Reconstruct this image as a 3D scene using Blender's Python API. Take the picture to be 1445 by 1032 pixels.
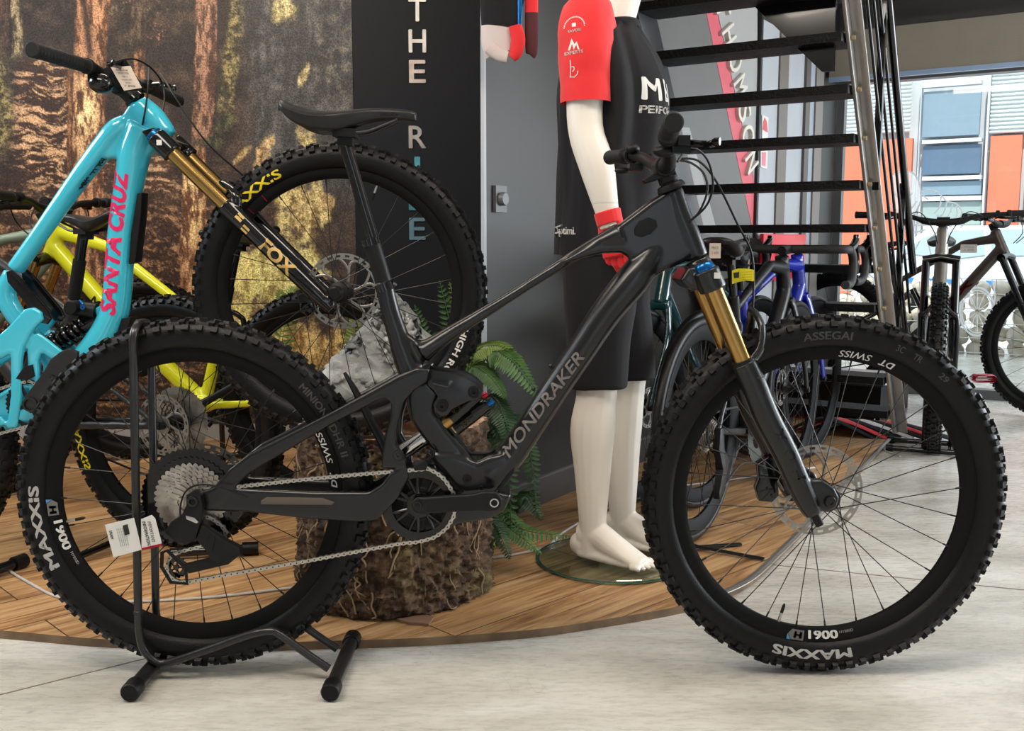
import bpy, bmesh, math, random
import numpy as np
from mathutils import Vector, Matrix, Euler
from math import sin, cos, pi, radians, sqrt, atan2
random.seed(7)
rng = np.random.RandomState(11)
SC = bpy.context.scene
COL = SC.collection
for o in list(bpy.data.objects): bpy.data.objects.remove(o)

# ---------------------------------------------------------------- camera, world, lights, exposure
F = 1430.0; CX = 722.5; CY = 516.0; TH = radians(7.0)
CAM = Vector((0, -2.1, 0.922))
cd = bpy.data.cameras.new('camera'); cam = bpy.data.objects.new('camera', cd); COL.objects.link(cam)
cam.location = CAM; cam.rotation_euler = (pi/2 - TH, 0, 0)
cd.sensor_width = 36; cd.lens = F/1445*36; cd.clip_start = .05; cd.clip_end = 200
SC.camera = cam
SC.view_settings.view_transform = 'Standard'; SC.view_settings.look = 'None'
SC.view_settings.gamma = 1; SC.view_settings.use_curve_mapping = False
SC.view_settings.exposure = 0.0
w = bpy.data.worlds.new('world'); SC.world = w; w.use_nodes = True
bg = w.node_tree.nodes['Background']; bg.inputs[0].default_value = (.80, .90, 1, 1); bg.inputs[1].default_value = 2.0
def light(kind, name, loc, energy, color=(1, 1, 1), size=1, size_y=None, target=None, ang=None):
    l = bpy.data.lights.new(name, kind); l.energy = energy; l.color = color
    if kind == 'AREA':
        l.size = size
        if size_y: l.shape = 'RECTANGLE'; l.size_y = size_y
    if kind == 'SUN': l.angle = ang or .02
    o = bpy.data.objects.new(name, l); COL.objects.link(o); o.location = loc
    if target is not None:
        o.rotation_euler = (Vector(target)-Vector(loc)).to_track_quat('-Z', 'Y').to_euler()
    return o
light('SUN', 'sun', (0, -10, 14), 5.5, (1, .97, .92), target=(3.2, 0, 0), ang=.03)
# shop ceiling lamps (long warm panels) and the daylight of the big shop windows behind and to the right
light('AREA', 'ceiling_lamp_light', (-1.2, -.9, 2.62), 46, (1, .90, .78), 1.8, .5, target=(-1.0, .0, 0))
light('AREA', 'ceiling_lamp_light', (1.0, -.4, 2.62), 27, (1, .90, .78), 1.4, .4, target=(.7, .6, 0))
light('AREA', 'ceiling_lamp_light', (-1.5, 1.4, 2.62), 30, (1, .86, .70), 1.6, .4, target=(-1.5, 2.4, .9))
light('AREA', 'ceiling_panel_light', (-3.6, .4, 2.3), 60, (.84, .92, 1), 1.6, .8, target=(-.4, .1, .4))
light('AREA', 'window_daylight', (5.2, 1.5, 1.45), 215, (.90, .95, 1), 2.6, 2.0, target=(1.0, -.3, .2))

def P(px, py, Y=0.0):
    """point of the depth plane y=Y seen at that place of the photograph"""
    a = (px-CX)/F; v = (CY-py)/F
    dy = cos(TH)+v*sin(TH); dz = v*cos(TH)-sin(TH); t = (Y-CAM.y)/dy
    return Vector((a*t, Y, CAM.z+dz*t))
def RP(px, py, p0, n):
    a = (px-CX)/F; v = (CY-py)/F
    d = Vector((a, cos(TH)+v*sin(TH), v*cos(TH)-sin(TH)))
    t = (Vector(p0)-CAM).dot(n)/d.dot(n)
    return CAM+d*t
def G(px, py, z=0.0): return RP(px, py, (0, 0, z), Vector((0, 0, 1)))
def PX(Y=0.0): return (Y-CAM.y)/F*1.005

# ---------------------------------------------------------------- materials
MATS = {}
def mat(name, col, rough=.5, metal=0, coat=0, bump=0, bscale=60, var=0, vscale=8, emit=None, spec=.5, trans=0, alpha=1, stretch=None, sheen=0):
    if name in MATS: return MATS[name]
    m = bpy.data.materials.new(name); m.use_nodes = True; nt = m.node_tree; b = nt.nodes['Principled BSDF']
    b.inputs['Base Color'].default_value = (*col, 1); b.inputs['Roughness'].default_value = rough
    b.inputs['Metallic'].default_value = metal; b.inputs['Coat Weight'].default_value = coat
    b.inputs['Specular IOR Level'].default_value = spec
    b.inputs['Transmission Weight'].default_value = trans; b.inputs['Alpha'].default_value = alpha
    b.inputs['Sheen Weight'].default_value = sheen
    if emit: b.inputs['Emission Color'].default_value = (*emit[0], 1); b.inputs['Emission Strength'].default_value = emit[1]
    tc = nt.nodes.new('ShaderNodeTexCoord'); src = tc.outputs['Object']
    if stretch:
        mp = nt.nodes.new('ShaderNodeMapping'); mp.inputs['Scale'].default_value = stretch; nt.links.new(src, mp.inputs[0]); src = mp.outputs[0]
    nz = nt.nodes.new('ShaderNodeTexNoise'); nz.inputs['Scale'].default_value = vscale; nz.inputs['Detail'].default_value = 6
    nt.links.new(src, nz.inputs['Vector'])
    rp = nt.nodes.new('ShaderNodeValToRGB'); k = max(var, .03)
    rp.color_ramp.elements[0].position = .3; rp.color_ramp.elements[1].position = .7
    rp.color_ramp.elements[0].color = (*[c*(1-k) for c in col], 1); rp.color_ramp.elements[1].color = (*[min(1, c*(1+k)) for c in col], 1)
    nt.links.new(nz.outputs['Fac'], rp.inputs[0]); nt.links.new(rp.outputs[0], b.inputs['Base Color'])
    if bump:
        n2 = nt.nodes.new('ShaderNodeTexNoise'); n2.inputs['Scale'].default_value = bscale; n2.inputs['Detail'].default_value = 8
        nt.links.new(src, n2.inputs['Vector'])
        bp = nt.nodes.new('ShaderNodeBump'); bp.inputs['Strength'].default_value = bump; bp.inputs['Distance'].default_value = .01
        nt.links.new(n2.outputs['Fac'], bp.inputs['Height']); nt.links.new(bp.outputs[0], b.inputs['Normal'])
    MATS[name] = m; return m
frame_black = mat('satin_charcoal_paint', (.0068, .007, .0078), .27, 0, .0, spec=.5)
rubber = mat('tyre_rubber', (.0042, .0042, .0046), .42, bump=.12, bscale=300, spec=.24)
rim_black = mat('rim_black', (.005, .005, .0055), .62, spec=.15)
gloss_black = mat('gloss_black', (.004, .004, .0045), .12, 0, .25, spec=.4)
matt_black = mat('matt_black_plastic', (.007, .007, .0075), .45, spec=.25)
dark_metal = mat('dark_metal', (.05, .05, .053), .35, .9)
spoke_black = mat('spoke_black', (.02, .02, .02), .35, .5)
gold = mat('gold_stanchion', (.42, .255, .085), .22, 1)
steel = mat('brushed_steel', (.52, .52, .50), .3, 1, var=.1)
cass_m = mat('cassette_steel', (.42, .38, .34), .3, .9, var=.3, vscale=40)
chain_m = mat('chain_steel', (.50, .47, .42), .32, .9)
rotor_m = mat('rotor_steel', (.36, .34, .31), .38, .9)
white_dec = mat('grey_white_decal', (.42, .41, .40), .5)
grey_dec = mat('grey_decal', (.16, .155, .15), .5)
faint_dec = mat('faint_decal', (.05, .048, .046), .5)
frame_dec = mat('frame_lettering_grey', (.17, .15, .14), .4)
blue_ano = mat('blue_anodised', (.01, .12, .35), .25, .8)
red_ano = mat('red_anodised', (.45, .01, .04), .25, .7)
white_paper = mat('white_paper', (.72, .71, .68), .7)
yellow_dec = mat('yellow_decal', (.85, .66, .01), .45)
ink = mat('black_ink', (.02, .02, .02), .7)
cyan = mat('turquoise_gloss_paint', (.045, .50, .66), .16, 0, .6)
pink = mat('magenta_decal', (.72, .015, .12), .3)
yellow = mat('yellow_gloss_paint', (.72, .72, .015), .2, 0, .5)
red_cloth = mat('red_cloth', (.70, .012, .015), .75, bump=.1, bscale=400, sheen=.2)
black_cloth = mat('black_cloth', (.009, .0085, .0105), .8, bump=.15, bscale=400, sheen=.04, spec=.25)
white_skin = mat('mannequin_white', (.80, .74, .66), .42)

# ---------------------------------------------------------------- mesh helpers
def cr(pts, n=6, closed=False):
    """Catmull-Rom through tuples of any length"""
    p = [np.array(tuple(q), float) for q in pts]; L = len(p); out = []
    segs = L if closed else L-1
    for i in range(segs):
        if closed: a, b, c, d = p[i-1], p[i], p[(i+1) % L], p[(i+2) % L]
        else: a, b, c, d = p[max(i-1, 0)], p[i], p[i+1], p[min(i+2, L-1)]
        for k in range(n):
            t = k/n
            out.append(.5*((2*b)+(c-a)*t+(2*a-5*b+4*c-d)*t*t+(3*b-a-3*c+d)*t**3))
    if not closed: out.append(p[-1])
    return out
ORG = {}
def world_org(o): return ORG.get(o.name, Vector((0, 0, 0))) if o is not None else Vector((0, 0, 0))
def put(name, me, m=None, parent=None, loc=None, rot=None):
    o = bpy.data.objects.new(name, me); COL.objects.link(o)
    if m is not None and me is not None and len(me.materials) == 0: me.materials.append(m)
    if parent is not None: o.parent = parent; ORG[o.name] = world_org(parent)
    if loc is not None: o.location = loc
    if rot is not None: o.rotation_euler = rot
    return o
def thing(name, label, cat, loc=(0, 0, 0), rot=(0, 0, 0), group=None):
    o = bpy.data.objects.new(name, None); COL.objects.link(o); o.location = loc; o.rotation_euler = rot
    o.empty_display_size = .05
    o['label'] = label; o['category'] = cat
    if group: o['group'] = group
    ORG[o.name] = Vector(loc) if tuple(rot) == (0, 0, 0) else Vector((0, 0, 0))
    return o
def tag(o, label, cat, group=None, kind=None):
    if label: o['label'] = label
    if cat: o['category'] = cat
    if group: o['group'] = group
    if kind: o['kind'] = kind
    return o
class MB:
    def __init__(s): s.v = []; s.f = []; s.mi = []; s.ms = []; s.cur = 0
    def use(s, m):
        if m not in s.ms: s.ms.append(m)
        s.cur = s.ms.index(m); return s
    def add(s, vs, fs):
        n = len(s.v); s.v += [tuple(x) for x in vs]; s.f += [tuple(n+i for i in f) for f in fs]; s.mi += [s.cur]*len(fs); return s
    def box(s, c, size, rot=None, taper=1.0):
        c = Vector(c); hx, hy, hz = [q/2 for q in size]
        vs = []
        for z in (-1, 1):
            k = taper if z > 0 else 1
            for x, y in ((-1, -1), (1, -1), (1, 1), (-1, 1)):
                p = Vector((x*hx*k, y*hy*k, z*hz))
                if rot is not None: p = rot @ p
                vs.append(c+p)
        return s.add(vs, [(3, 2, 1, 0), (4, 5, 6, 7), (0, 1, 5, 4), (1, 2, 6, 5), (2, 3, 7, 6), (3, 0, 4, 7)])
    def tube(s, pts, r, seg=12, cap=True, ref=None, closed=False):
        """r: number or list of numbers / (ra, rb) pairs; rb lies along ref"""
        pts = [Vector(tuple(p)[:3]) for p in pts]; n = len(pts)
        rr = r if isinstance(r, (list, tuple)) and not (len(r) == 2 and n != 2 and not isinstance(r[0], (list, tuple))) else [r]*n
        vs = []; nrm = None
        for i, p in enumerate(pts):
            if closed: t = pts[(i+1) % n]-pts[i-1]
            else: t = pts[min(i+1, n-1)]-pts[max(i-1, 0)]
            if t.length < 1e-9: t = Vector((0, 0, 1))
            t.normalize()
            if ref is not None:
                b = Vector(ref); b = b-t*b.dot(t)
                if b.length < 1e-4: b = t.orthogonal()
                b.normalize(); a = t.cross(b)
            else:
                if nrm is None: nrm = t.orthogonal().normalized()
                nrm = nrm-t*nrm.dot(t)
                if nrm.length < 1e-6: nrm = t.orthogonal()
                nrm.normalize(); a = nrm; b = t.cross(a)
            q = rr[i]; ra, rb = (q if isinstance(q, (list, tuple)) else (q, q))
            for k in range(seg):
                th = 2*pi*k/seg; vs.append(p+a*(ra*cos(th))+b*(rb*sin(th)))
        fs = []
        m = n if closed else n-1
        for i in range(m):
            j = (i+1) % n
            for k in range(seg):
                l = (k+1) % seg; fs.append((i*seg+k, i*seg+l, j*seg+l, j*seg+k))
        if cap and not closed:
            fs.append(tuple(range(seg))[::-1]); fs.append(tuple((n-1)*seg+k for k in range(seg)))
        return s.add(vs, fs)
    def cyl(s, a, b, r, r2=None, seg=20): return s.tube([a, b], [r, r if r2 is None else r2], seg)
    def lathe(s, prof, c=(0, 0, 0), axis=(0, 1, 0), seg=48, closed=False):
        """prof: (radius, height along axis)"""
        c = Vector(c); ax = Vector(axis).normalized(); u = ax.orthogonal().normalized(); v = ax.cross(u); n = len(prof)
        vs = [c+ax*h+(u*cos(2*pi*k/seg)+v*sin(2*pi*k/seg))*r for r, h in prof for k in range(seg)]
        fs = []
        for i in range(n if closed else n-1):
            j = (i+1) % n
            for k in range(seg): l = (k+1) % seg; fs.append((i*seg+k, i*seg+l, j*seg+l, j*seg+k))
        if not closed:
            if prof[0][0] > 1e-6: fs.append(tuple(range(seg))[::-1])
            if prof[-1][0] > 1e-6: fs.append(tuple((n-1)*seg+k for k in range(seg)))
        return s.add(vs, fs)
    def ell(s, c, r, seg=20, rings=12, rot=None):
        c = Vector(c); r = Vector(r) if not isinstance(r, (int, float)) else Vector((r, r, r)); vs = []; fs = []
        for i in range(rings+1):
            th = pi*i/rings
            for k in range(seg):
                p = Vector((sin(th)*cos(2*pi*k/seg)*r.x, sin(th)*sin(2*pi*k/seg)*r.y, cos(th)*r.z))
                if rot is not None: p = rot @ p
                vs.append(c+p)
        for i in range(rings):
            for k in range(seg): l = (k+1) % seg; fs.append((i*seg+k, (i+1)*seg+k, (i+1)*seg+l, i*seg+l))
        return s.add(vs, fs)
    def prism(s, poly, d, bev=0.0):
        """poly: 3D points of one face; d: extrusion vector"""
        poly = [Vector(p) for p in poly]; d = Vector(d); n = len(poly)
        if bev <= 0:
            return s.add(poly+[p+d for p in poly], [tuple(range(n))[::-1], tuple(range(n, 2*n))]+[(i, (i+1) % n, n+(i+1) % n, n+i) for i in range(n)])
        dn = d.normalized(); cen = sum(poly, Vector())/n
        ar = Vector()
        for i in range(n): ar += (poly[i]-cen).cross(poly[(i+1) % n]-cen)
        sg = 1 if ar.dot(dn) > 0 else -1
        ins = []
        for i in range(n):
            e1 = (poly[i]-poly[i-1]).normalized(); e2 = (poly[(i+1) % n]-poly[i]).normalized()
            n1 = dn.cross(e1)*sg; n2 = dn.cross(e2)*sg; q = n1+n2
            if q.length < 1e-4: q = n1
            q.normalize(); ins.append(q*min(bev/max(q.dot(n1), .45), bev*2))
        L = []
        for off, h in ((bev, 0), (bev*.3, bev*.3), (0, bev), (0, d.length-bev), (bev*.3, d.length-bev*.3), (bev, d.length)):
            L.append([poly[i]+ins[i]*(off/bev)+dn*h for i in range(n)])
        vs = [p for l in L for p in l]; fs = [tuple(range(n))[::-1], tuple(5*n+i for i in range(n))]
        for a in range(5):
            for i in range(n): j = (i+1) % n; fs.append((a*n+i, a*n+j, (a+1)*n+j, (a+1)*n+i))
        return s.add(vs, fs)
    def grid(s, f, nu, nv):
        vs = [f(i/nu, j/nv) for i in range(nu+1) for j in range(nv+1)]
        return s.add(vs, [(i*(nv+1)+j, (i+1)*(nv+1)+j, (i+1)*(nv+1)+j+1, i*(nv+1)+j+1) for i in range(nu) for j in range(nv)])
    def mesh(s, name='mesh', smooth=True, off=None, angle=40):
        me = bpy.data.meshes.new(name)
        o = off or Vector((0, 0, 0))
        me.from_pydata([(x-o.x, y-o.y, z-o.z) for x, y, z in s.v], [], s.f)
        for m in s.ms: me.materials.append(m)
        if len(s.ms) > 1: me.polygons.foreach_set('material_index', s.mi)
        me.update()
        bm = bmesh.new(); bm.from_mesh(me); bmesh.ops.recalc_face_normals(bm, faces=bm.faces)
        if smooth:
            for f in bm.faces: f.smooth = True
            for e in bm.edges:
                if len(e.link_faces) == 2 and e.calc_face_angle(0) > radians(angle): e.smooth = False
        bm.to_mesh(me); bm.free(); me.update()
        return me
    def build(s, name, m=None, parent=None, smooth=True, angle=40, local=False):
        if m is not None and not s.ms: s.use(m); s.mi = [0]*len(s.f)
        me = s.mesh(name, smooth, None if local else world_org(parent), angle)
        return put(name, me, None, parent)
def remesh(me, voxel, smooth_it=4, mats=None, mass=0):
    """voxel-union a mesh and relax it, giving one continuous skin"""
    o = bpy.data.objects.new('tmp', me); COL.objects.link(o)
    r = o.modifiers.new('r', 'REMESH'); r.mode = 'VOXEL'; r.voxel_size = voxel; r.use_smooth_shade = True
    if smooth_it:
        q = o.modifiers.new('s', 'SMOOTH'); q.iterations = smooth_it; q.factor = .5
    dg = bpy.context.evaluated_depsgraph_get(); dg.update()
    out = bpy.data.meshes.new_from_object(o.evaluated_get(dg))
    bpy.data.objects.remove(o); out.materials.clear()
    for m in (mats or []): out.materials.append(m)
    for p in out.polygons: p.use_smooth = True
    return out
_TX = {}
def text2d(sx, size=1.0, bold=0.0, shear=0.0, spacing=1.0, depth=0.0, font=None):
    key = (sx, size, bold, shear, spacing, depth)
    if key not in _TX:
        c = bpy.data.curves.new('t', 'FONT'); c.body = sx; c.size = size; c.shear = shear; c.space_character = spacing
        c.align_x = 'CENTER'; c.align_y = 'CENTER'; c.resolution_u = 3; c.extrude = depth/2
        o = bpy.data.objects.new('t', c); COL.objects.link(o)
        dg = bpy.context.evaluated_depsgraph_get(); dg.update()
        me = bpy.data.meshes.new_from_object(o.evaluated_get(dg))
        vs = [tuple(v.co) for v in me.vertices]; fs = [tuple(p.vertices) for p in me.polygons]; V, F2 = list(vs), list(fs)
        if bold:
            for i, dx, dy in ((1, -bold*.5, 0), (2, bold*.5, 0), (3, 0, bold*.4), (4, 0, -bold*.4))+(((5, -bold*.25, .0), (6, bold*.25, .0), (7, bold*.4, bold*.3), (8, -bold*.4, -bold*.3), (9, -bold*.4, bold*.3), (10, bold*.4, -bold*.3)) if bold > .045 else ()):
                n0 = len(V); V += [(x+dx*size, y+dy*size, z+(.0006*i*size if depth else 0)) for x, y, z in vs]; F2 += [tuple(n0+k for k in f) for f in fs]
        _TX[key] = (V, F2)
        bpy.data.objects.remove(o); bpy.data.meshes.remove(me); bpy.data.curves.remove(c)
    return _TX[key]
def text_flat(mb, sx, size, c, ux, uy, **k):
    """text in the plane spanned by ux (reading direction) and uy (up)"""
    vs, fs = text2d(sx, size, **k); ux = Vector(ux).normalized(); uy = Vector(uy).normalized(); n = ux.cross(uy); c = Vector(c)
    mb.add([c+ux*x+uy*y+n*z for x, y, z in vs], fs); return mb
def text_fit(mb, sx, width, height, c, ux, uy, **k):
    vs, fs = text2d(sx, 1.0, **k); xs = [v[0] for v in vs]; ys = [v[1] for v in vs]
    sxx = width/(max(xs)-min(xs)); syy = height/(max(ys)-min(ys)); mx = (max(xs)+min(xs))/2; my = (max(ys)+min(ys))/2
    ux = Vector(ux).normalized(); uy = Vector(uy).normalized(); c = Vector(c); n = ux.cross(uy)
    mb.add([c+ux*((x-mx)*sxx)+uy*((y-my)*syy)+n*z for x, y, z in vs], fs); return mb
def text_arc(sx, length, height, radius, ang, yoff, flip=1, inward=False, **k):
    """text bent along a circle in the local x-z plane, on the side y=yoff (facing -y). ang: angle of the middle, from +x to +z.
    inward: tops of letters point to the centre"""
    vs, fs = text2d(sx, 1.0, **k); xs = [v[0] for v in vs]; ys = [v[1] for v in vs]
    sc = length/(max(xs)-min(xs)); mx = (max(xs)+min(xs))/2; sy = height/(max(ys)-min(ys)); my = (max(ys)+min(ys))/2
    out = []
    for x, y, z in vs:
        u = (x-mx)*sc/radius; h = (y-my)*sy
        if inward: a = ang+u; r = radius-h
        else: a = ang-u; r = radius+h
        yy = yoff(r) if callable(yoff) else yoff
        out.append((r*cos(a), yy, r*sin(a)))
    return out, fs

# ---------------------------------------------------------------- wheels
WH = {}
def spoke_mesh(Rr, hubr, side, lead, yh):
    a0 = lead*radians(62)
    p0 = Vector((hubr*cos(a0), side*yh, hubr*sin(a0))); p1 = Vector((Rr, side*.004, 0))
    m = MB().use(spoke_black); m.tube([p0, p1], [.0011, .0011], 5)
    m.tube([p1-(p1-p0).normalized()*.014, p1], [.002, .002], 6)
    return m.mesh('spoke')
def wheel_meshes(R=.375, w=.031, kind='mtb', depth=.026):
    key = (R, w, kind, depth)
    if key in WH: return WH[key]
    bead = R-w*2.02 if kind == 'mtb' else R-w*1.9
    cen = (R+bead)/2; hh = (R-bead)/2
    # tyre carcass
    prof = []
    for k in range(25):
        t = radians(-218+ k*(256)/24)
        prof.append((cen+hh*sin(t)*-1*-1, w*cos(t)))
    prof = [(cen+hh*cos(a), w*(abs(sin(a))**.9)*(1 if sin(a) > 0 else -1)) for a in np.linspace(-pi*.86, pi*.86, 25)]
    t = MB().use(rubber); t.lathe(prof, axis=(0, 1, 0), seg=128, closed=False)
    t.f = t.f[:-2]; t.mi = t.mi[:-2]
    if kind == 'mtb':
        n = 76
        for k in range(n):
            a = 2*pi*k/n; c, s_ = cos(a), sin(a)
            e1 = Vector((-s_, 0, c)); e0 = Vector((c, 0, s_))
            def knob(tt, ln, wd, ht, da=0, sk=0):
                """tt: angle round the section from the crown"""
                aa = a+da; er = Vector((cos(aa), 0, sin(aa))); et = Vector((-sin(aa), 0, cos(aa)))
                nr = (er*cos(tt)+Vector((0, 1, 0))*sin(tt)); bi = (Vector((0, 1, 0))*cos(tt)-er*sin(tt))
                p = er*(cen+hh*cos(tt))+Vector((0, w*(abs(sin(tt))**.9)*(1 if tt > 0 else -1), 0))
                rot = Matrix((et, bi, nr)).transposed()
                t.box(p+nr*(ht*.3), (ln, wd, ht*1.7), rot, taper=.82)
            odd = k % 2
            for sd in (-1, 1):
                knob(sd*1.03, .0165 if odd else .0135, .0135, .0062, da=0)
                knob(sd*.52, .013, .011, .0055, da=(pi/n)*(.6 if odd else 1.3))
            if odd: 
                knob(.13, .014, .0085, .005); knob(-.13, .014, .0085, .005)
            else: knob(.0, .013, .018, .005)
    tm = t.mesh('tyre', angle=35)
    ri = bead-depth+.004
    rw = .0165 if kind == 'mtb' else .014
    rp = [(bead+.006, rw-.002), (bead+.004, rw), (bead-.004, rw+.0005), (ri+.006, rw*.62), (ri, rw*.3), (ri, -rw*.3), (ri+.006, -rw*.62), (bead-.004, -rw-.0005), (bead+.004, -rw), (bead+.006, -rw+.002)]
    r = MB().use(rim_black); r.lathe(rp, axis=(0, 1, 0), seg=128, closed=True)
    rm = r.mesh('rim')
    hub = MB().use(matt_black)
    hub.lathe([(.006, -.062), (.011, -.062), (.012, -.05), (.012, -.042), (.026, -.036), (.028, -.032), (.02, -.026), (.013, -.018), (.012, 0), (.013, .016), (.02, .024), (.029, .030), (.027, .034), (.013, .04), (.012, .062), (.006, .062)], axis=(0, 1, 0), seg=32)
    hm = hub.mesh('hub')
    sp = [[spoke_mesh(ri+.002, .025, sd, ld, .032) for ld in (-1, 1)] for sd in (-1, 1)]
    val = MB().use(steel); val.cyl((ri, 0, 0), (ri-.022, 0, 0), .0032, seg=10); val.use(matt_black).tube([(ri-.020, 0, 0), (ri-.036, 0, 0), (ri-.041, 0, 0)], [.0036, .0034, .0015], 10)
    vm = val.mesh('valve')
    ro = rotor_mesh()
    WH[key] = dict(tyre=tm, rim=rm, hub=hm, spokes=sp, valve=vm, rotor=ro, ri=ri, bead=bead, cen=cen, hh=hh, w=w, R=R)
    return WH[key]
_RO = {}
def rotor_mesh(r=.1, m=None):
    k = (r, m)
    if k in _RO: return _RO[k]
    b = MB().use(m or rotor_m); N = 96; th = .0009
    # braking ring with slots: quads skipped
    ro, ri, mid1, mid2 = r, r*.845, r*.955, r*.895
    rad = [ri, mid2, mid1, ro]
    for i in range(N):
        a0, a1 = 2*pi*i/N, 2*pi*(i+1)/N
        for j in range(3):
            if j == 1 and i % 4 in (1, 2): continue
            q = [(rad[j], a0), (rad[j+1], a0), (rad[j+1], a1), (rad[j], a1)]
            sh = .0
            vs = [(x*cos(a+sh), y, x*sin(a+sh)) for y in (-th, th) for x, a in q]
            b.add(vs, [(0, 1, 2, 3), (7, 6, 5, 4), (0, 4, 5, 1), (1, 5, 6, 2), (2, 6, 7, 3), (3, 7, 4, 0)])
    for i in range(6):
        a = 2*pi*i/6
        pts = [(.022, a), (.05*r/.1, a+.22), (.074*r/.1, a+.26), (ri+.001, a+.12)]
        pp = [Vector((x*cos(q), 0, x*sin(q))) for x, q in [tuple(z) for z in cr(pts, 4)]]
        b.tube(pp, [(.0035, .0009)]*len(pp), 6, ref=(0, 1, 0))
        p2 = [Vector((x*cos(q), 0, x*sin(q))) for x, q in [tuple(z) for z in cr([(.055*r/.1, a+.24), (.07*r/.1, a+.42), (ri+.001, a+.62)], 4)]]
        b.tube(p2, [(.0032, .0009)]*len(p2), 6, ref=(0, 1, 0))
    b.lathe([(.013, -.001), (.026, -.001), (.026, .001), (.013, .001)], axis=(0, 1, 0), seg=24, closed=True)
    _RO[k] = b.mesh('brake_rotor', angle=30); return _RO[k]
def place_wheel(parent, name, c, rot=(0, 0, 0), key=None, nsp=28, rotor=None, valve=None, phase=0.0, hub_m=None, local=False, label=None):
    """wheel part: the rim; tyre, hub, spokes, rotor, valve are its pieces"""
    W_ = wheel_meshes(*(key or ()))
    loc = Vector(c)-(Vector((0, 0, 0)) if local else world_org(parent))
    rim = put(name, W_['rim'], None, parent, loc, rot)
    put('tyre', W_['tyre'], None, rim); put('hub', W_['hub'], None, rim)
    for k in range(nsp):
        sd = k % 2; ld = (k//2) % 2
        o = put('spoke', W_['spokes'][sd][ld], None, rim); o.rotation_euler = (0, -(2*pi*k/nsp+phase), 0)
    if rotor: 
        o = put('brake_rotor', rotor_mesh(rotor[0]), None, rim); o.location = (0, rotor[1], 0)
    if valve is not None:
        o = put('valve', W_['valve'], None, rim); o.rotation_euler = (0, -valve, 0)
    if label: rim['label'] = label
    return rim

from mathutils.bvhtree import BVHTree
def project(mb, target, direction, off=.0015):
    """press flat lettering onto the surface of a mesh object"""
    o = world_org(target); me_ = target.data; t = BVHTree.FromPolygons([v.co+o for v in me_.vertices], [tuple(p.vertices) for p in me_.polygons]); d = Vector(direction).normalized()
    def hit(p): h = t.ray_cast(Vector(p)-d*.25, d); return None if h[0] is None else h[0]-d*off
    mb.v = [tuple(hit(p) or Vector(p)) for p in mb.v]; return mb
def subdiv(mb, cuts=1):
    me_ = bpy.data.meshes.new('s'); me_.from_pydata(mb.v, [], mb.f); bm = bmesh.new(); bm.from_mesh(me_); bmesh.ops.triangulate(bm, faces=bm.faces)
    for _ in range(cuts): bmesh.ops.subdivide_edges(bm, edges=bm.edges, cuts=1, use_grid_fill=True)
    bm.to_mesh(me_); bm.free(); mb.v = [tuple(v.co) for v in me_.vertices]; mb.f = [tuple(p.vertices) for p in me_.polygons]; mb.mi = [mb.cur]*len(mb.f); bpy.data.meshes.remove(me_); return mb
# ================================================================ THE SETTING
A_ = Vector((.540, .842, 0)); B_ = Vector((.842, -.540, 0)); UP = Vector((0, 0, 1))
WA = Vector((-.086, 1.04, 0)); WC = Vector((2.0, 4.29, 0))
MY = 2.49                                             # depth of the mural wall
def struct(name, mb, m=None, parent=None, smooth=False):
    o = mb.build(name, m, parent, smooth)
    if parent is None: o['kind'] = 'structure'
    return o
def nodes(name):
    m = bpy.data.materials.new(name); m.use_nodes = True; nt = m.node_tree
    def N(t, **k):
        n = nt.nodes.new('ShaderNode'+t)
        for a, b in k.items():
            if a.startswith('i_'): n.inputs[a[2:].replace('_', ' ')].default_value = b
            else: setattr(n, a, b)
        return n
    return m, nt, N, nt.links.new, nt.nodes['Principled BSDF']
def ramp(N, stops):
    r = N('ValToRGB'); e = r.color_ramp.elements
    while len(e) < len(stops): e.new(.5)
    for i, (p, c) in enumerate(stops): e[i].position = p; e[i].color = (*c, 1)
    return r
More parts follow.
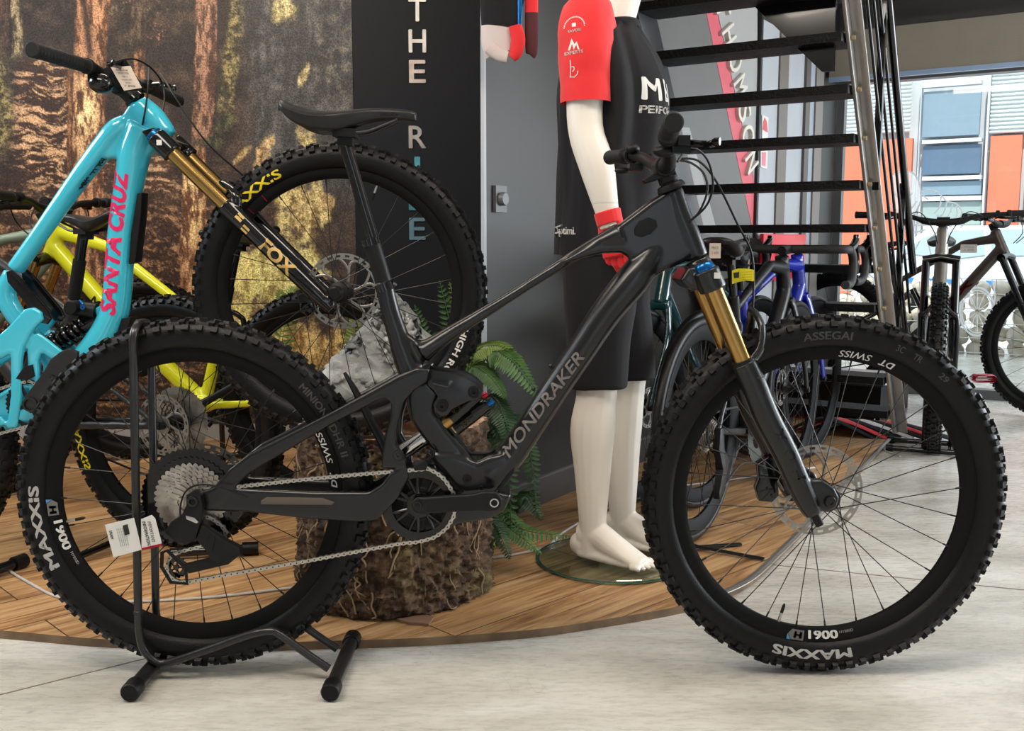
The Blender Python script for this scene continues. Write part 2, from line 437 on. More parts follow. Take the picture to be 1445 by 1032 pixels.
def floor_material():
    m, nt, N, L, b = nodes('pale_vinyl_floor')
    tc = N('TexCoord'); mp = N('Mapping'); mp.inputs['Scale'].default_value = (.8, 2.2, 1); mp.inputs['Rotation'].default_value = (0, 0, .12)
    L(tc.outputs['Object'], mp.inputs[0])
    n1 = N('TexNoise', i_Scale=2.0, i_Detail=9, i_Roughness=.58, i_Distortion=.6); L(mp.outputs[0], n1.inputs['Vector'])
    r1 = ramp(N, [(.30, (.40, .375, .325)), (.5, (.575, .55, .49)), (.68, (.72, .70, .65))]); L(n1.outputs['Fac'], r1.inputs[0])
    mp2 = N('Mapping'); mp2.inputs['Scale'].default_value = (3, 12, 1); L(tc.outputs['Object'], mp2.inputs[0])
    n2 = N('TexNoise', i_Scale=6, i_Detail=10, i_Roughness=.7); L(mp2.outputs[0], n2.inputs['Vector'])
    r2 = ramp(N, [(.36, (.82, .82, .825)), (.60, (1.03, 1.03, 1.03))]); L(n2.outputs['Fac'], r2.inputs[0])
    mx = N('Mix', data_type='RGBA', blend_type='MULTIPLY'); mx.inputs[0].default_value = .8
    L(r1.outputs[0], mx.inputs[6]); L(r2.outputs[0], mx.inputs[7])
    # fine dark scratches
    n3 = N('TexNoise', i_Scale=3.1, i_Detail=3, i_Distortion=2.5); L(tc.outputs['Object'], n3.inputs['Vector'])
    r3 = ramp(N, [(.497, (1, 1, 1)), (.5, (.55, .52, .48)), (.503, (1, 1, 1))]); L(n3.outputs['Fac'], r3.inputs[0])
    mk = N('TexNoise', i_Scale=5, i_Detail=2); L(tc.outputs['Object'], mk.inputs['Vector'])
    rk = ramp(N, [(.58, (0, 0, 0)), (.64, (1, 1, 1))]); L(mk.outputs['Fac'], rk.inputs[0])
    m2 = N('Mix', data_type='RGBA', blend_type='MULTIPLY'); L(rk.outputs[0], m2.inputs[0]); L(mx.outputs[2], m2.inputs[6]); L(r3.outputs[0], m2.inputs[7])
    L(m2.outputs[2], b.inputs['Base Color'])
    rr = ramp(N, [(.3, (.20, .20, .20)), (.7, (.38, .38, .38))]); L(n2.outputs['Fac'], rr.inputs[0]); L(rr.outputs[0], b.inputs['Roughness'])
    bp = N('Bump'); bp.inputs['Strength'].default_value = .06; bp.inputs['Distance'].default_value = .01; L(n2.outputs['Fac'], bp.inputs['Height']); L(bp.outputs[0], b.inputs['Normal'])
    return m
def wood_material():
    m, nt, N, L, b = nodes('oak_plank_floor')
    tc = N('TexCoord'); mp = N('Mapping'); mp.inputs['Rotation'].default_value = (0, 0, -radians(44)); L(tc.outputs['Object'], mp.inputs[0])
    br = N('TexBrick', i_Scale=1, i_Mortar_Size=.0018, i_Brick_Width=1.28, i_Row_Height=.19, i_Mortar_Smooth=.2); L(mp.outputs[0], br.inputs['Vector'])
    br.inputs['Color1'].default_value = (0, 0, 0, 1); br.inputs['Color2'].default_value = (1, 1, 1, 1); br.inputs['Mortar'].default_value = (.5, .5, .5, 1); br.inputs['Bias'].default_value = 0
    mp2 = N('Mapping'); mp2.inputs['Scale'].default_value = (1.5, 19, 1); L(mp.outputs[0], mp2.inputs[0])
    ad = N('VectorMath', operation='ADD'); L(mp2.outputs[0], ad.inputs[0])
    ml = N('VectorMath', operation='SCALE'); ml.inputs['Scale'].default_value = 7; L(br.outputs['Color'], ml.inputs[0]); L(ml.outputs[0], ad.inputs[1])
    n = N('TexNoise', i_Scale=1.6, i_Detail=9, i_Roughness=.62, i_Distortion=1.4); L(ad.outputs[0], n.inputs['Vector'])
    r = ramp(N, [(.27, (.085, .038, .016)), (.38, (.30, .145, .06)), (.50, (.52, .29, .125)), (.62, (.66, .41, .20)), (.78, (.78, .54, .30))]); L(n.outputs['Fac'], r.inputs[0])
    r2 = ramp(N, [(0, (.72, .72, .72)), (1, (1.0, 1.0, 1.0))]); L(br.outputs['Color'], r2.inputs[0])
    mx = N('Mix', data_type='RGBA', blend_type='MULTIPLY'); mx.inputs[0].default_value = 1; L(r.outputs[0], mx.inputs[6]); L(r2.outputs[0], mx.inputs[7])
    mo = N('Mix', data_type='RGBA'); L(br.outputs['Fac'], mo.inputs[0]); L(mx.outputs[2], mo.inputs[6]); mo.inputs[7].default_value = (.05, .028, .015, 1)
    L(mo.outputs[2], b.inputs['Base Color']); b.inputs['Roughness'].default_value = .42
    bp = N('Bump'); bp.inputs['Strength'].default_value = .12; bp.inputs['Distance'].default_value = .01; L(n.outputs['Fac'], bp.inputs['Height']); L(bp.outputs[0], b.inputs['Normal'])
    return m
fl = MB(); fl.box((0, 2.0, -.02), (16, 12, .04)); struct('floor', fl, floor_material())
joint = mat('joint_brown', (.16, .12, .09), .8)
for i, (a, b) in enumerate((((0, 981), (204, 930)), ((1105, 799), (1445, 833)))):
    p, q = G(*a), G(*b); e = (q-p); p = p-e*.6; q = q+e*.4
    j = MB(); j.box((p+q)/2+Vector((0, 0, .0003)), (e.length*2, .004, .0008), Matrix.Rotation(atan2(e.y, e.x), 3, 'Z')); struct('trim_%d' % (i+1), j, joint)
# raised wooden display platform with a curved front
PH = .02
edge = [G(x, y, PH) for x, y in ((-420, 862), (-200, 877), (0, 890), (141, 902), (300, 908), (455, 905), (600, 900), (750, 889), (850, 875), (963, 855), (1022, 836), (1062, 815), (1100, 780), (1150, 730), (1219, 657), (1275, 599))]
edge = [Vector(tuple(v)) for v in cr([tuple(p) for p in edge], 5)]
poly = edge+[WC+Vector((-.2, -.2, PH)), Vector((WC.x-.3, 4.6, PH)), Vector((-3.4, 4.6, PH)), Vector((-3.4, edge[0].y, PH))]
pl = MB(); n = len(poly); pl.add(poly, [tuple(range(n))])
plat = struct('floor_platform', pl, wood_material())
plat['kind'] = 'structure'
sd = MB(); sd.add([p for e in edge for p in (e, Vector((e.x, e.y, 0)))], [(2*i, 2*i+1, 2*i+3, 2*i+2) for i in range(len(edge)-1)])
struct('platform_edge', sd, mat('cut_wood_edge', (.20, .13, .075), .7, var=.4, vscale=14), plat)
st = MB(); st.tube([e+Vector((0, 0, .001)) for e in edge[50:]], [(.003, .012)]*len(edge[50:]), 6, ref=(1, -1, 0)); struct('edge_strip', st, mat('aluminium_strip', (.45, .42, .38), .35, .8), plat)

# ---- mural wall: printed forest photograph and black lettered panel
dark_wall = mat('dark_wall', (.02, .021, .024), .6)
wl = MB(); wl.box((-1.9, MY+.08, 1.4), (3.7, .1, 2.8)); struct('wall_back', wl, mat('grey_back_wall', (.12, .12, .12), .7))
bs = MB(); bs.box((-1.9, MY+.005, .055), (3.6, .03, .075)); struct('baseboard_back', bs, mat('pale_baseboard', (.34, .33, .32), .5))
def fbm(x, y, seed, octv=5, fx=1., fy=1., gain=.55):
    r = np.random.RandomState(seed); T = r.rand(64, 64); out = np.zeros_like(x); amp = 1; tot = 0
    for o in range(octv):
        u = x*fx*2**o+o*13.7; v = y*fy*2**o+o*7.3; i = np.floor(u).astype(int); j = np.floor(v).astype(int); a = u-i; b = v-j
        a = a*a*(3-2*a); b = b*b*(3-2*b); g = lambda p, q: T[p % 64, q % 64]
        out += amp*((g(i, j)*(1-a)+g(i+1, j)*a)*(1-b)+(g(i, j+1)*(1-a)+g(i+1, j+1)*a)*b); tot += amp; amp *= gain
    return out/tot
def ss(a, b, x): t = np.clip((x-a)/(b-a), 0, 1); return t*t*(3-2*t)
def mural_colors(X, Y):
    """X, Y in the units of the print (about one pixel of the photograph each)"""
    n1 = fbm(X, Y, 1, 6, 1/60, 1/60); n2 = fbm(X, Y, 2, 6, 1/14, 1/14, .65); n3 = fbm(X, Y, 3, 6, 1/7, 1/40, .6); n4 = fbm(X, Y, 4, 5, 1/5, 1/5, .7)
    nb = fbm(X, Y, 5, 5, 1/26, 1/26, .6)
    def col(*c): return np.array(c)[None, None, :]
    def mix(a, b, t): return a*(1-t[..., None])+b*t[..., None]
    C = np.ones(X.shape+(3,))*col(40, 31, 26)
    C = mix(C, col(66, 50, 40)*np.ones_like(C), ss(.45, .7, nb))
    C = mix(C, col(98, 88, 58)*np.ones_like(C), ss(.56, .78, n1)*ss(.45, .65, n2)*.8*ss(150, 0, Y))
    wx = fbm(X, Y, 12, 4, 1/38, 1/38)-.5; wy = fbm(X, Y, 13, 4, 1/38, 1/38)-.5
    rib = fbm(X+22*wx, Y+26*wy, 14, 6, 1/26, 1/6, .7)      # stretched, warped litter and roots
    lit = ss(190, 320, Y)
    C = mix(C, mix(col(52, 32, 22)*np.ones_like(C), col(172, 124, 82)*np.ones_like(C), ss(.46, .66, rib*.6+n4*.4)), lit*.9*ss(520, 250, X))
    C = mix(C, col(166, 146, 98)*np.ones_like(C), ss(.56, .74, n4*.5+n2*.5)*ss(85, 0, Y)*ss(120, 180, X)*ss(290, 220, X)*.75)
    C = mix(C, col(176, 116, 84)*np.ones_like(C), ss(.52, .7, n4)*np.exp(-((X-222)/14)**2-((Y-45)/18)**2)*.8)
    C = mix(C, mix(col(60, 52, 28)*np.ones_like(C), col(158, 142, 84)*np.ones_like(C), ss(.4, .7, n4)), ss(34, 4, X-10*np.sin(Y/22)+30*wx)*ss(70, 95, Y)*ss(235, 205, Y)*.9)
    m = ss(10, 40, X+40*wx)*ss(112, 92, X)*ss(70, 100, Y+40*wy)*ss(262, 215, Y-X*.4+50*wx)
    C = mix(C, mix(col(54, 34, 24)*np.ones_like(C), col(206, 158, 112)*np.ones_like(C), ss(.47, .60, rib)), m*.95)
    def trunk(x0, hw, y0, y1, dark, lite, bright, seed, lean=0., bc=(150, 60), br=(120, 90)):
        nonlocal C
        xc = x0+lean*(Y-150)/100+6*(fbm(X*0+seed*9., Y, seed, 3, 1, 1/50)-.5)
        u = (X-xc)/hw; mk = ss(1.08, .92, np.abs(u)+.25*(n2-.5))*ss(y0, y0+14, Y)*ss(y1, y1-20, Y)
        bark = fbm(X, Y, seed+20, 6, 1/4.5, 1/17, .62)
        T = mix(dark*np.ones_like(C), lite*np.ones_like(C), ss(.38, .66, bark+.10*(1-np.abs(u))-.08*(u > .35)))
        T = mix(T, bright*np.ones_like(C), ss(.40, .60, bark)*np.exp(-((Y-bc[0])/bc[1])**2)*ss(1.1, .2, np.abs(u+.15)))
        C = mix(C, T, mk)
    c = col
    trunk(9, 10, -50, 75, c(34, 24, 20), c(72, 50, 38), c(90, 64, 46), 3)
    trunk(27, 8, -50, 90, c(52, 42, 28), c(150, 132, 96), c(150, 132, 96), 4)
    trunk(197, 11, -50, 62, c(44, 34, 28), c(84, 66, 50), c(90, 70, 50), 5)
    trunk(199, 8, 66, 235, c(62, 38, 26), c(150, 98, 62), c(214, 170, 120), 6, bc=(140, 26))
    trunk(128, 23, -60, 430, c(78, 46, 28), c(176, 122, 84), c(232, 206, 142), 7, -3, bc=(160, 52))
    cre = np.exp(-((X-122-(Y-20)*.12)/5.5)**2)*ss(92, 70, Y)
    C = mix(C, c(40, 28, 22)*np.ones_like(C), cre*.85)
    trunk(101, 4, 95, 330, c(70, 42, 26), c(128, 82, 50), c(150, 98, 60), 8)
    trunk(289, 15, -60, 210, c(70, 44, 32), c(148, 104, 78), c(160, 116, 88), 9, -2, bc=(60, 60))
    trunk(274, 17, 200, 430, c(86, 48, 28), c(176, 130, 84), c(232, 206, 130), 10, 0, bc=(290, 46))
    # mossy leaning trunk and the broad grey hazy one on the right
    xm = 338-(Y-0)*.13; C = mix(C, mix(c(50, 44, 28)*np.ones_like(C), c(152, 134, 76)*np.ones_like(C), ss(.4, .68, n4*.6+n2*.4)), ss(15, 7, np.abs(X-xm-12*(n2-.5)))*ss(180, 140, Y))
    haze = ss(330, 372, X-(Y-100)*.05)*ss(275, 205, Y-40*(X > 400))
    C = mix(C, mix(c(52, 50, 50)*np.ones_like(C), c(86, 84, 82)*np.ones_like(C), ss(.4, .7, n3*.6+n2*.4)), haze*.92)
    C = mix(C, c(124, 112, 82)*np.ones_like(C), ss(.50, .72, n4*.55+n2*.45)*ss(440, 462, X+12*n1)*ss(500, 490, X)*ss(190, 100, Y)*.75)
    def blob(x, y, rx, ry, a, b, th=.45, rot=0.):
        nonlocal C
        dx = (X-x)*cos(rot)+(Y-y)*sin(rot); dy = -(X-x)*sin(rot)+(Y-y)*cos(rot)
        dx = dx+rx*2.2*wx; dy = dy+ry*1.6*wy
        d = (dx/rx)**2+(dy/ry)**2; mk = ss(1.5, .25, d+3.2*(n2-.5)+1.6*(n4-.5))
        C = mix(C, mix(a*np.ones_like(C), b*np.ones_like(C), ss(th-.1, th+.16, n4*.5+n3*.5)), mk)
    blob(408, 8, 25, 26, c(112, 98, 52), c(226, 206, 138))
    blob(432, 108, 5, 15, c(120, 100, 54), c(224, 204, 140), rot=.3)
    blob(431, 192, 12, 24, c(120, 92, 40), c(236, 218, 140), rot=-.3)
    blob(372, 218, 8, 30, c(120, 76, 42), c(226, 190, 120), rot=.35)
    blob(345, 218, 5, 20, c(120, 86, 46), c(190, 162, 104), rot=.7)
    blob(322, 172, 16, 12, c(40, 40, 26), c(96, 88, 54)); blob(312, 200, 18, 9, c(34, 36, 24), c(88, 84, 50))
    blob(428, 290, 30, 52, c(104, 72, 30), c(236, 212, 132), .42)
    blob(458, 285, 18, 12, c(140, 108, 60), c(222, 186, 120))
    blob(395, 390, 62, 62, c(128, 108, 40), c(226, 212, 128), .42)
    blob(440, 500, 60, 52, c(120, 84, 34), c(214, 180, 104), .45)
    blob(340, 400, 26, 60, c(120, 100, 40), c(222, 206, 116), .4)
    for (x, y, rx, ry) in ((222, 230, 30, 12), (225, 262, 28, 16), (150, 235, 30, 10), (62, 300, 40, 14)):
        d = ((X+30*wx-x)/rx)**2+((Y+20*wy-y)/ry)**2
        C = mix(C, mix(col(66, 42, 28)*np.ones_like(C), col(188, 146, 106)*np.ones_like(C), ss(.44, .6, rib)), ss(1.3, .5, d))
    g_ = C.mean(2, keepdims=True); C = C*.86+g_*.14
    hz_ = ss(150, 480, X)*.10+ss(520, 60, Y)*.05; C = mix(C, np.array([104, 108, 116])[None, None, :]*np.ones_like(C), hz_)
    C = C*(.84+.34*n2[..., None])
    # print is blended towards grey-blue at the right and top
    return np.clip(C, 0, 255)/255
X0, X1 = -3.6, P(502, 300, MY).x; Z0, Z1 = .09, 2.75
NXm, NZm = 620, 540
gx = np.linspace(X0, X1, NXm); gz = np.linspace(Z1, Z0, NZm); GXm, GZm = np.meshgrid(gx, gz)
dY = MY-CAM.y
den = (GZm-CAM.z)/dY; vv = (sin(TH)+den*cos(TH))/(cos(TH)-den*sin(TH)); ppy = CY-vv*F; ppx = CX+GXm/dY*(cos(TH)+vv*sin(TH))*F
cols = mural_colors(ppx, ppy); lin = np.where(cols <= .04045, cols/12.92, ((cols+.055)/1.055)**2.4)
vs = np.stack([GXm.ravel(), np.full(GXm.size, MY-.012), GZm.ravel()], 1)
ii = np.arange((NZm-1)*NXm).reshape(NZm-1, NXm)[:, :-1].ravel()
fs = np.stack([ii, ii+NXm, ii+NXm+1, ii+1], 1)
me = bpy.data.meshes.new('forest_mural'); me.from_pydata(vs.tolist(), [], fs.tolist())
ca = me.color_attributes.new('print', 'FLOAT_COLOR', 'POINT')
ca.data.foreach_set('color', np.concatenate([lin.reshape(-1, 3), np.ones((GXm.size, 1))], 1).ravel().astype(np.float32))
m, nt, N, L, b = nodes('forest_print'); at = N('Attribute', attribute_name='print'); tc = N('TexCoord')
nz = N('TexNoise', i_Scale=150, i_Detail=8); L(tc.outputs['Object'], nz.inputs['Vector']); r = ramp(N, [(.36, (.42, .42, .42)), (.64, (1.85, 1.8, 1.68))]); L(nz.outputs['Fac'], r.inputs[0])
mx = N('Mix', data_type='RGBA', blend_type='MULTIPLY'); mx.inputs[0].default_value = .8; L(at.outputs['Color'], mx.inputs[6]); L(r.outputs[0], mx.inputs[7]); L(mx.outputs[2], b.inputs['Base Color'])
b.inputs['Roughness'].default_value = .5; b.inputs['Specular IOR Level'].default_value = .25
mural = thing('forest_mural', 'large printed forest photograph covering the wall behind the bicycles', 'mural', ((X0+X1)/2, MY, Z0))
me.transform(Matrix.Translation(-world_org(mural))); put('print', me, m, mural)
fb = MB(); fb.box(((X0+X1)/2, MY+.008, (Z0+Z1)/2), (X1-X0, .03, Z1-Z0)); fb.build('backing_board', dark_wall, mural, smooth=False)
PX1 = P(700, 300, MY).x
pn = thing('slogan_panel', 'black panel with vertical white and mirror lettering beside the forest mural', 'sign', ((X1+PX1)/2, MY, Z0))
pb = MB(); pb.box(((X1+PX1)/2, MY, (Z0+Z1)/2), (PX1-X1-.004, .03, Z1-Z0)); pb.build('board', mat('black_panel', (.007, .008, .011), .6, spec=.2), pn, smooth=False)
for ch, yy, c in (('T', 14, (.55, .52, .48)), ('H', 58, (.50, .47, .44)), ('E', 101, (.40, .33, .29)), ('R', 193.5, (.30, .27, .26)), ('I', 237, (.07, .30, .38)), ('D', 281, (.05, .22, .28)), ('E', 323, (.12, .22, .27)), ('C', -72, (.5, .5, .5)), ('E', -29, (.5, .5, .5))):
    if ch in 'C' : continue
    if yy < 0: continue
    c0 = P(589, yy, MY-.017); q = MB().use(mat('letter_foil_%s_%d' % (ch, yy), c, .35, .3, var=.25, vscale=14))
    wd = .026 if ch == 'I' else .077 if ch in 'HTRED' else .07
    text_fit(q, ch, wd*(.95 if ch in 'E' else 1), .098, c0, (1, 0, 0), (0, 0, 1), bold=.03, depth=.002); q.build('letter', None, pn, smooth=False)

# ---- grey side wall running back to the window
wall_grey = mat('grey_wall_paint', (.037, .035, .032), .5, var=.05, vscale=2)
def on_wall(s, z, off=0.0): return Vector((WA.x, WA.y, 0))+A_*s+UP*z+B_*off
LW = (WC-WA).length
g = MB(); g.prism([on_wall(0, 0), on_wall(LW, 0), Vector((1.8, 4.55, 0)), Vector((-.05, 4.55, 0)), Vector((-.112, 2.3, 0))], UP*2.75); struct('wall_right', g, wall_grey)
ns = MB(); ns.prism([on_wall(-.004, 0, .004), on_wall(-.004, 2.75, .004), on_wall(-.016, 2.75, -.0), on_wall(-.016, 0, -.0)], A_*.012); struct('trim_3', ns, mat('pale_corner_trim', (.42, .43, .44), .4))
bb = MB(); bb.prism([on_wall(.0, PH), on_wall(LW-.2, PH), on_wall(LW-.2, .112), on_wall(.0, .112)], B_*.012); struct('baseboard_right', bb, mat('grey_baseboard', (.085, .082, .078), .45))
bt = MB(); bt.prism([on_wall(.0, .112), on_wall(LW-.2, .112), on_wall(LW-.2, .117), on_wall(.0, .117)], B_*.013); struct('trim_4', bt, mat('baseboard_top', (.2, .19, .18), .4))
def wpoly(px, off=.004): return [RP(x, y, on_wall(0, 0, off), B_) for x, y in px]
stripe = thing('wall_stripe_graphic', 'diagonal pink-red stripe painted on the grey wall behind the stairs', 'wall graphic', on_wall(2.4, 1.2))
q = MB(); q.prism(wpoly([(990, -10), (1005, -10), (1062, 250), (1080, 345), (1066, 345), (1045, 250)]), B_*.003); q.build('stripe', mat('pink_red_vinyl', (.66, .12, .15), .5), stripe, smooth=False)
q = MB(); q.prism(wpoly([(1006, -10), (1068, -10), (1068, 300), (1062, 248)], .003), B_*.003); q.build('light_field', mat('light_grey_vinyl', (.38, .375, .365), .5), stripe, smooth=False)
q = MB(); q.prism(wpoly([(925, -10), (990, -10), (1066, 345), (925, 345)], .0025), B_*.003); q.build('lit_wall_field', mat('painted_lit_wall_grey', (.15, .145, .14), .5), stripe, smooth=False)  # window light on the bare wall, put in as a lighter grey patch
q = MB(); q.prism(wpoly([(958, 180), (972, 180), (1012, 330), (990, 330)], .003), B_*.003); q.build('light_band', mat('light_grey_vinyl', (.38, .375, .365), .5), stripe, smooth=False)
lw = thing('wall_lettering', 'raised white diagonal lettering beside the pink stripe on the wall', 'wall lettering', on_wall(2.7, 1.5))
lm = mat('cream_letter_face', (.70, .66, .58), .5)
pts = [(1018, 16), (1026, 50), (1035, 86), (1042, 122), (1048, 158), (1053, 193), (1058, 228)]
for i, ch in enumerate('THOMSON'):
    x, y = pts[i]; c = RP(x, y, on_wall(0, 0, .012), B_); c2 = RP(x+7, y+34, on_wall(0, 0, .012), B_); d = (c2-c); u = d.normalized(); v = B_.cross(u)
    q = MB().use(lm); text_fit(q, ch, d.length*.86, .16, c, u, v, bold=.03, depth=.02, shear=.3); q.build('letter', None, lw, smooth=False)
# wall switch / thermostat
sw = thing('wall_switch', 'small square grey wall switch with a round dial on the grey wall', 'switch', RP(705, 300, on_wall(0, 0), B_))
c = RP(705.5, 281, on_wall(0, 0, .006), B_); rz = Matrix((A_, -B_, UP)).transposed()
q = MB(); q.box(c, (.062, .012, .082), rz); q.build('plate', mat('switch_plate', (.11, .115, .12), .4), sw)
q = MB(); q.lathe([(.0, .022), (.018, .022), (.021, .018), (.021, 0)], c, B_, 32); q.build('dial', mat('switch_dial', (.16, .165, .17), .35), sw)
# panels, sockets of the far end of the wall: door, columns, red cabinet
def wallslab(name, x0, x1, col, off, y0=-40, y1=560, rough=.5, parent=None):
    q = MB(); a = RP(x0, 300, on_wall(0, 0, off), B_); b_ = RP(x1, 300, on_wall(0, 0, off), B_)
    z0 = max(.03, RP((x0+x1)/2, y1, on_wall(0, 0, off), B_).z); z1 = RP((x0+x1)/2, y0, on_wall(0, 0, off), B_).z
    q.prism([Vector((a.x, a.y, z0)), Vector((b_.x, b_.y, z0)), Vector((b_.x, b_.y, z1)), Vector((a.x, a.y, z1))], -B_*(off-.002))
    return q.build(name, mat('slab_%s' % name, col, rough), parent, smooth=False)
d = wallslab('door_1', 1070, 1095, (.42, .44, .47), .02, 30, 545); d['kind'] = 'structure'
for i, (x0, x1, cc, of) in enumerate(((1067.5, 1069.5, (.02, .02, .02), .022), (1095, 1107, (.16, .14, .12), .03), (1107, 1132, (.42, .44, .47), .02), (1132, 1138, (.10, .09, .08), .035), (1138, 1146, (.34, .38, .44), .03), (1146, 1156, (.20, .18, .165), .04))):
    o = wallslab('trim_%d' % (i+5), x0, x1, cc, of); o['kind'] = 'structure'
rc = thing('fire_cabinet', 'bright red wall cabinet seen between the stair treads above the road bikes', 'cabinet', RP(1110, 440, on_wall(0, 0, .05), B_))
q = MB(); a = RP(1078, 330, on_wall(0, 0, .06), B_); b_ = RP(1138, 330, on_wall(0, 0, .06), B_); z0 = a.z-.24; z1 = a.z+.0
q.prism([Vector((a.x, a.y, z0)), Vector((b_.x, b_.y, z0)), Vector((b_.x, b_.y, z1)), Vector((a.x, a.y, z1))], -B_*.02, .004); q.build('body', mat('red_gloss', (.72, .01, .03), .3), rc)
q = MB(); c = RP(1100, 357, on_wall(0, 0, .07), B_); q.box(c, (.03, .02, .05), rz); q.build('latch', white_paper, rc)
sg = thing('door_sign', 'small white and red paper sign on the pale door behind the stairs', 'sign', RP(1078, 180, on_wall(0, 0, .02), B_))
q = MB(); q.prism(wpoly([(1075, 162), (1084, 166), (1083, 206), (1075, 203)], .0225), B_*.002); q.build('sheet', white_paper, sg, smooth=False)
q = MB(); q.prism(wpoly([(1076, 183), (1077, 172), (1079, 166), (1082, 172), (1083, 187)], .025), B_*.001); q.build('red_symbol', mat('red_print', (.7, .08, .1), .5), sg, smooth=False)
sg = thing('door_sign', 'pink and white notice below the other sign on the pale door', 'sign', RP(1078, 226, on_wall(0, 0, .02), B_))
q = MB(); q.prism(wpoly([(1073, 212), (1083, 212), (1082, 239), (1073, 236)], .0225), B_*.002); q.build('sheet', white_paper, sg, smooth=False)
q = MB(); q.prism(wpoly([(1075, 215), (1081, 215), (1080, 235), (1075, 233)], .025), B_*.001); q.build('pink_print', mat('pink_print', (.75, .22, .28), .5), sg, smooth=False)

# ---- shop window wall
def WP(px, py, off=0.0): return RP(px, py, WC-A_*off, -A_)      # off: towards the room
Lwin = 5.2
def wbar(mb, s0, s1, z0, z1, off=0.0, th=.05):
    a = WC+B_*s0-A_*off
    mb.prism([a+UP*z0, a+B_*(s1-s0)+UP*z0, a+B_*(s1-s0)+UP*z1, a+UP*z1], A_*th)
def s_of(px, py=300): return (WP(px, py)-WC).dot(B_)
ztop = WP(1400, 103).z; zbox0 = WP(1445, 88, .24).z
win = MB(); wbar(win, -.1, Lwin, 0, .055, .02, .09); wbar(win, -.1, Lwin, ztop, ztop+.07, .02, .09)
wbar(win, s_of(1176), s_of(1186), .055, ztop, .0, .06); wbar(win, Lwin-.06, Lwin, .055, ztop, .0, .06)
window = struct('window_1', win, mat('window_frame_grey', (.13, .135, .14), .4))
def glass_mat():
    m, nt, N, L, b = nodes('window_glass'); nt.nodes.remove(b); out = nt.nodes['Material Output']
    t = N('BsdfTransparent'); g = N('BsdfGlossy'); g.inputs['Roughness'].default_value = .02; t.inputs[0].default_value = (.93, .97, .96, 1)
    mx = N('MixShader'); mx.inputs[0].default_value = .05; L(t.outputs[0], mx.inputs[1]); L(g.outputs[0], mx.inputs[2]); L(mx.outputs[0], out.inputs[0]); return m
gl = MB(); a = WC+B_*s_of(1186)+A_*.02; e = B_*(Lwin-s_of(1186)-.06)
gl.add([a+UP*.055, a+e+UP*.055, a+e+UP*ztop, a+UP*ztop], [(0, 1, 2, 3)]); gl.build('pane', glass_mat(), window, smooth=False)
up = MB(); wbar(up, -.2, Lwin, ztop+.07, 2.75, .0, .12); struct('wall_window_side', up, mat('dark_lintel', (.10, .095, .09), .6))
jm = MB(); wbar(jm, -.02, s_of(1165), 0, ztop+.05, .0, .05); wbar(jm, s_of(1165)+.01, s_of(1174), 0, ztop+.05, -.01, .05); struct('trim_20', jm, mat('pale_jamb', (.36, .38, .40), .5))
bx = MB(); z1b = WP(1445, 17, .26).z
bx.prism([WC+B_*s-A_*o+UP*z for s, o, z in ((.02, .26, zbox0+.0), (.02, .26, z1b), (.02, .0, z1b), (.02, .0, zbox0+.02))], B_*(Lwin-.02), .0); struct('trim_21', bx, mat('beige_shutter_box', (.30, .265, .21), .35, bump=.25, bscale=160))
bl = MB(); wbar(bl, .02, Lwin, zbox0-.022, zbox0+.004, .265, .03); struct('trim_22', bl, mat('pale_blue_edge', (.30, .42, .62), .35, .2))
stk = MB(); c = WP(1161, 88, .275); stk.box(c, (.075, .003, .04), Matrix((B_, A_, UP)).transposed()); t = stk.build('shutter_label', white_paper, None, smooth=False); tag(t, 'small printed white label on the left end of the shutter box', 'label')
# the rest of the shop behind the camera: walls, open shop front to the right
rw = MB(); rw.box((-4.6, -.6, 1.4), (.1, 9.6, 2.8)); struct('wall_left', rw, mat('cream_wall', (.42, .39, .35), .7))
fr_ = MB(); fr_.box((1.0, -5.3, .3), (11.2, .1, .6)); fr_.box((1.0, -5.3, 2.6), (11.2, .1, .4)); fr_.box((-2.2, -5.3, 1.5), (4.8, .1, 1.9)); fr_.box((3.9, -5.3, 1.5), (5.2, .1, 1.9)); struct('wall_front', fr_, mat('cream_wall', (.42, .39, .35), .7))
rs = MB(); rs.box((6.45, -3.6, 1.4), (.1, 3.4, 2.8)); rs.box((6.45, -.2, 2.45), (.1, 3.6, .7)); struct('wall_side', rs, mat('cream_wall', (.42, .39, .35), .7))
# ceiling with dark beams near the stairs
ce = MB(); ce.box((.9, -.4, 2.80), (11.4, 10.0, .08)); struct('ceiling', ce, mat('ceiling_white', (.55, .53, .50), .8))
bmz = MB(); a = WC-A_*.9
for off, z in ((.45, 2.36), ):
    q0 = WC-A_*off+B_*(-.2); bmz.prism([q0+UP*(z-.10), q0+B_*Lwin+UP*(z-.10), q0+B_*Lwin+UP*z, q0+UP*z], A_*.12)
struct('trim_23', bmz, mat('dark_beam', (.02, .02, .022), .5))

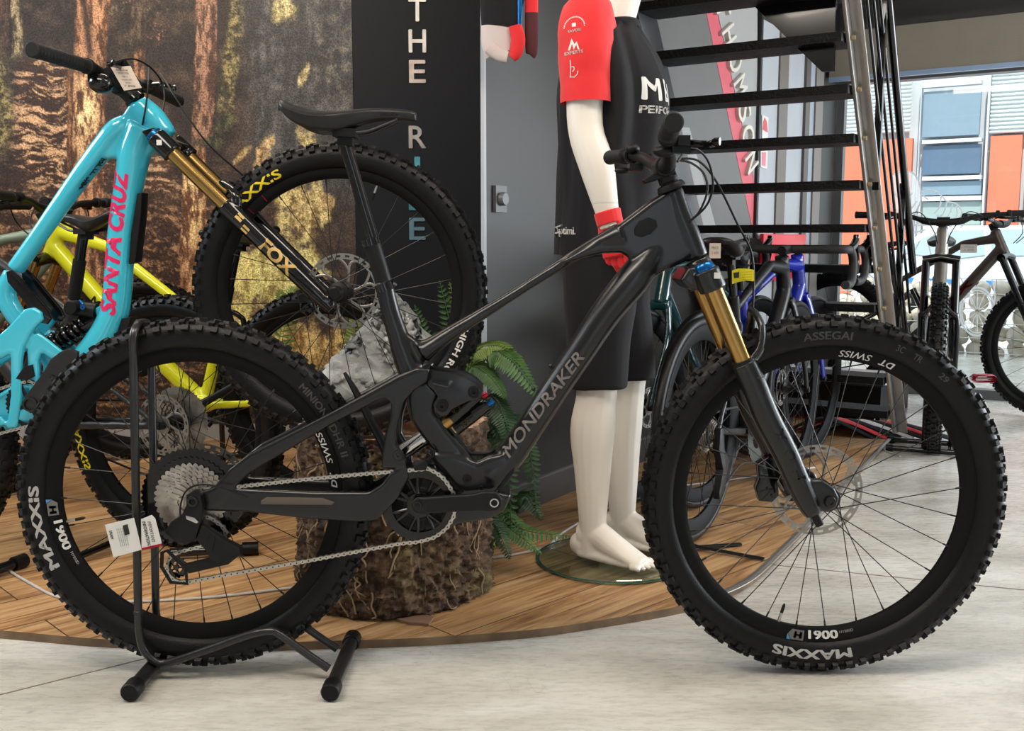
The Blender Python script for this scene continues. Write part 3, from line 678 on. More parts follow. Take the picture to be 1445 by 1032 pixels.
# ---- outside: pavement, building front
og = MB(); og.box((8, 12, -.06), (26, 14, .04)); gnd = struct('pavement', og, mat('pale_pavement', (.55, .55, .54), .8, var=.15)); gnd['kind'] = 'structure'
FO = -6.0
def FP(px, py, off=FO): return WP(px, py, off)
fac = thing('office_building', 'building across the street with orange panels and white corrugated cladding', 'building', FP(1340, 420)*1.0)
fac.location.z = 0; ORG[fac.name] = Vector(fac.location)
def frect(mb, x0, y0, x1, y1, off, th):
    """rectangle on the facade given by two corners"""
    a = FP(x0, y1, off); b_ = FP(x1, y0, off); s0 = (a-WC).dot(B_); s1 = (b_-WC).dot(B_); o = WC-A_*off
    mb.prism([o+B_*s0+UP*a.z, o+B_*s1+UP*a.z, o+B_*s1+UP*b_.z, o+B_*s0+UP*b_.z], A_*th)
q = MB(); o = WC-A_*(FO-.1); q.prism([o+B_*-3+UP*-.1, o+B_*9+UP*-.1, o+B_*9+UP*6, o+B_*-3+UP*6], A_*.3); q.build('wall', mat('facade_core', (.55, .58, .60), .7), fac, smooth=False)
orange = mat('orange_panel', (.66, .16, .085), .6, var=.06, vscale=3)
for x0, x1, y0, y1 in ((1120, 1229, 197, 430), (1229.8, 1288, 195, 430), (1391, 1443.3, 190, 322), (1444, 1560, 190, 330)):
    q = MB(); frect(q, x0, y0, x1, y1, FO+.03, .08); q.build('orange_panel', orange, fac, smooth=False)
wc_ = mat('white_corrugated', (.62, .66, .66), .5)
for x0, x1, yb, yt in ((1120, 1290, 195, 60), (1396, 1560, 189, 60)):
    a = FP(x0, yb, FO+.02); b_ = FP(x1, yt, FO+.02); s0 = (a-WC).dot(B_); s1 = (b_-WC).dot(B_); o = WC-A_*(FO+.0); q = MB(); nr = 34; H = 1.5
    pr = [(a.z+H*i/(nr*4), .035*(0, .9, 1, .1)[i % 4]) for i in range(nr*4+1)]
    q.add([p for z, d_ in pr for p in (o+B_*s0+UP*z-A_*d_, o+B_*s1+UP*z-A_*d_)], [(2*i, 2*i+1, 2*i+3, 2*i+2) for i in range(len(pr)-1)]); q.build('corrugated_cladding', wc_, fac, smooth=False)
wf = mat('white_window_frame', (.62, .68, .74), .5)
bw = thing('office_window', 'tall white framed window in the building across the street', 'window', FP(1343, 330)); 
q = MB()
for x0, y0, x1, y1 in ((1290, 105, 1301, 345), (1385, 105, 1396, 345), (1301, 112, 1385, 124), (1301, 194, 1385, 203), (1301, 247, 1385, 255), (1301, 276, 1385, 284), (1301, 318, 1385, 345)): frect(q, x0, y0, x1, y1, FO+.08, .12)
q.build('window_frame', wf, bw, smooth=False)
for y0, y1, cc in ((124, 194, (.20, .27, .33)), (203, 247, (.10, .15, .22)), (255, 276, (.20, .28, .34)), (284, 318, (.30, .38, .36))):
    q = MB(); frect(q, 1301, y0, 1385, y1, FO+.03, .05); q.build('pane', mat('far_pane_%d' % y0, cc, .35, spec=.2), bw, smooth=False)
# stone gabion wall
gb = thing('gabion_wall', 'low wall of pale stones behind wire mesh across the street', 'wall', G(1390, 530)+A_*3)
gm = mat('pale_stone', (.62, .56, .46), .85, bump=.5, bscale=12, var=.35, vscale=3)
q = MB(); rr = random.Random(3); o = WC-A_*(-2.6)
for i in range(46):
    for j in range(5):
        c = o+B_*(-1.0+i*.15+rr.uniform(-.03, .03))+UP*(.04+j*.125+rr.uniform(-.02, .02))+A_*rr.uniform(-.04, .04)
        q.ell(c, (rr.uniform(.07, .1), rr.uniform(.07, .1), rr.uniform(.055, .075)), 8, 6, Euler((rr.random(), rr.random(), rr.random())).to_matrix())
q.build('stones', gm, gb)
q = MB()
for i in range(48): c = o+B_*(-1.1+i*.145)-A_*.12; q.cyl(c, c+UP*.62, .003, seg=5)
for j in range(6): c = o+B_*-1.1-A_*.12+UP*(.02+j*.12); q.cyl(c, c+B_*6.8, .003, seg=5)
q.build('wire_mesh', steel, gb)
# parked car
car = thing('car', 'pale blue-white parked car behind the shop window', 'car', WC+A_*4.6+B_*1.9)
cm_ = mat('car_white_paint', (.66, .74, .80), .25, 0, .5); cg = mat('car_glass', (.42, .56, .66), .1); CO = -4.2
def cpoly(px, off): return [WP(x, y, off) for x, y in px]
q = MB(); q.prism(cpoly([(1196, 440), (1200, 392), (1222, 372), (1262, 352), (1300, 328), (1345, 319), (1480, 317), (1560, 330), (1600, 372), (1604, 452), (1560, 466), (1230, 466)], CO), A_*1.6, .07); q.build('body', cm_, car)
for pl_ in ([(1272, 356), (1305, 334), (1345, 326), (1388, 324), (1390, 360), (1340, 366)], [(1398, 324), (1476, 323), (1490, 360), (1400, 361)]):
    q = MB(); q.prism(cpoly(pl_, CO+.012), A_*.03, 0); q.build('side_window', cg, car, smooth=False)
for x in (1262, 1530):
    q = MB(); q.lathe([(.0, -.02), (.2, -.02), (.2, .0), (.31, .0), (.33, .03), (.33, .2), (.0, .2)], WP(x, 452, CO+.03), A_, 32); q.build('wheel', matt_black, car)
q = MB(); q.prism(cpoly([(1222, 390), (1440, 398), (1440, 404), (1222, 396)], CO+.014), A_*.02, 0); q.build('blue_trim', mat('blue_stripe', (.05, .22, .60), .3), car, smooth=False)
# ================================================================ THE BLACK MOUNTAIN BIKE IN FRONT
def poly_at(px, Y): return [P(x, y, Y) for x, y in px]
def slab(mb, px, Y, th, bev=.004):
    """plate traced on its near face (plane y=Y) and th thick away from the camera"""
    return mb.prism(poly_at(px, Y), Vector((0, th, 0)), bev)
def slab2(mb, px, Yn, th, bev=.004):
    """the same plate on both sides of the bike"""
    q = poly_at(px, Yn); mb.prism(q, Vector((0, th, 0)), bev)
    mb.prism([Vector((p.x, -Yn-th, p.z)) for p in q], Vector((0, th, 0)), bev)
def slab2c(mb, px, Yn, th, yc, bev=.004):
    q = poly_at(px, yc+Yn); mb.prism(q, Vector((0, th, 0)), bev)
    mb.prism([Vector((p.x, yc-Yn-th, p.z)) for p in q], Vector((0, th, 0)), bev)
def ptube(mb, px, Y=0.0, seg=14, wide=1.0, n=4, ref=(0, 1, 0)):
    """px: (x, y, half thickness in px[, Y]) traced points -> smooth tube"""
    q = []
    for p in px:
        yy = p[3] if len(p) > 3 else Y
        v = P(p[0], p[1], yy); r = p[2]*PX(yy); q.append((v.x, v.y, v.z, r))
    c = cr(q, n); return mb.tube([x[:3] for x in c], [(x[3], x[3]*wide) for x in c], seg, ref=ref)
def pbolt(mb, x, y, Y, r, depth=.006, hexr=None):
    c = P(x, y, Y); mb.lathe([(.0, -.001*0), (r*.45, 0.0), (r*.5, -depth*.5), (r*.9, -depth*.5), (r, -depth*.2), (r, depth)], c, (0, 1, 0), 24); return mb

FWc = P(1161, 699, 0); RWc = P(277, 698, 0)
bike = thing('mountain_bike', 'matt black full-suspension mountain bike with gold fork standing in the foreground', 'bicycle', (0.0, 0, 0))
ph = radians(-96)
fw = place_wheel(bike, 'front_wheel', FWc, (0, 0, 0), (.3805, .0325, 'mtb', .028), 28, (.1, .045), valve=radians(-107), phase=.06)
rw_ = place_wheel(bike, 'rear_wheel', RWc, (0, 0, 0), (.371, .031, 'mtb', .028), 28, (.1, .05), valve=radians(-168.), phase=.02)
def decal(parent, m, data, name='lettering', loc=None):
    me = bpy.data.meshes.new(name); me.from_pydata(data[0], [], data[1]); me.materials.append(m); return put(name, me, None, parent, loc)
def side_y(Wm):
    def f(r):
        t = max(-1, min(1, (r-Wm['cen'])/Wm['hh'])); a = math.acos(t)
        return -(Wm['w']*(sin(a)**.9))-.0012
    return f
def rim_y(Wm):
    ri, bead = Wm['ri'], Wm['bead']
    def f(r): k = max(0, min(1, (r-ri-.006)/(bead-.004-ri-.006))); return -(.0165*(.62+.38*k))-.0022
    return f
W1 = WH[(.3805, .0325, 'mtb', .028)]; W2 = WH[(.371, .031, 'mtb', .028)]
# writing on the sidewalls and rims (inward=True: tops of the letters towards the hub)
def wheel_text(whl, Wm, s, length, h, r, angdeg, m, inward, rim=False, bold=.03, **k):
    d = text_arc(s, length, h, r, radians(angdeg), rim_y(Wm) if rim else side_y(Wm), inward=inward, bold=bold, **k)
    return decal(whl, m, d)
wheel_text(fw, W1, 'MAXXIS', .172, .020, .3405, -93.5, white_dec, False, bold=.075)
wheel_text(fw, W1, '1900', .064, .017, .3025, -88.6, white_paper, True, rim=True, bold=.075)
wheel_text(fw, W1, 'HYBRID', .030, .005, .300, -79.0, white_dec, True, rim=True)
wheel_text(fw, W1, 'DT', .033, .013, .305, 67.5, white_paper, True, rim=True, bold=.05, shear=.15)
wheel_text(fw, W1, 'SWISS', .068, .014, .305, 80.3, white_paper, True, rim=True, bold=.02, shear=.15)
wheel_text(fw, W1, 'ASSEGAI', .102, .017, .3435, 92.0, faint_dec, False, bold=.05)
wheel_text(fw, W1, '3C', .018, .014, .3440, 66.3, faint_dec, False, bold=.04)
wheel_text(fw, W1, 'TR', .020, .013, .3440, 59.5, faint_dec, False, bold=.04)
wheel_text(fw, W1, '29', .022, .013, .3440, 48., faint_dec, False, bold=.04)
wheel_text(rw_, W2, 'MAXXIS', .185, .020, .3310, 191.5, white_dec, False, bold=.075)
wheel_text(rw_, W2, '1900', .066, .017, .2945, 196.6, white_paper, True, rim=True, bold=.075)
wheel_text(rw_, W2, 'HYBRID', .030, .005, .292, 207.5, white_dec, True, rim=True)
wheel_text(rw_, W2, 'DT', .033, .013, .297, 6.8, white_paper, True, rim=True, bold=.05, shear=.15)
wheel_text(rw_, W2, 'SWISS', .070, .014, .297, 20.5, white_paper, True, rim=True, bold=.02, shear=.15)
wheel_text(rw_, W2, 'MINION', .082, .016, .3340, 38.5, faint_dec, False, bold=.05)
wheel_text(rw_, W2, 'DHR II', .072, .016, .3340, 21.5, faint_dec, False, bold=.05)
for whl, Wm, a in ((fw, W1, radians(-99.8)), (rw_, W2, radians(184.6))):
    r0 = Wm['ri']+.004; yy = -.0165-.0018
    def rp_(dr, da, dy=0): return Vector(((r0+dr)*cos(a+da), yy+dy, (r0+dr)*sin(a+da)))
    q = MB().use(grey_dec); ol = [(-.001, -.034), (.010, -.056), (.022, -.030)]+[(.022, -.03+.0144*k) for k in range(1, 7)]+[(-.001, .056-.0144*k) for k in range(0, 6)]
    c0 = rp_(.01, 0); pts = [rp_(*o) for o in ol]; q.add([c0]+pts, [(0, i+1, (i+1) % len(pts)+1) for i in range(len(pts))]); put('decal_arrow', q.mesh('decal_arrow', False), None, whl)
    q = MB().use(mat('light_blue_decal', (.08, .28, .62), .4)); q.add([rp_(.010, -.060, -.0003), rp_(.023, -.058, -.0003), rp_(.023, -.032, -.0003)], [(0, 1, 2)]); put('decal_corner', q.mesh('decal_corner', False), None, whl)
    decal(whl, ink, text_arc('H', .017, .015, r0+.0105, a+.015, yy-.0005, inward=True, bold=.12), 'letter')

# ---- main frame, one continuous carbon skin
m_ = MB()
ptube(m_, [(948, 268, 15), (958, 300, 16), (972, 335, 17), (984, 364, 15.5)], seg=16)
slab(m_, [(917, 284), (943, 268), (960, 290), (978, 330), (984, 356), (968, 370), (940, 382), (915, 398), (896, 424), (868, 406), (884, 378), (889, 364), (878, 357), (850, 358), (822, 365), (796, 374), (790, 369), (830, 346), (872, 318), (895, 301)], -.021, .042, .009)
ptube(m_, [(596, 497, 17), (612, 487, 13), (640, 468, 10.5), (700, 431, 8), (760, 393, 7), (800, 368, 8), (835, 348, 10), (875, 331, 17)], seg=14, wide=1.25)
ptube(m_, [(934, 342, 10), (915, 366, 19), (895, 393, 24), (856, 441, 22), (820, 495, 20.5), (787, 543, 20), (760, 584, 20), (737, 619, 20), (714, 650, 21), (688, 668, 24)], seg=18, wide=1.15)
slab(m_, [(600, 640), (640, 640), (672, 652), (690, 644), (712, 640), (724, 662), (700, 696), (655, 701), (640, 690)], -.036, .072, .012)
slab(m_, [(560, 664), (600, 655), (640, 668), (655, 695), (700, 694), (722, 700), (712, 724), (690, 735), (645, 742), (622, 757), (590, 765), (560, 757), (543, 735), (543, 690)], -.030, .066, .012)
slab(m_, [(571, 548), (580, 538), (604, 535), (622, 556), (614, 580), (632, 606), (668, 650), (650, 676), (612, 640), (590, 612), (577, 592), (572, 570)], -.030, .060, .012)
ptube(m_, [(543, 404, 12.5), (551, 440, 13.5), (562, 475, 15), (573, 508, 17.5), (590, 545, 21)], seg=16)
slab(m_, [(573, 470), (586, 480), (600, 482), (616, 478), (606, 500), (585, 530), (568, 516)], -.014, .028, .008)
frame_me = remesh(m_.mesh('frame'), .0032, 6, [frame_black])
frame = put('frame', frame_me, None, bike)
q = MB().use(frame_dec); u = P(819, 501, -.034)-P(711, 645, -.034); v = Vector((0, -1, 0)).cross(u) * -1
c = P(765.5, 571.5, -.0335)+Vector((0, 0, 0)); text_fit(q, 'MONDRAKER', .262, .0245, c, u, Vector((0, 1, 0)).cross(u)*-1, bold=.035, shear=.22)
subdiv(q, 1); project(q, frame, (0, 1, 0), .0012); q.build('frame_lettering', None, frame, smooth=False)
for x, y, Y, r in ((659, 676, -.0375, .0095), (679, 689, -.037, .005)): q = MB(); pbolt(q, x, y, Y, r); q.build('frame_bolt', matt_black, frame)
q = MB()
slab(q, [(895, 323), (902, 312), (915, 307), (926, 311), (928, 320), (919, 330), (905, 335), (896, 332)], -.0245, .004, .0015)
q.build('cable_port', matt_black, frame)
q = MB(); slab(q, [(694, 692), (721, 659), (727, 659), (726, 668), (706, 694)], -.028, .05, .004); q.build('charge_port_cover', matt_black, frame)
for i, (x, y) in enumerate(((777, 517), (753, 549))):
    q = MB(); q.ell(P(x, y, 0), (.004, .004, .005), 10, 6); q.build('bottle_bolt', dark_metal, frame)
q = MB(); ptube(q, [(664, 640, 3), (688, 640, 3), (698, 634, 3)], -.01); ptube(q, [(650, 629, 3), (664, 640, 3)], -.01); q.build('lower_bottle_mount', matt_black, frame)

# ---- swingarm
m_ = MB()
slab2(m_, [(606, 521), (588, 519), (562, 530), (515, 556), (470, 580), (400, 616), (350, 641), (322, 663), (300, 689), (272, 697), (262, 708), (272, 722), (300, 722), (314, 712), (330, 690), (352, 668), (400, 640), (470, 598), (513, 576), (532, 566), (544, 563), (551, 569), (551, 585), (543, 615), (539, 640), (538, 662), (574, 662), (573, 648), (559, 625), (561, 600), (570, 568), (584, 552), (603, 539)], -.062, .017, .006)
slab2(m_, [(268, 698), (300, 688), (335, 690), (440, 695), (520, 695), (538, 684), (550, 668), (574, 655), (577, 676), (562, 704), (547, 720), (531, 735), (505, 738), (430, 733), (350, 724), (283, 722), (266, 715)], -.0605, .017, .006)
m_.prism([Vector((p.x, -.05, p.z)) for p in poly_at([(603, 521), (572, 527), (574, 545), (603, 540)], -.05)], Vector((0, .10, 0)), .004)
swing = put('swingarm', remesh(m_.mesh('swingarm'), .003, 4, [frame_black]), None, bike)
q = MB(); slab(q, [(368, 707), (376, 702), (455, 703), (472, 709), (468, 713), (368, 712)], -.0628, .002, .0006); q.build('chainstay_inlay', mat('brown_inlay', (.10, .078, .062), .5), swing)
q = MB()
for i in range(13): ptube(q, [(318+i*15.5, 701, 1.6), (323+i*15.5, 696, 2.2), (330+i*15.5, 694.5, 1.4)], -.052, n=2)
q.build('chainstay_guard', matt_black, swing)
q = MB(); pbolt(q, 562, 643, -.064, .0105); pbolt(q, 562, 643, -.067, .006); q.build('pivot_bolt', dark_metal, swing)
q = MB(); ptube(q, [(486, 526, 2.2, -.01), (503, 555, 4.5, -.01), (522, 592, 5.5, -.01), (538, 622, 6, -.01), (545, 640, 6, -.01)], wide=2.4); q.build('mudguard', matt_black, swing)
# ---- rocker link
m_ = MB()
slab2(m_, [(602, 522), (640, 527), (657, 531), (671, 539), (681, 549), (681, 560), (673, 566), (661, 567), (648, 573), (637, 579), (632, 586), (622, 588), (613, 582), (611, 571), (617, 560), (612, 552), (603, 544)], -.040, .014, .004)
link = m_.build('rocker_link', frame_black, bike)
for x, y in ((669, 553.5), (624, 573)): q = MB(); pbolt(q, x, y, -.043, .0125, .010); pbolt(q, x, y, -.046, .0075, .012); q.build('link_bolt', matt_black, link)
q = MB(); slab(q, [(609, 539), (616, 535), (638, 537), (641, 540), (624, 557), (619, 553)], -.0408, .002, .0006); q.build('link_recess', gloss_black, link)
# ---- rear shock
q = MB(); q.cyl(P(560, 645, 0), P(575, 634, 0), .012, seg=24); q.build('rear_shock', matt_black, bike); shock = bpy.data.objects['rear_shock']
q = MB(); q.cyl(P(570, 637.5, 0), P(600, 617, 0), .0175, seg=28); q.build('chrome_shaft', mat('chrome', (.62, .60, .58), .1, 1), shock)
q = MB(); q.cyl(P(622, 602, -.01), P(637, 591, -.01), .0150, seg=24); q.build('gold_sleeve', gold, shock)
q = MB(); q.cyl(P(637, 591, -.01), P(672, 560, -.01), .0158, seg=24); q.cyl(P(643, 607, -.012), P(689, 571, -.012), .0128, seg=24); q.cyl(P(668, 585, -.012), P(686, 571, -.012), .0142, seg=24); q.build('shock_body', gloss_black, shock)
q = MB(); u = P(672, 560)-P(637, 591); text_fit(q, 'FOX', .022, .012, P(645, 578.5, -.0275), u, Vector((0, -1, 0)).cross(u)*1, bold=.06); text_fit(q, 'FOX', .019, .012, P(657, 597, -.0265), u, Vector((0, -1, 0)).cross(u), bold=.06)
q.build('shock_lettering', mat('gold_print', (.62, .40, .12), .4), shock, smooth=False)
q = MB(); q.cyl(P(681, 560, -.012), P(687, 556, -.012), .006); q.build('red_dial', red_ano, shock)
q = MB(); q.cyl(P(689, 571, -.012), P(696, 566, -.012), .007); q.build('blue_dial', blue_ano, shock)

# ---- seatpost and saddle
q = MB(); ptube(q, [(484, 196, 8.5), (497, 238, 8.5), (512, 290, 8.5), (528, 342, 8.5)], n=2, seg=20); post = q.build('seatpost', gloss_black, bike)
q = MB(); ptube(q, [(524, 342, 12), (534, 374, 12), (541, 398, 12)], n=2, seg=20); q.build('seatpost_sleeve', matt_black, post)
q = MB(); ptube(q, [(522, 337, 12.5), (525, 347, 12.5)], n=1, seg=20); q.build('seal_collar', gloss_black, post)
q = MB(); ptube(q, [(541, 400, 13.5), (545, 411, 13.5)], n=1, seg=20); q.cyl(P(552, 399, -.006), P(557, 402, .006), .0055); q.build('seat_clamp', gloss_black, bike)
def saddle_mesh(mb, L=.275, W=.14, H=.045):
    """nose towards +x, origin at the middle of the rails; top at z=0"""
    st = [(-.5, .0, .40, .020, .012), (-.47, .004, .72, .030, .018), (-.40, -.004, .95, .045, .024), (-.28, -.014, 1.0, .056, .028), (-.14, -.016, .78, .060, .028), (0, -.012, .48, .052, .026), (.15, -.007, .31, .036, .022), (.32, -.006, .27, .026, .019), (.44, -.008, .25, .024, .018), (.49, -.011, .2, .020, .014), (.50, -.016, .1, .010, .008)]
    st = [tuple(x) for x in cr(st, 4)]; N = 20; vs = []
    for x, z, wd, dp, _ in st:
        for k in range(N):
            a = 2*pi*k/N; cx_ = cos(a); sx_ = sin(a)
            yy = W/2*wd*(abs(cx_)**.8)*(1 if cx_ > 0 else -1)
            zz = z+(sx_*.006 if sx_ > 0 else sx_*dp*.85*(abs(cx_)**.35 if abs(cx_) > .01 else .2)) - (abs(cx_)**3)*.010*wd
            vs.append((x*L, yy, zz))
    n = len(st); mb.add(vs, [(i*N+k, i*N+(k+1) % N, (i+1)*N+(k+1) % N, (i+1)*N+k) for i in range(n-1) for k in range(N)]+[tuple(range(N)), tuple((n-1)*N+k for k in range(N))[::-1]])
def make_saddle(parent, c, pitch=0., yaw=0., name='saddle', top_m=None, local=False, rev=False):
    mb = MB().use(top_m or mat('saddle_leather', (.012, .0115, .0115), .36, spec=.4)); saddle_mesh(mb)
    s = put(name, mb.mesh('saddle'), None, parent, Vector(c)-(Vector() if local else world_org(parent)), (0, pitch, yaw))
    r = MB()
    for sd in (-1, 1): r.tube([tuple(x) for x in cr([(-.105, sd*.03, -.022), (-.075, sd*.026, -.042), (-.04, sd*.022, -.050), (.03, sd*.022, -.050), (.07, sd*.018, -.036), (.10, sd*.012, -.022)], 4)], .0036, 8)
    put('rail', r.mesh('rail'), dark_metal, s) if False else None
    r.use(dark_metal); r.mi = [0]*len(r.f); put('rail', r.mesh('rail'), None, s)
    k = MB().use(matt_black); k.box((-.005, 0, -.052), (.046, .056, .016)); k.box((-.005, 0, -.066), (.03, .03, .02)); put('clamp', k.mesh('clamp'), None, s)
    return s
sad = make_saddle(bike, P(492, 152, 0)+Vector((0, 0, 0)), radians(1.5))
q = MB(); text_fit(q, 'ERGON', .036, .006, P(549, 160, -.021), (1, 0, 0), (0, 0, 1), bold=.03); o = q.build('saddle_lettering', mat('saddle_print', (.09, .085, .08), .5), bike, smooth=False)
o.parent = sad; o.location = -sad.location; o.rotation_euler = (0, 0, 0)

# ---- fork
m_ = MB()
# lowers: near and far leg plus the arch in front of the stanchions
def leg(Y):
    ptube(m_, [(1049, 512, 18, Y), (1062, 540, 18.5, Y), (1082, 590, 19, Y), (1108, 640, 18.5, Y), (1130, 690, 17, Y), (1143, 716, 15, Y), (1148, 726, 12, Y)], seg=18)
    m_.prism([Vector((p.x, Y-.012, p.z)) for p in poly_at([(1128, 676), (1158, 676), (1176, 688), (1183, 702), (1178, 716), (1165, 722), (1148, 716)], Y)], Vector((0, .024, 0)), .006)
leg(-.066)
n0 = len(m_.v)
nearv = list(m_.v); nearf = list(m_.f)
m_.add([(x, -y, z) for x, y, z in nearv], [tuple(reversed(f)) for f in nearf])
for k in (0, 1): pass
a_ = P(1052, 500, -.066); tp = P(1066, 452, 0)
arch = cr([(a_.x+.006, -.070, a_.z-.02), (a_.x+.030, -.066, a_.z+.012), (a_.x+.036, -.05, a_.z+.052), (a_.x+.030, -.02, a_.z+.078), (a_.x+.028, 0, a_.z+.083), (a_.x+.030, .02, a_.z+.078), (a_.x+.036, .05, a_.z+.052), (a_.x+.030, .066, a_.z+.012), (a_.x+.006, .070, a_.z-.02)], 4)
m_.tube([tuple(x) for x in arch], [(.0115, .007)]*len(arch), 10)
fork = put('fork', remesh(m_.mesh('fork'), .003, 4, [frame_black]), None, bike)
top = lambda Y: P(1008, 404, Y)
dirn = (P(1049, 512, 0)-P(1003, 400, 0)).normalized()
for Y in (-.066, .066):
    q = MB(); a = P(1049, 512, -.066); a = Vector((a.x, Y, a.z)); q.cyl(a-dirn*.182, a+dirn*.004, .0183, seg=28); q.build('stanchion', gold, fork)
    q = MB(); q.lathe([(.0185, -.006), (.0225, -.006), (.0235, 0), (.0235, .005), (.0185, .005)], a, dirn, 28, closed=True); q.build('wiper_seal', matt_black, fork)
q = MB(); q.prism([Vector((p.x, -.085, p.z)) for p in poly_at([(984, 395), (996, 385), (1021, 382), (1043, 394), (1047, 403), (1014, 416), (1002, 407)], -.085)], Vector((0, .04, 0)), .006)
crown = MB()
a0 = P(1049, 512, -.066)-dirn*.172
for sy in (-1, 1):
    c = Vector((a0.x, sy*.066, a0.z)); crown.cyl(c+dirn*.012, c-dirn*.032, .0275, .0265, seg=24)
cc = Vector((a0.x-.012, 0, a0.z+.004))
crown.prism([Vector((cc.x+x, -.066, cc.z+z)) for x, z in ((-.05, .004), (-.034, .030), (-.005, .034), (.022, .020), (.022, -.014), (.0, -.020), (-.03, -.014))], Vector((0, .132, 0)), .008)
crown.cyl(P(983, 366, 0), P(991, 384, 0), .0255, .027, seg=28)
cr_o = put('crown', remesh(crown.mesh('crown'), .003, 3, [frame_black]), None, fork)
q = MB(); c = Vector((a0.x, -.066, a0.z))-dirn*.034
q.lathe([(0, -.012), (.016, -.012), (.0195, -.008), (.021, 0), (.021, .004)], c, dirn, 12); q.build('blue_top_cap', blue_ano, fork)
q = MB(); p_ = P(1004, 385, -.0915); 
ws = MB(); c = P(1005, 386, -.092); ws.box(P(1012, 389, -.0945)+Vector((0, 0, 0)), (.012, .001, .012)); ws.build('small_white_sticker', white_paper, fork, smooth=False)
q = MB(); q.cyl(P(1147, 722, -.066), P(1157, 741, -.066), .0095, .0088, seg=20); q.build('foot_bolt', matt_black, fork)
q = MB(); c = P(1172, 709, -.084); q.lathe([(.0, .0), (.005, 0.0), (.005, -.003), (.0105, -.003), (.012, 0), (.012, .012)], c, (0, 1, 0), 24); q.cyl(Vector((FWc.x, -.07, FWc.z)), Vector((FWc.x, .07, FWc.z)), .0075); q.build('front_axle', gloss_black, fork)
q = MB(); u = P(1075, 531, -.09)-P(1064, 534, -.09); text_fit(q, 'FOX', .016, .0045, P(1073.5, 533, -.0905), u, Vector((0, -1, 0)).cross(u), bold=.04); q.build('fork_lettering', white_dec, fork, smooth=False)
big = MB(); u = -dirn
for ch, (x, y) in zip('FOX', ((1129, 672), (1116, 644), (1102, 616))):
    text_fit(big, ch, .026, .022, P(x, y, -.0925), u, Vector((0, -1, 0)).cross(u), bold=.05)
project(big, fork, (0, 1, 0), .001); big.build('fork_side_lettering', gloss_black, fork, smooth=False)
# front brake caliper on the far leg
cal = MB(); Yc = .05
slab(cal, [(1070, 655), (1085, 645), (1100, 650), (1104, 668), (1098, 680), (1100, 700), (1090, 710), (1072, 708), (1067, 690), (1072, 678)], Yc-.018, .03, .005)
cal.build('front_brake_caliper', gloss_black, bike); calo = bpy.data.objects['front_brake_caliper']
q = MB(); ptube(q, [(1104, 652, 2.5, .055), (1095, 668, 3, .055), (1104, 686, 3.5, .055), (1120, 702, 4, .055), (1136, 712, 4.5, .055)]); ptube(q, [(1100, 712, 3, .055), (1116, 716, 3.5, .055), (1134, 716, 4, .055)]); q.build('caliper_bracket', mat('silver_bracket', (.35, .34, .33), .35, .8), calo)
for x, y in ((1080, 664), (1083, 690), (1090, 700)): q = MB(); q.ell(P(x, y, Yc-.02), .003, 8, 6); q.build('caliper_bolt', dark_metal, calo)

# ---- cockpit
bc = P(936, 226, 0)
bar_pts = cr([(.268, -.385, 1.1175), (.276, -.27, 1.113), (.292, -.17, 1.104), (.305, -.10, 1.082), (.309, -.04, 1.073), (.309, .04, 1.073), (.302, .10, 1.083), (.283, .17, 1.106), (.258, .27, 1.116), (.236, .385, 1.122)], 5)
br = [.0112 if abs(p[1]) > .16 else .0112+.0052*(1-max(0, abs(p[1])-.05)/.11) if abs(p[1]) > .05 else .0165 for p in bar_pts]
q = MB(); q.tube([tuple(p) for p in bar_pts], br, 20); hb = q.build('handlebar', matt_black, bike)
def grip(parent, p0, p1, local=False):
    p0, p1 = Vector(p0), Vector(p1); d = (p1-p0); L = d.length; d = d.normalized(); q = MB()
    prof = [(.0, -.002), (.0150, -.002), (.0172, 0), (.0172, .006)]
    n = 16
    for i in range(n): h = .008+(L-.03)*i/n; prof += [(.0165, h), (.0158, h+.002), (.0165, h+.004)]
    prof += [(.0165, L-.02), (.0188, L-.018), (.0188, L-.006), (.0178, L-.004), (.0115, L-.002)]
    q.lathe(prof, p0, d, 28); return q.build('grip', mat('grip_rubber', (.009, .009, .0095), .6, spec=.3), parent, local=local)
def pt_on(bp, y): 
    for a, b in zip(bp[:-1], bp[1:]):
        if (a[1]-y)*(b[1]-y) <= 0: t = (y-a[1])/(b[1]-a[1]+1e-9); return Vector(tuple(a+(b-a)*t))
grip(hb, pt_on(bar_pts, -.384), pt_on(bar_pts, -.255)); grip(hb, pt_on(bar_pts, .384), pt_on(bar_pts, .255))
def brake_lever(parent, c, sd, fwd=Vector((1, 0, 0)), local=False):
    """c: clamp on the bar; sd: -1 near side, 1 far side; fwd: forward of the bike"""
    c = Vector(c); out = Vector((0, 0, 1)).cross(fwd)*1.0*sd; up = Vector((0, 0, 1))
    q = MB().use(matt_black); q.lathe([(.0125, -.008), (.0175, -.008), (.0185, 0), (.0175, .008), (.0125, .008)], c, out, 20, closed=True)
    b0 = c+fwd*.018-up*.006; q.tube([b0-out*.006, b0+fwd*.008-out*.03-up*.002, b0+fwd*.006-out*.058-up*.004], [.0095, .0105, .0085], 12)
    q.box(b0+fwd*.012-out*.012, (.022, .03, .018), Matrix((fwd, out, up)).transposed())
    o = q.build('brake_lever', None, parent, local=local)
    q = MB().use(gloss_black); pts = cr([tuple(b0+fwd*.02-out*.012-up*.004), tuple(b0+fwd*.045+out*.008-up*.008), tuple(b0+fwd*.055+out*.04-up*.010), tuple(b0+fwd*.052+out*.075-up*.010), tuple(b0+fwd*.060+out*.085-up*.010)], 4)
    q.tube([tuple(p) for p in pts], [(.0045, .007)]*len(pts), 8, ref=up); o2 = q.build('lever_blade', None, o, local=local)
    return o, b0-out*.058+fwd*.006
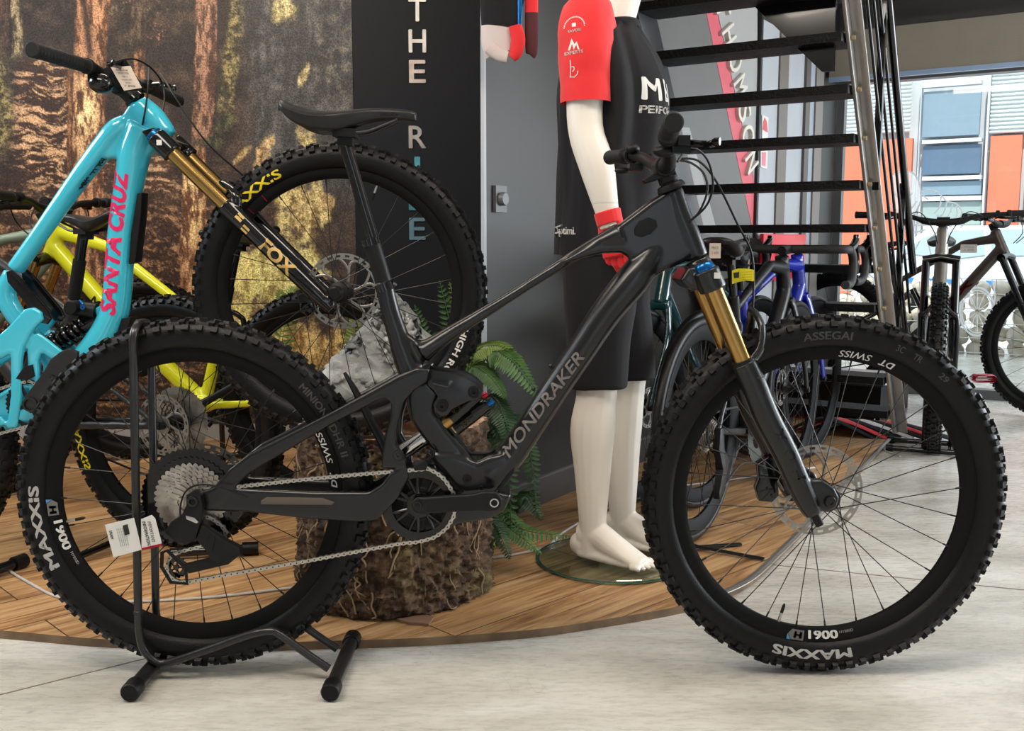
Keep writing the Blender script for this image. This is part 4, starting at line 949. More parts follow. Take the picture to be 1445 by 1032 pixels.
l1, h1 = brake_lever(hb, pt_on(bar_pts, -.222), -1); l2, h2 = brake_lever(hb, pt_on(bar_pts, .222), 1)
# remote / mode buttons
q = MB(); c = pt_on(bar_pts, .19); q.ell(c+Vector((-.01, 0, .016)), (.016, .022, .012), 14, 8); q.box(c+Vector((-.004, .0, -.024)), (.03, .05, .014)); q.ell(c+Vector((-.03, .02, -.03)), (.018, .010, .007), 12, 8); q.build('mode_remote', matt_black, hb)
q = MB(); c = pt_on(bar_pts, -.19); q.ell(c+Vector((-.006, 0, -.02)), (.022, .02, .011), 14, 8); q.box(c+Vector((.022, -.01, -.016)), (.034, .022, .016)); q.build('shifter_pod', matt_black, hb)
# stem and spacers
sa = P(960, 305, 0); sdn = (P(948, 268, 0)-P(984, 364, 0)).normalized(); ht = P(948, 268, 0)
q = MB(); q.lathe([(0, 0), (.030, 0), (.030, .004), (.027, .012), (.022, .014), (0.0, .014)], ht, sdn, 32); q.cyl(ht, ht+sdn*.06, .0185, seg=28); q.build('headset_spacer', matt_black, bike)
s0 = ht+sdn*.038; m_ = MB(); m_.cyl(s0-sdn*.022, s0+sdn*.022, .0205, seg=20)
e = Vector((.309, 0, 1.073)); m_.tube([s0, e-(e-s0).normalized()*.012], [(.017, .019), (.016, .024)], 16, ref=(0, 1, 0)); m_.cyl(e+Vector((0, -.027, 0)), e+Vector((0, .027, 0)), .0215, seg=22)
put('stem', remesh(m_.mesh('stem'), .0022, 2, [matt_black]), None, bike)
# display wedge behind the stem
q = MB(); slab(q, [(907, 255), (925, 243), (952, 238), (955, 246), (940, 250), (912, 259)], -.02, .04, .003); q.build('stem_display', matt_black, bike)
# cables
cb = MB().use(matt_black)
def cable(mb, pts, r=.0024, n=8): mb.tube([tuple(p) for p in cr(pts, n)], r, 8)
cable(cb, [tuple(P(956, 228, -.17)), tuple(P(975, 208, -.12)), tuple(P(998, 225, -.08)), tuple(P(1006, 260, -.05)), tuple(P(997, 290, -.03)), tuple(P(973, 313, -.022))])
cable(cb, [tuple(P(957, 226, .10)), tuple(P(975, 230, .05)), tuple(P(993, 245, 0)), tuple(P(998, 270, -.02)), tuple(P(986, 300, -.022)), tuple(P(970, 314, -.022))])
cable(cb, [tuple(P(957, 224, .12)), tuple(P(985, 227, .1)), tuple(P(1010, 255, .08)), tuple(P(1040, 315, .08)), tuple(P(1061, 360, .08)), tuple(P(1063, 420, .085)), tuple(P(1060, 480, .085)), tuple(P(1075, 560, .085)), tuple(P(1084, 640, .08)), tuple(P(1082, 652, .06))])
cb.build('control_cables', None, bike)

# ---- drivetrain
YC = -.052
def plate_circle(mb, c, r0, r1, y0, y1, teeth=0, seg=64, th=.004):
    prof_n = teeth*4 if teeth else seg
    vs = []; 
    for i in range(prof_n):
        a = 2*pi*i/prof_n; r = r1
        if teeth: r = r1+(th if i % 4 in (0,) else th*.55 if i % 4 in (1, 3) else -th*.35)
        for rr, yy in ((r0, y0), (r, y0), (r, y1), (r0, y1)): vs.append((c[0]+rr*cos(a), c[1]+yy, c[2]+rr*sin(a)))
    fs = []
    for i in range(prof_n):
        j = (i+1) % prof_n
        for k in range(4): l = (k+1) % 4; fs.append((i*4+k, i*4+l, j*4+l, j*4+k))
    mb.add(vs, fs)
cas = MB().use(gloss_black); c = RWc
plate_circle(cas, c, .083, .1035, -.030, -.0275, 52, th=.003); plate_circle(cas, c, .07, .086, -.034, -.0315, 44, th=.003)
for k in range(7):
    a = 2*pi*k/7; cas.tube([Vector((c.x+.03*cos(a), -.031, c.z+.03*sin(a))), Vector((c.x+.085*cos(a+.4), -.030, c.z+.085*sin(a+.4)))], [(.006, .0015), (.004, .0015)], 6, ref=(0, 1, 0))
cas.use(cass_m)
for i, (t, yy) in enumerate(((36, -.038), (32, -.0415), (28, -.045), (24, -.0485), (21, -.052), (18, -.0555), (16, -.059), (14, -.0625), (12, -.066), (10, -.069))):
    r = t*.0127/(2*pi); plate_circle(cas, c, max(.012, r*.875), r, yy, yy+.0016, t, th=.0042)
    for k in range(6):
        a = 2*pi*k/6+i*.5; cas.tube([Vector((c.x+.012*cos(a), yy+.001, c.z+.012*sin(a))), Vector((c.x+r*.85*cos(a+.3), yy+.001, c.z+r*.85*sin(a+.3)))], [(.003, .0008)]*2, 5, ref=(0, 1, 0))
cas.cyl((c.x, -.070, c.z), (c.x, -.028, c.z), .012); cas.build('cassette', None, bike, angle=30)
# motor cover ring, chainring
cc = P(592, 713, YC)
q = MB().use(gloss_black); plate_circle(q, cc, .058, .0755, -.001, .001, 36, th=.003)
for k in range(7):
    a = 2*pi*k/7
    for dd in (.16, -.16): q.tube([Vector((cc.x+.02*cos(a), cc.y, cc.z+.02*sin(a))), Vector((cc.x+.060*cos(a+dd), cc.y, cc.z+.060*sin(a+dd)))], [(.004, .002), (.003, .002)], 6, ref=(0, 1, 0))
q.lathe([(.0, -.004), (.026, -.004), (.028, 0), (.028, .003), (0, .003)], cc, (0, 1, 0), 32); q.build('chainring', None, bike, angle=30)
q = MB().use(matt_black); q.lathe([(.0, -.022), (.034, -.022), (.038, -.018), (.052, -.014), (.060, -.008), (.062, .02)], (cc.x, -.024, cc.z-.0), (0, 1, 0), 48)
for k in range(9): a = 2*pi*k/9; q.box((cc.x+.045*cos(a), -.041, cc.z+.045*sin(a)), (.03, .004, .005), Matrix.Rotation(-a, 3, 'Y'))
q.build('motor_cover', None, bike)
# crank arm, thick at the spindle
m_ = MB(); Yk = -.082
m_.cyl(P(592, 713, Yk), P(592, 713, Yk+.016), .0165, seg=28); m_.cyl(P(697, 709, Yk), P(697, 709, Yk+.014), .0165, seg=28)
m_.prism(poly_at([(592, 703), (668, 698), (682, 694), (700, 695), (708, 705), (706, 717), (697, 723), (676, 722), (592, 726)], Yk), Vector((0, .014, 0)), .004)
ck = put('crank_arm', remesh(m_.mesh('crank_arm'), .002, 3, [matt_black]), None, bike)
q = MB(); q.lathe([(.0068, -.0015), (.0092, -.0015), (.0092, .002), (.0068, .002)], P(697.5, 710, Yk-.003), (0, 1, 0), 28, closed=True); q.build('pedal_thread_ring', steel, ck)
q = MB(); q.lathe([(0, .003), (.005, .003), (.006, -.0015), (.0085, -.0015), (.010, .002)], P(589, 713.5, Yk), (0, 1, 0), 24); q.build('crank_bolt', gloss_black, ck)
m_ = MB(); c2 = Vector((cc.x, .07, cc.z)); m_.tube([c2, c2+Vector((-.165, .004, -.004))], [(.012, .007), (.010, .006)], 12, ref=(0, 1, 0)); 
# chain guide
q = MB(); slab(q, [(583, 660), (600, 650), (604, 655), (601, 664), (585, 665)], -.062, .018, .002); ptube(q, [(600, 654, 3), (612, 640, 2.5), (606, 632, 2)], -.04); q.build('chain_guide', matt_black, bike)
# chain
cpx = [(604, 661.5), (560, 665), (500, 670), (440, 675.5), (380, 682), (330, 687.5), (300, 690.5), (281, 690), (262, 694), (253, 707), (258, 721), (272, 728), (288, 727), (303, 734), (315, 744), (320, 754), (312, 764), (296, 768), (276, 773), (256, 778), (241, 785), (235, 798), (239, 813), (252, 821), (268, 821), (320, 811), (391, 799), (437, 791), (500, 779), (565, 767), (592, 764.5), (614, 758), (630, 746), (640, 730), (643, 713), (639, 694), (628, 677), (616, 667)]
def chain_mesh(mb, pts, pitch=.0127, closed=True, w=.0033):
    pts = [Vector(tuple(p)) for p in pts]; 
    if closed: pts = pts+[pts[0]]
    L = [0]
    for a, b in zip(pts[:-1], pts[1:]): L.append(L[-1]+(b-a).length)
    n = int(round(L[-1]/pitch)); 
    if closed and n % 2: n += 1
    st = L[-1]/n; out = []; j = 0
    for i in range(n+(0 if closed else 1)):
        s = i*st
        while j < len(L)-2 and L[j+1] < s: j += 1
        t = (s-L[j])/max(1e-9, L[j+1]-L[j]); out.append(pts[j]+(pts[j+1]-pts[j])*t)
    m = len(out)
    for i in range(m if closed else m-1):
        a, b = out[i], out[(i+1) % m]; d = (b-a).normalized(); nn = Vector((0, 1, 0)).cross(d).normalized(); yw = w if i % 2 else w*.62
        pl_ = [(-.0042, 0), (-.003, .0036), (0, .0044), (.0035, .0033), (st/2, .0026), (st-.0035, .0033), (st, .0044), (st+.003, .0036), (st+.0042, 0), (st+.003, -.0036), (st, -.0044), (st-.0035, -.0033), (st/2, -.0026), (.0035, -.0033), (0, -.0044), (-.003, -.0036)]
        for sg in (-1, 1): mb.prism([a+d*x+nn*z+Vector((0, sg*yw-.0005, 0)) for x, z in pl_], Vector((0, .001, 0)))
        mb.use(dark_metal); mb.cyl(a+Vector((0, -w-.001, 0)), a+Vector((0, w+.001, 0)), .0017, seg=8); mb.use(chain_m)
q = MB().use(chain_m); chain_mesh(q, [P(x, y, YC) for x, y in cpx]); q.build('chain', None, bike, angle=30)
# rear derailleur
q = MB().use(matt_black); Yd = -.085
slab(q, [(262, 700), (272, 694), (283, 700), (286, 716), (284, 735), (276, 762), (262, 770), (245, 765), (232, 752), (240, 738), (256, 728), (262, 714)], Yd, .022, .004)
slab(q, [(284, 742), (292, 746), (318, 764), (338, 774), (340, 784), (326, 792), (306, 796), (296, 790), (288, 776), (276, 762)], Yd-.004, .024, .004)
slab(q, [(296, 752), (304, 758), (300, 778), (292, 772)], Yd-.006, .01, .002)
der = q.build('rear_derailleur', None, bike)
q = MB().use(matt_black)
for yy in (Yd+.012, Yd+.038):
    q.tube([tuple(P(x, y, yy)) for x, y in ((229, 780), (236, 777), (262, 802), (264, 824), (241, 822), (228, 800))], [(.0042, .0012)]*6, 8, closed=True, ref=(0, 1, 0))
    slab(q, [(258, 796), (300, 786), (330, 774), (338, 784), (322, 797), (266, 810)], yy, .0025, .0008)
q.build('cage', None, der)
for x, y, r in ((249, 801, .021), (306, 752, .017)):
    q = MB().use(gloss_black); c = P(x, y, YC); plate_circle(q, c, .012, r, -.0015, .0015, 14, th=.003); plate_circle(q, c, .0, .006, -.003, .003)
    for k in range(5): a = 2*pi*k/5; q.tube([Vector((c.x+.005*cos(a), c.y, c.z+.005*sin(a))), Vector((c.x+.013*cos(a), c.y, c.z+.013*sin(a)))], .0018, 5)
    q.build('jockey_wheel', None, der)
q = MB(); c = P(272, 708, Yd); q.lathe([(0, .002), (.0055, .002), (.0065, -.003), (.011, -.003), (.0125, .0), (.0125, .03)], c, (0, 1, 0), 28); q.build('axle_bolt', gloss_black, der)
q = MB(); slab(q, [(262, 728), (274, 731), (280, 737), (277, 739), (263, 733)], Yd-.001, .002, .0004); q.build('silver_mark', steel, der)
q = MB().use(matt_black); cable(q, [tuple(P(x, y, -.082)) for x, y in ((262, 745), (254, 722), (262, 694), (285, 684), (318, 690), (350, 702))], .0018); q.build('shifter_cable', None, der)
# hang tags
tg = thing('hang_tag', 'white cardboard tags with small print hanging at the black bike rear wheel', 'tag', P(200, 740, -.10))
def card(px, Y, name, parent, m=white_paper, th=.0008): q = MB(); q.prism(poly_at(px, Y), Vector((0, th, 0))); return q.build(name, m, parent, smooth=False)
card([(148, 741), (189, 731), (200, 776), (160, 787)], -.098, 'left_card', tg); card([(199, 733), (214, 727), (219, 732), (229, 770), (200, 777)], -.100, 'right_card', tg)
q = MB(); u = P(214, 770, -.1)-P(206, 735, -.1); v = Vector((0, -1, 0)).cross(u)
text_fit(q, 'IMPORTANT', .044, .007, P(213.5, 751, -.1012), u, v*1); text_fit(q, 'INFORMATION', .050, .007, P(206.5, 753, -.1012), u, v, bold=.04)
u2 = P(168, 777, -.098)-P(160, 745, -.098); v2 = Vector((0, -1, 0)).cross(u2)
text_fit(q, 'SRAM', .018, .006, P(157, 755, -.0992), u2, v2, bold=.04)
for i in range(5): text_fit(q, 'see the manual before use', .038, .0022, P(168+i*2.6, 759-i*.5, -.0992), u2, v2)
slab(q, [(173, 742), (180, 740), (183, 754), (176, 756)], -.0990, .0004, 0)
q.build('print', ink, tg, smooth=False)
q = MB(); slab(q, [(199.5, 774), (229, 767), (229, 770), (200, 777)], -.1012, .0006, 0); q.build('red_edge', red_ano, tg, smooth=False)
yt = thing('hang_tag', 'small yellow printed tag hanging on the brake hose before the gold fork', 'tag', P(1050, 390, .08))
q = MB(); pts = [(1033, 382), (1042, 379), (1052, 379), (1064, 381)]; bot = [(1033, 401), (1042, 398), (1052, 396), (1064, 397)]
a = [P(x, y, .07+.004*sin(i*2.)) for i, (x, y) in enumerate(pts)]; b_ = [P(x, y, .07+.004*sin(i*2.)) for i, (x, y) in enumerate(bot)]
q.add(a+b_+[p+Vector((0, .0008, 0)) for p in a+b_], [(i, i+1, 5+i, 4+i) for i in range(3)]+[(8+i, 12+i, 13+i, 9+i) for i in range(3)]); q.build('card', mat('tag_yellow', (.78, .66, .01), .5), yt, smooth=False)
q = MB(); slab(q, [(1035, 385), (1043, 384), (1043, 392), (1036, 393)], .066, .0005, 0)
for i in range(4): text_fit(q, 'warning notes', .022, .002, P(1054, 384+i*3.6, .065), (1, 0, .05), (0, 0, 1))
q.build('print', ink, yt, smooth=False)

# ---- display stand under the rear wheel
stand = thing('bike_stand', 'black tubular floor stand holding the rear wheel of the foreground bike', 'bike stand', G(330, 950))
q = MB(); sm = mat('stand_black_steel', (.018, .018, .019), .28, .3, .2)
def zz(px, py, Y): p = P(px, py, Y); return (p.x, Y, p.z)
loop = [zz(464, 944, -.052), zz(430, 921, -.052), zz(395, 896, -.052), zz(380, 891, -.052), zz(350, 897, -.052), zz(300, 915, -.052), zz(243, 934, -.052), zz(222, 935, -.052), zz(203, 918, -.052), zz(196, 890, -.052), zz(195, 860, -.052), zz(193, 760, -.052), zz(190, 600, -.052), zz(188, 500, -.052), zz(188, 475, -.050), zz(193, 460, -.03), zz(197, 456, 0)]
full = loop+[(x, -y, z) for x, y, z in loop[::-1][1:]]
q.tube([tuple(p) for p in cr(full, 4)], .0085, 14); q.build('hoop', sm, stand)
q = MB(); q.lathe([(.0088, -.004), (.0100, -.003), (.0100, .003), (.0088, .004)], P(195, 864, -.052), (0.02, 0, 1), 20, closed=True); q.build('weld_ring', dark_metal, stand)
for (x0, x1) in (((-.782), (-.742)), ((-.372), (-.352))):
    pass
g0 = G(181, 991); g1 = G(467, 989)
for gx, gd in ((g0.x+.004, .02), (g1.x+.0, .012)):
    a = Vector((gx, -.158, .020)); b_ = Vector((gx+.002, .13, .020))
    q = MB(); q.cyl(a+Vector((0, .01, 0)), b_-Vector((0, .01, 0)), .0155, seg=20); ft = q.build('foot_tube', sm, stand)
    q = MB(); q.lathe([(.0, -.002), (.017, -.002), (.0195, .002), (.0195, .034), (.0175, .036)], a, (0, 1, 0), 24); q.build('rubber_cap', rubber, ft)
    q = MB(); q.lathe([(.0, -.002), (.017, -.002), (.0195, .002), (.0195, .034), (.0175, .036)], b_, (0, -1, 0), 24); q.build('rubber_cap', rubber, ft)
# ================================================================ TURQUOISE BIKE, nose up on the stump
YB = .55
def rput(name, me_, parent):
    o = world_org(parent)
    if o.length > 0: me_.transform(Matrix.Translation(-o))
    return put(name, me_, None, parent)
blue = thing('mountain_bike', 'turquoise mountain bike with magenta lettering, its front wheel raised on the tree stump', 'bicycle', (-1.0, YB, PH))
kB = (.380, .033, 'mtb', .026); WBm = wheel_meshes(*kB)
bf = place_wheel(blue, 'front_wheel', P(480.5, 412, YB), (0, 0, 0), kB, 28, (.1, .045), valve=radians(70), phase=.11)
bR = P(-178, 628, YB); bR.z = .382+PH; br_ = place_wheel(blue, 'rear_wheel', bR, (0, 0, 0), kB, 28, (.1, .05), phase=.03)
wheel_text(bf, WBm, 'MAXXIS', .182, .023, .336, 130.5, yellow_dec, False, bold=.05)
wheel_text(bf, WBm, 'HIGH ROLLER', .20, .017, .341, -33, white_paper, False, bold=.05)
for a in (128, 137):
    d = text_arc('I', .0014, .020, .305, radians(a), rim_y(WBm)); decal(bf, red_ano, d, 'rim_mark')
m_ = MB()
ptube(m_, [(196, 146, 14, YB), (214, 166, 18, YB), (232, 190, 17, YB)], seg=16)
slab(m_, [(183, 143), (198, 141), (214, 158), (226, 170), (243, 184), (232, 198), (224, 203), (206, 222), (202, 240), (170, 244), (166, 222), (152, 224), (126, 232), (142, 200), (168, 166)], YB-.022, .044, .010)
ptube(m_, [(188, 170, 10, YB), (168, 182, 16, YB), (146, 208, 16, YB), (112, 252, 14, YB), (57, 330, 12, YB), (22, 380, 12, YB)], seg=16, wide=1.1)
ptube(m_, [(204, 180, 22, YB), (190, 215, 21, YB), (184, 250, 20, YB), (172, 330, 19, YB), (165, 420, 19.5, YB), (158, 450, 20, YB), (140, 484, 21, YB), (108, 524, 22, YB), (70, 562, 24, YB), (36, 585, 26, YB)], seg=18, wide=1.1)
slab(m_, [(142, 430), (132, 436), (135, 445), (144, 449), (150, 440)], YB-.01, .02, .004)
ptube(m_, [(18, 385, 12, YB), (8, 415, 14, YB), (22, 445, 14, YB), (48, 475, 13, YB), (70, 505, 13, YB), (84, 530, 14, YB)], seg=14)
slab(m_, [(-10, 560), (14, 545), (60, 545), (90, 548), (70, 585), (48, 602), (6, 612), (-12, 600)], YB-.035, .07, .012)
bfr = rput('frame', remesh(m_.mesh('frame'), .0038, 5, [cyan]), blue)
m_ = MB()
slab2c(m_, [(34, 436), (47, 434), (58, 441), (60, 452), (50, 462), (40, 476), (33, 492), (30, 510), (30, 560), (24, 604), (8, 606), (14, 560), (14, 500), (-10, 512), (-60, 548), (-70, 536), (-20, 488), (10, 462)], -.058, .016, YB, .005)
slab2c(m_, [(38, 478), (52, 470), (62, 476), (90, 498), (82, 514), (70, 506), (58, 498), (54, 510), (55, 560), (42, 562), (38, 540)], -.050, .014, YB, .004)
slab2c(m_, [(-185, 615), (-160, 612), (0, 588), (10, 600), (-150, 636), (-185, 640)], -.060, .016, YB, .004)
slab2c(m_, [(-185, 612), (-70, 532), (-58, 546), (-165, 630), (-185, 636)], -.060, .014, YB, .004)
rput('swingarm', remesh(m_.mesh('swingarm'), .0038, 3, [cyan]), blue)
q = MB(); slab2c(q, [(8, 384), (16, 381), (24, 388), (66, 438), (72, 450), (66, 458), (56, 456), (48, 444), (10, 398)], -.046, .012, YB, .003); q.build('rocker_link', gloss_black, blue)
q = MB(); slab(q, [(193, 273), (200, 272), (199, 300), (191, 370), (181, 373), (184, 330)], YB-.03, .05, .004); q.build('downtube_guard', matt_black, bfr)
q = MB(); slab(q, [(171, 450), (184, 448), (178, 478), (162, 500), (150, 508), (160, 486)], YB-.026, .052, .004); q.build('lower_guard', matt_black, bfr)
# lettering down the tube
q = MB().use(pink); pa, pb_ = P(159, 444, YB), P(182, 240, YB); u = pb_-pa; v = Vector((0, -1, 0)).cross(u); pm = (P(163, 389, YB)+P(163, 389, YB))/2
a1, a2 = P(158.5, 443, YB), P(167.5, 334, YB); text_fit(q, 'SANTA', (a2-a1).length, .046, (a1+a2)/2+Vector((0, -.042, 0)), a2-a1, Vector((0, -1, 0)).cross(a2-a1), bold=.09, shear=.28)
a1, a2 = P(169, 326, YB), P(178, 240, YB); text_fit(q, 'CRUZ', (a2-a1).length, .046, (a1+a2)/2+Vector((0, -.042, 0)), a2-a1, Vector((0, -1, 0)).cross(a2-a1), bold=.09, shear=.28)
subdiv(q, 1); project(q, bfr, (0, 1, 0)); q.build('frame_lettering', None, bfr, smooth=False)
q = MB().use(ink); a1, a2 = P(118, 268, YB), P(152, 224, YB); text_fit(q, 'MEGATOWER', (a2-a1).length, .010, (a1+a2)/2+Vector((0, -.04, 0)), a2-a1, Vector((0, -1, 0)).cross(a2-a1), bold=.04); project(q, bfr, (0, 1, 0)); q.build('model_lettering', None, bfr, smooth=False)
# shock with coil
shk = MB(); ptube(shk, [(66, 490, 9, YB), (136, 452, 9, YB)], n=1); s1 = shk.build('rear_shock', gloss_black, blue)
q = MB(); a, b_ = P(70, 488, YB), P(122, 459, YB); d = b_-a; e1 = d.normalized(); e2 = Vector((0, 1, 0)); e3 = e1.cross(e2); n = 130; q.tube([a+d*(i/n)+e2*(.025*cos(2*pi*6.5*i/n))+e3*(.025*sin(2*pi*6.5*i/n)) for i in range(n+1)], .0045, 8); q.build('coil_spring', gloss_black, s1)
q = MB(); ptube(q, [(96, 434, 10, YB), (136, 440, 12, YB)], n=1); c = P(103, 434, YB-.02); q.lathe([(0, -.02), (.016, -.02), (.018, -.014), (.018, .02)], c, (0, 1, 0), 24); q.build('piggyback', matt_black, s1)
q = MB(); ptube(q, [(112, 424, 2, YB-.03), (117, 430, 3, YB-.03)], n=1); q.lathe([(.002, -.003), (.006, -.003), (.006, .004), (.002, .004)], P(117, 434, YB-.035), (0, 1, 0), 16, closed=True); q.build('blue_lever', blue_ano, s1)
# crankset
q = MB().use(matt_black); c = P(42, 570, YB-.052); plate_circle(q, c, .052, .0595, -.0015, .0015, 32, th=.0035)
for k in range(4): a = 2*pi*k/4+.4; q.tube([c, c+Vector((.054*cos(a), 0, .054*sin(a)))], [(.005, .002)]*2, 6, ref=(0, 1, 0))
q.build('chainring', None, blue)
q = MB(); slab(q, [(34, 560), (46, 545), (60, 526), (70, 508), (84, 497), (98, 492), (110, 497), (109, 506), (88, 536), (70, 556), (57, 570), (52, 580), (42, 584), (34, 578)], YB-.078, .014, .004); q.build('crank_arm', mat('crank_grey', (.012, .012, .012), .4), blue)
q = MB(); q.lathe([(0, .004), (.013, .004), (.014, -.002), (.019, -.002), (.0205, .004)], P(42, 571, YB-.080), (0, 1, 0), 28); q.build('spindle_cap', dark_metal, blue)
q = MB(); text_fit(q, 'GX', .018, .013, P(74, 532, YB-.0785), P(90, 512)-P(74, 534), Vector((0, -1, 0)).cross(P(90, 512)-P(74, 534)), bold=.04); q.build('crank_lettering', grey_dec, blue, smooth=False)
q = MB(); slab(q, [(21, 535), (33, 518), (44, 515), (47, 532), (36, 537)], YB-.06, .02, .003); q.build('chain_guide', matt_black, blue)
q = MB().use(dark_metal); chain_mesh(q, [P(x, y, YB-.052) for x, y in ((42, 538), (20, 542), (-60, 570), (-178, 600), (-205, 628), (-178, 656), (-120, 690), (0, 612), (38, 602), (64, 590), (74, 570), (64, 548))]); q.build('chain', None, blue)
# fork
fdir = (P(465, 432, YB-.066)-P(330, 300, YB-.066)); fdir.y = 0; fdir.normalize()
bA = P(480.5, 412, YB); m_ = MB()
offp = Vector((0, 0, 0))
legN = P(398, 367, YB-.066); rel = legN-Vector((bA.x, YB-.066, bA.z)); nrm = Vector((fdir.z, 0, -fdir.x)); offs = rel.dot(nrm)
base = Vector((bA.x, 0, bA.z))+nrm*offs
def fp(t, y): p = base-fdir*t; return Vector((p.x, YB+y, p.z))
for sy in (-.066, .066):
    m_.tube([fp(t, sy) for t in (-.02, .04, .16, .30, .352)], [.016, .022, .0235, .0235, .025], 18)
    m_.tube([fp(0, sy), Vector((bA.x, YB+sy, bA.z))], [.018, .013], 14)
ar = cr([tuple(fp(.325, -.068)+Vector((.012, 0, .012))), tuple(fp(.352, -.066)+Vector((.028, 0, .026))), tuple(fp(.395, -.03)+Vector((.02, 0, .024))), tuple(fp(.402, 0)+Vector((.02, 0, .024))), tuple(fp(.395, .03)+Vector((.02, 0, .024))), tuple(fp(.352, .066)+Vector((.028, 0, .026))), tuple(fp(.325, .068)+Vector((.012, 0, .012)))], 4)
m_.tube([tuple(p) for p in ar], [(.014, .009)]*len(ar), 10)
bfork = rput('fork', remesh(m_.mesh('fork'), .0035, 3, [gloss_black]), blue)
for sy in (-.066, .066):
    q = MB(); q.cyl(fp(.34, sy), fp(.56, sy), .0187, seg=28); q.build('stanchion', gold, bfork)
m_ = MB(); 
for sy in (-.066, .066): m_.cyl(fp(.53, sy), fp(.59, sy), .027, .026, seg=24)
m_.prism([fp(.55, -.066)+Vector((-.02, 0, -.01)), fp(.55, -.066)+Vector((.02, 0, .015)), fp(.595, -.066)+Vector((.0, 0, .02)), fp(.595, -.066)+Vector((-.035, 0, .01))], Vector((0, .132, 0)), .006)
crb = rput('crown', remesh(m_.mesh('crown'), .003, 2, [gloss_black]), bfork)
q = MB(); q.lathe([(0, .012), (.016, .012), (.021, .008), (.022, 0), (.022, -.006)], fp(.59, -.066), -fdir, 24); q.build('blue_top_cap', blue_ano, bfork)
q = MB(); q.box(fp(.565, -.094), (.013, .001, .013)); q.build('small_white_sticker', white_paper, bfork, smooth=False)
gp = mat('gold_print', (.62, .40, .12), .4); q = MB().use(gp); u = fdir; v = Vector((0, -1, 0)).cross(u)
text_fit(q, 'FOX', .105, .034, fp(.165, -.11), u, v, bold=.08)
project(q, bfork, (0, 1, 0)); q.build('fork_lettering', None, bfork, smooth=False)
for t in (.30, .27): q = MB().use(gp); text_fit(q, '-', .02, .016, fp(t, -.11)+v*.006*(1 if t > .28 else -1), u, v); project(q, bfork, (0, 1, 0)); q.build('fork_mark', None, bfork, smooth=False)
q = MB(); slab(q, [(419, 418), (430, 411), (441, 424), (445, 440), (434, 447), (424, 440)], YB+.035, .03, .004); q.build('front_brake_caliper', gloss_black, blue)
q = MB(); q.cyl((bA.x, YB-.085, bA.z), (bA.x, YB+.08, bA.z), .011, seg=20); q.lathe([(0, -.01), (.014, -.01), (.02, 0), (.02, .01)], (bA.x, YB-.082, bA.z), (0, 1, 0), 20); q.build('front_axle', matt_black, bfork)
# cockpit
htb = P(192, 143, YB); up_ = -fdir
q = MB(); q.cyl(htb, htb+up_*.05, .019, seg=24); q.lathe([(0, 0), (.028, 0), (.026, .010), (0, .010)], htb, up_, 28); q.build('headset_spacer', gloss_black, blue)
ends = [P(45, 70, YB-.39), P(252, 143, YB+.39)]; mid = P(172, 124, YB)+Vector((0, 0, .0))
bp = cr([tuple(ends[0]), tuple(ends[0]*.72+ends[1]*.28*1.0+Vector((.012, 0, .004))), tuple(mid+Vector((-.012, -.09, .006))), tuple(mid+Vector((0, -.03, 0))), tuple(mid+Vector((0, .03, 0))), tuple(mid+Vector((-.006, .10, .008))), tuple(ends[0]*.28+ends[1]*.72+Vector((.006, 0, .010))), tuple(ends[1])], 6)
q = MB(); q.tube([tuple(p) for p in bp], [.0112 if abs(p[1]-YB) > .15 else .0155 for p in bp], 18); hbb = q.build('handlebar', matt_black, blue)
def ptn(t): i = t*(len(bp)-1); k = int(min(i, len(bp)-2)); return Vector(tuple(bp[k]+(bp[k+1]-bp[k])*(i-k)))
grip(hbb, ptn(0), ptn(.155)); grip(hbb, ptn(1), ptn(.845))
brake_lever(hbb, ptn(.21), -1, Vector((.93, 0, .36)).normalized()); brake_lever(hbb, ptn(.78), 1, Vector((.93, 0, .36)).normalized())
q = MB(); c = ptn(.17)+Vector((.02, 0, -.035)); q.ell(c, (.03, .03, .024), 16, 10); q.box(c+Vector((-.012, .0, .014)), (.03, .03, .02)); q.build('shifter', gloss_black, hbb)
m_ = MB(); sb_ = htb+up_*.03; m_.cyl(sb_-up_*.022, sb_+up_*.022, .021, seg=20); m_.tube([sb_, mid], [.019, .02], 14); m_.cyl(mid+Vector((0, -.028, 0)), mid+Vector((0, .028, 0)), .022, seg=20)
rput('stem', remesh(m_.mesh('stem'), .0025, 2, [matt_black]), blue)
cbb = MB().use(matt_black); z_ = lambda x, y, yy: tuple(P(x, y, yy))
cable(cbb, [z_(150, 92, .38), z_(172, 85, .4), (z_(192, 84, .5)), z_(213, 96, .56), z_(228, 116, .66), z_(232, 140, .62), z_(228, 162, .56)])
cable(cbb, [z_(210, 96, .62), z_(209, 125, .54), z_(204, 160, .51), z_(201, 176, .525)]); cable(cbb, [z_(226, 104, .7), z_(240, 125, .6), z_(262, 160, .56), z_(295, 205, .56), z_(345, 250, .60), z_(352, 262, .62)])
cbb.build('control_cables', None, blue)
pt_ = thing('price_tag', 'cream price card hanging from the handlebar of the turquoise bike', 'tag', P(177, 110, .40))
card([(156, 95), (184, 93), (200, 124), (175, 128)], .40, 'card', pt_, mat('cream_card', (.60, .50, .42), .7)); 
q = MB(); slab(q, [(150, 88), (178, 85), (203, 124), (201, 127), (175, 130), (173, 127)], .4012, .0006, 0); q.build('plastic_sleeve', gloss_black, pt_, smooth=False)
q = MB()
for i, (t, wd) in enumerate((('Santa Cruz', .028), ('MEGATOWER', .026), ('size L', .014), ('mountain bike', .024), ('price', .012), ('7 899', .026))): text_fit(q, t, wd, .0042, P(172+i*2.2, 98.5+i*4.6, .3985), (1, 0, -.04), (.45, 0, -1) and (-.05, 0, 1))
q.build('print', ink, pt_, smooth=False)
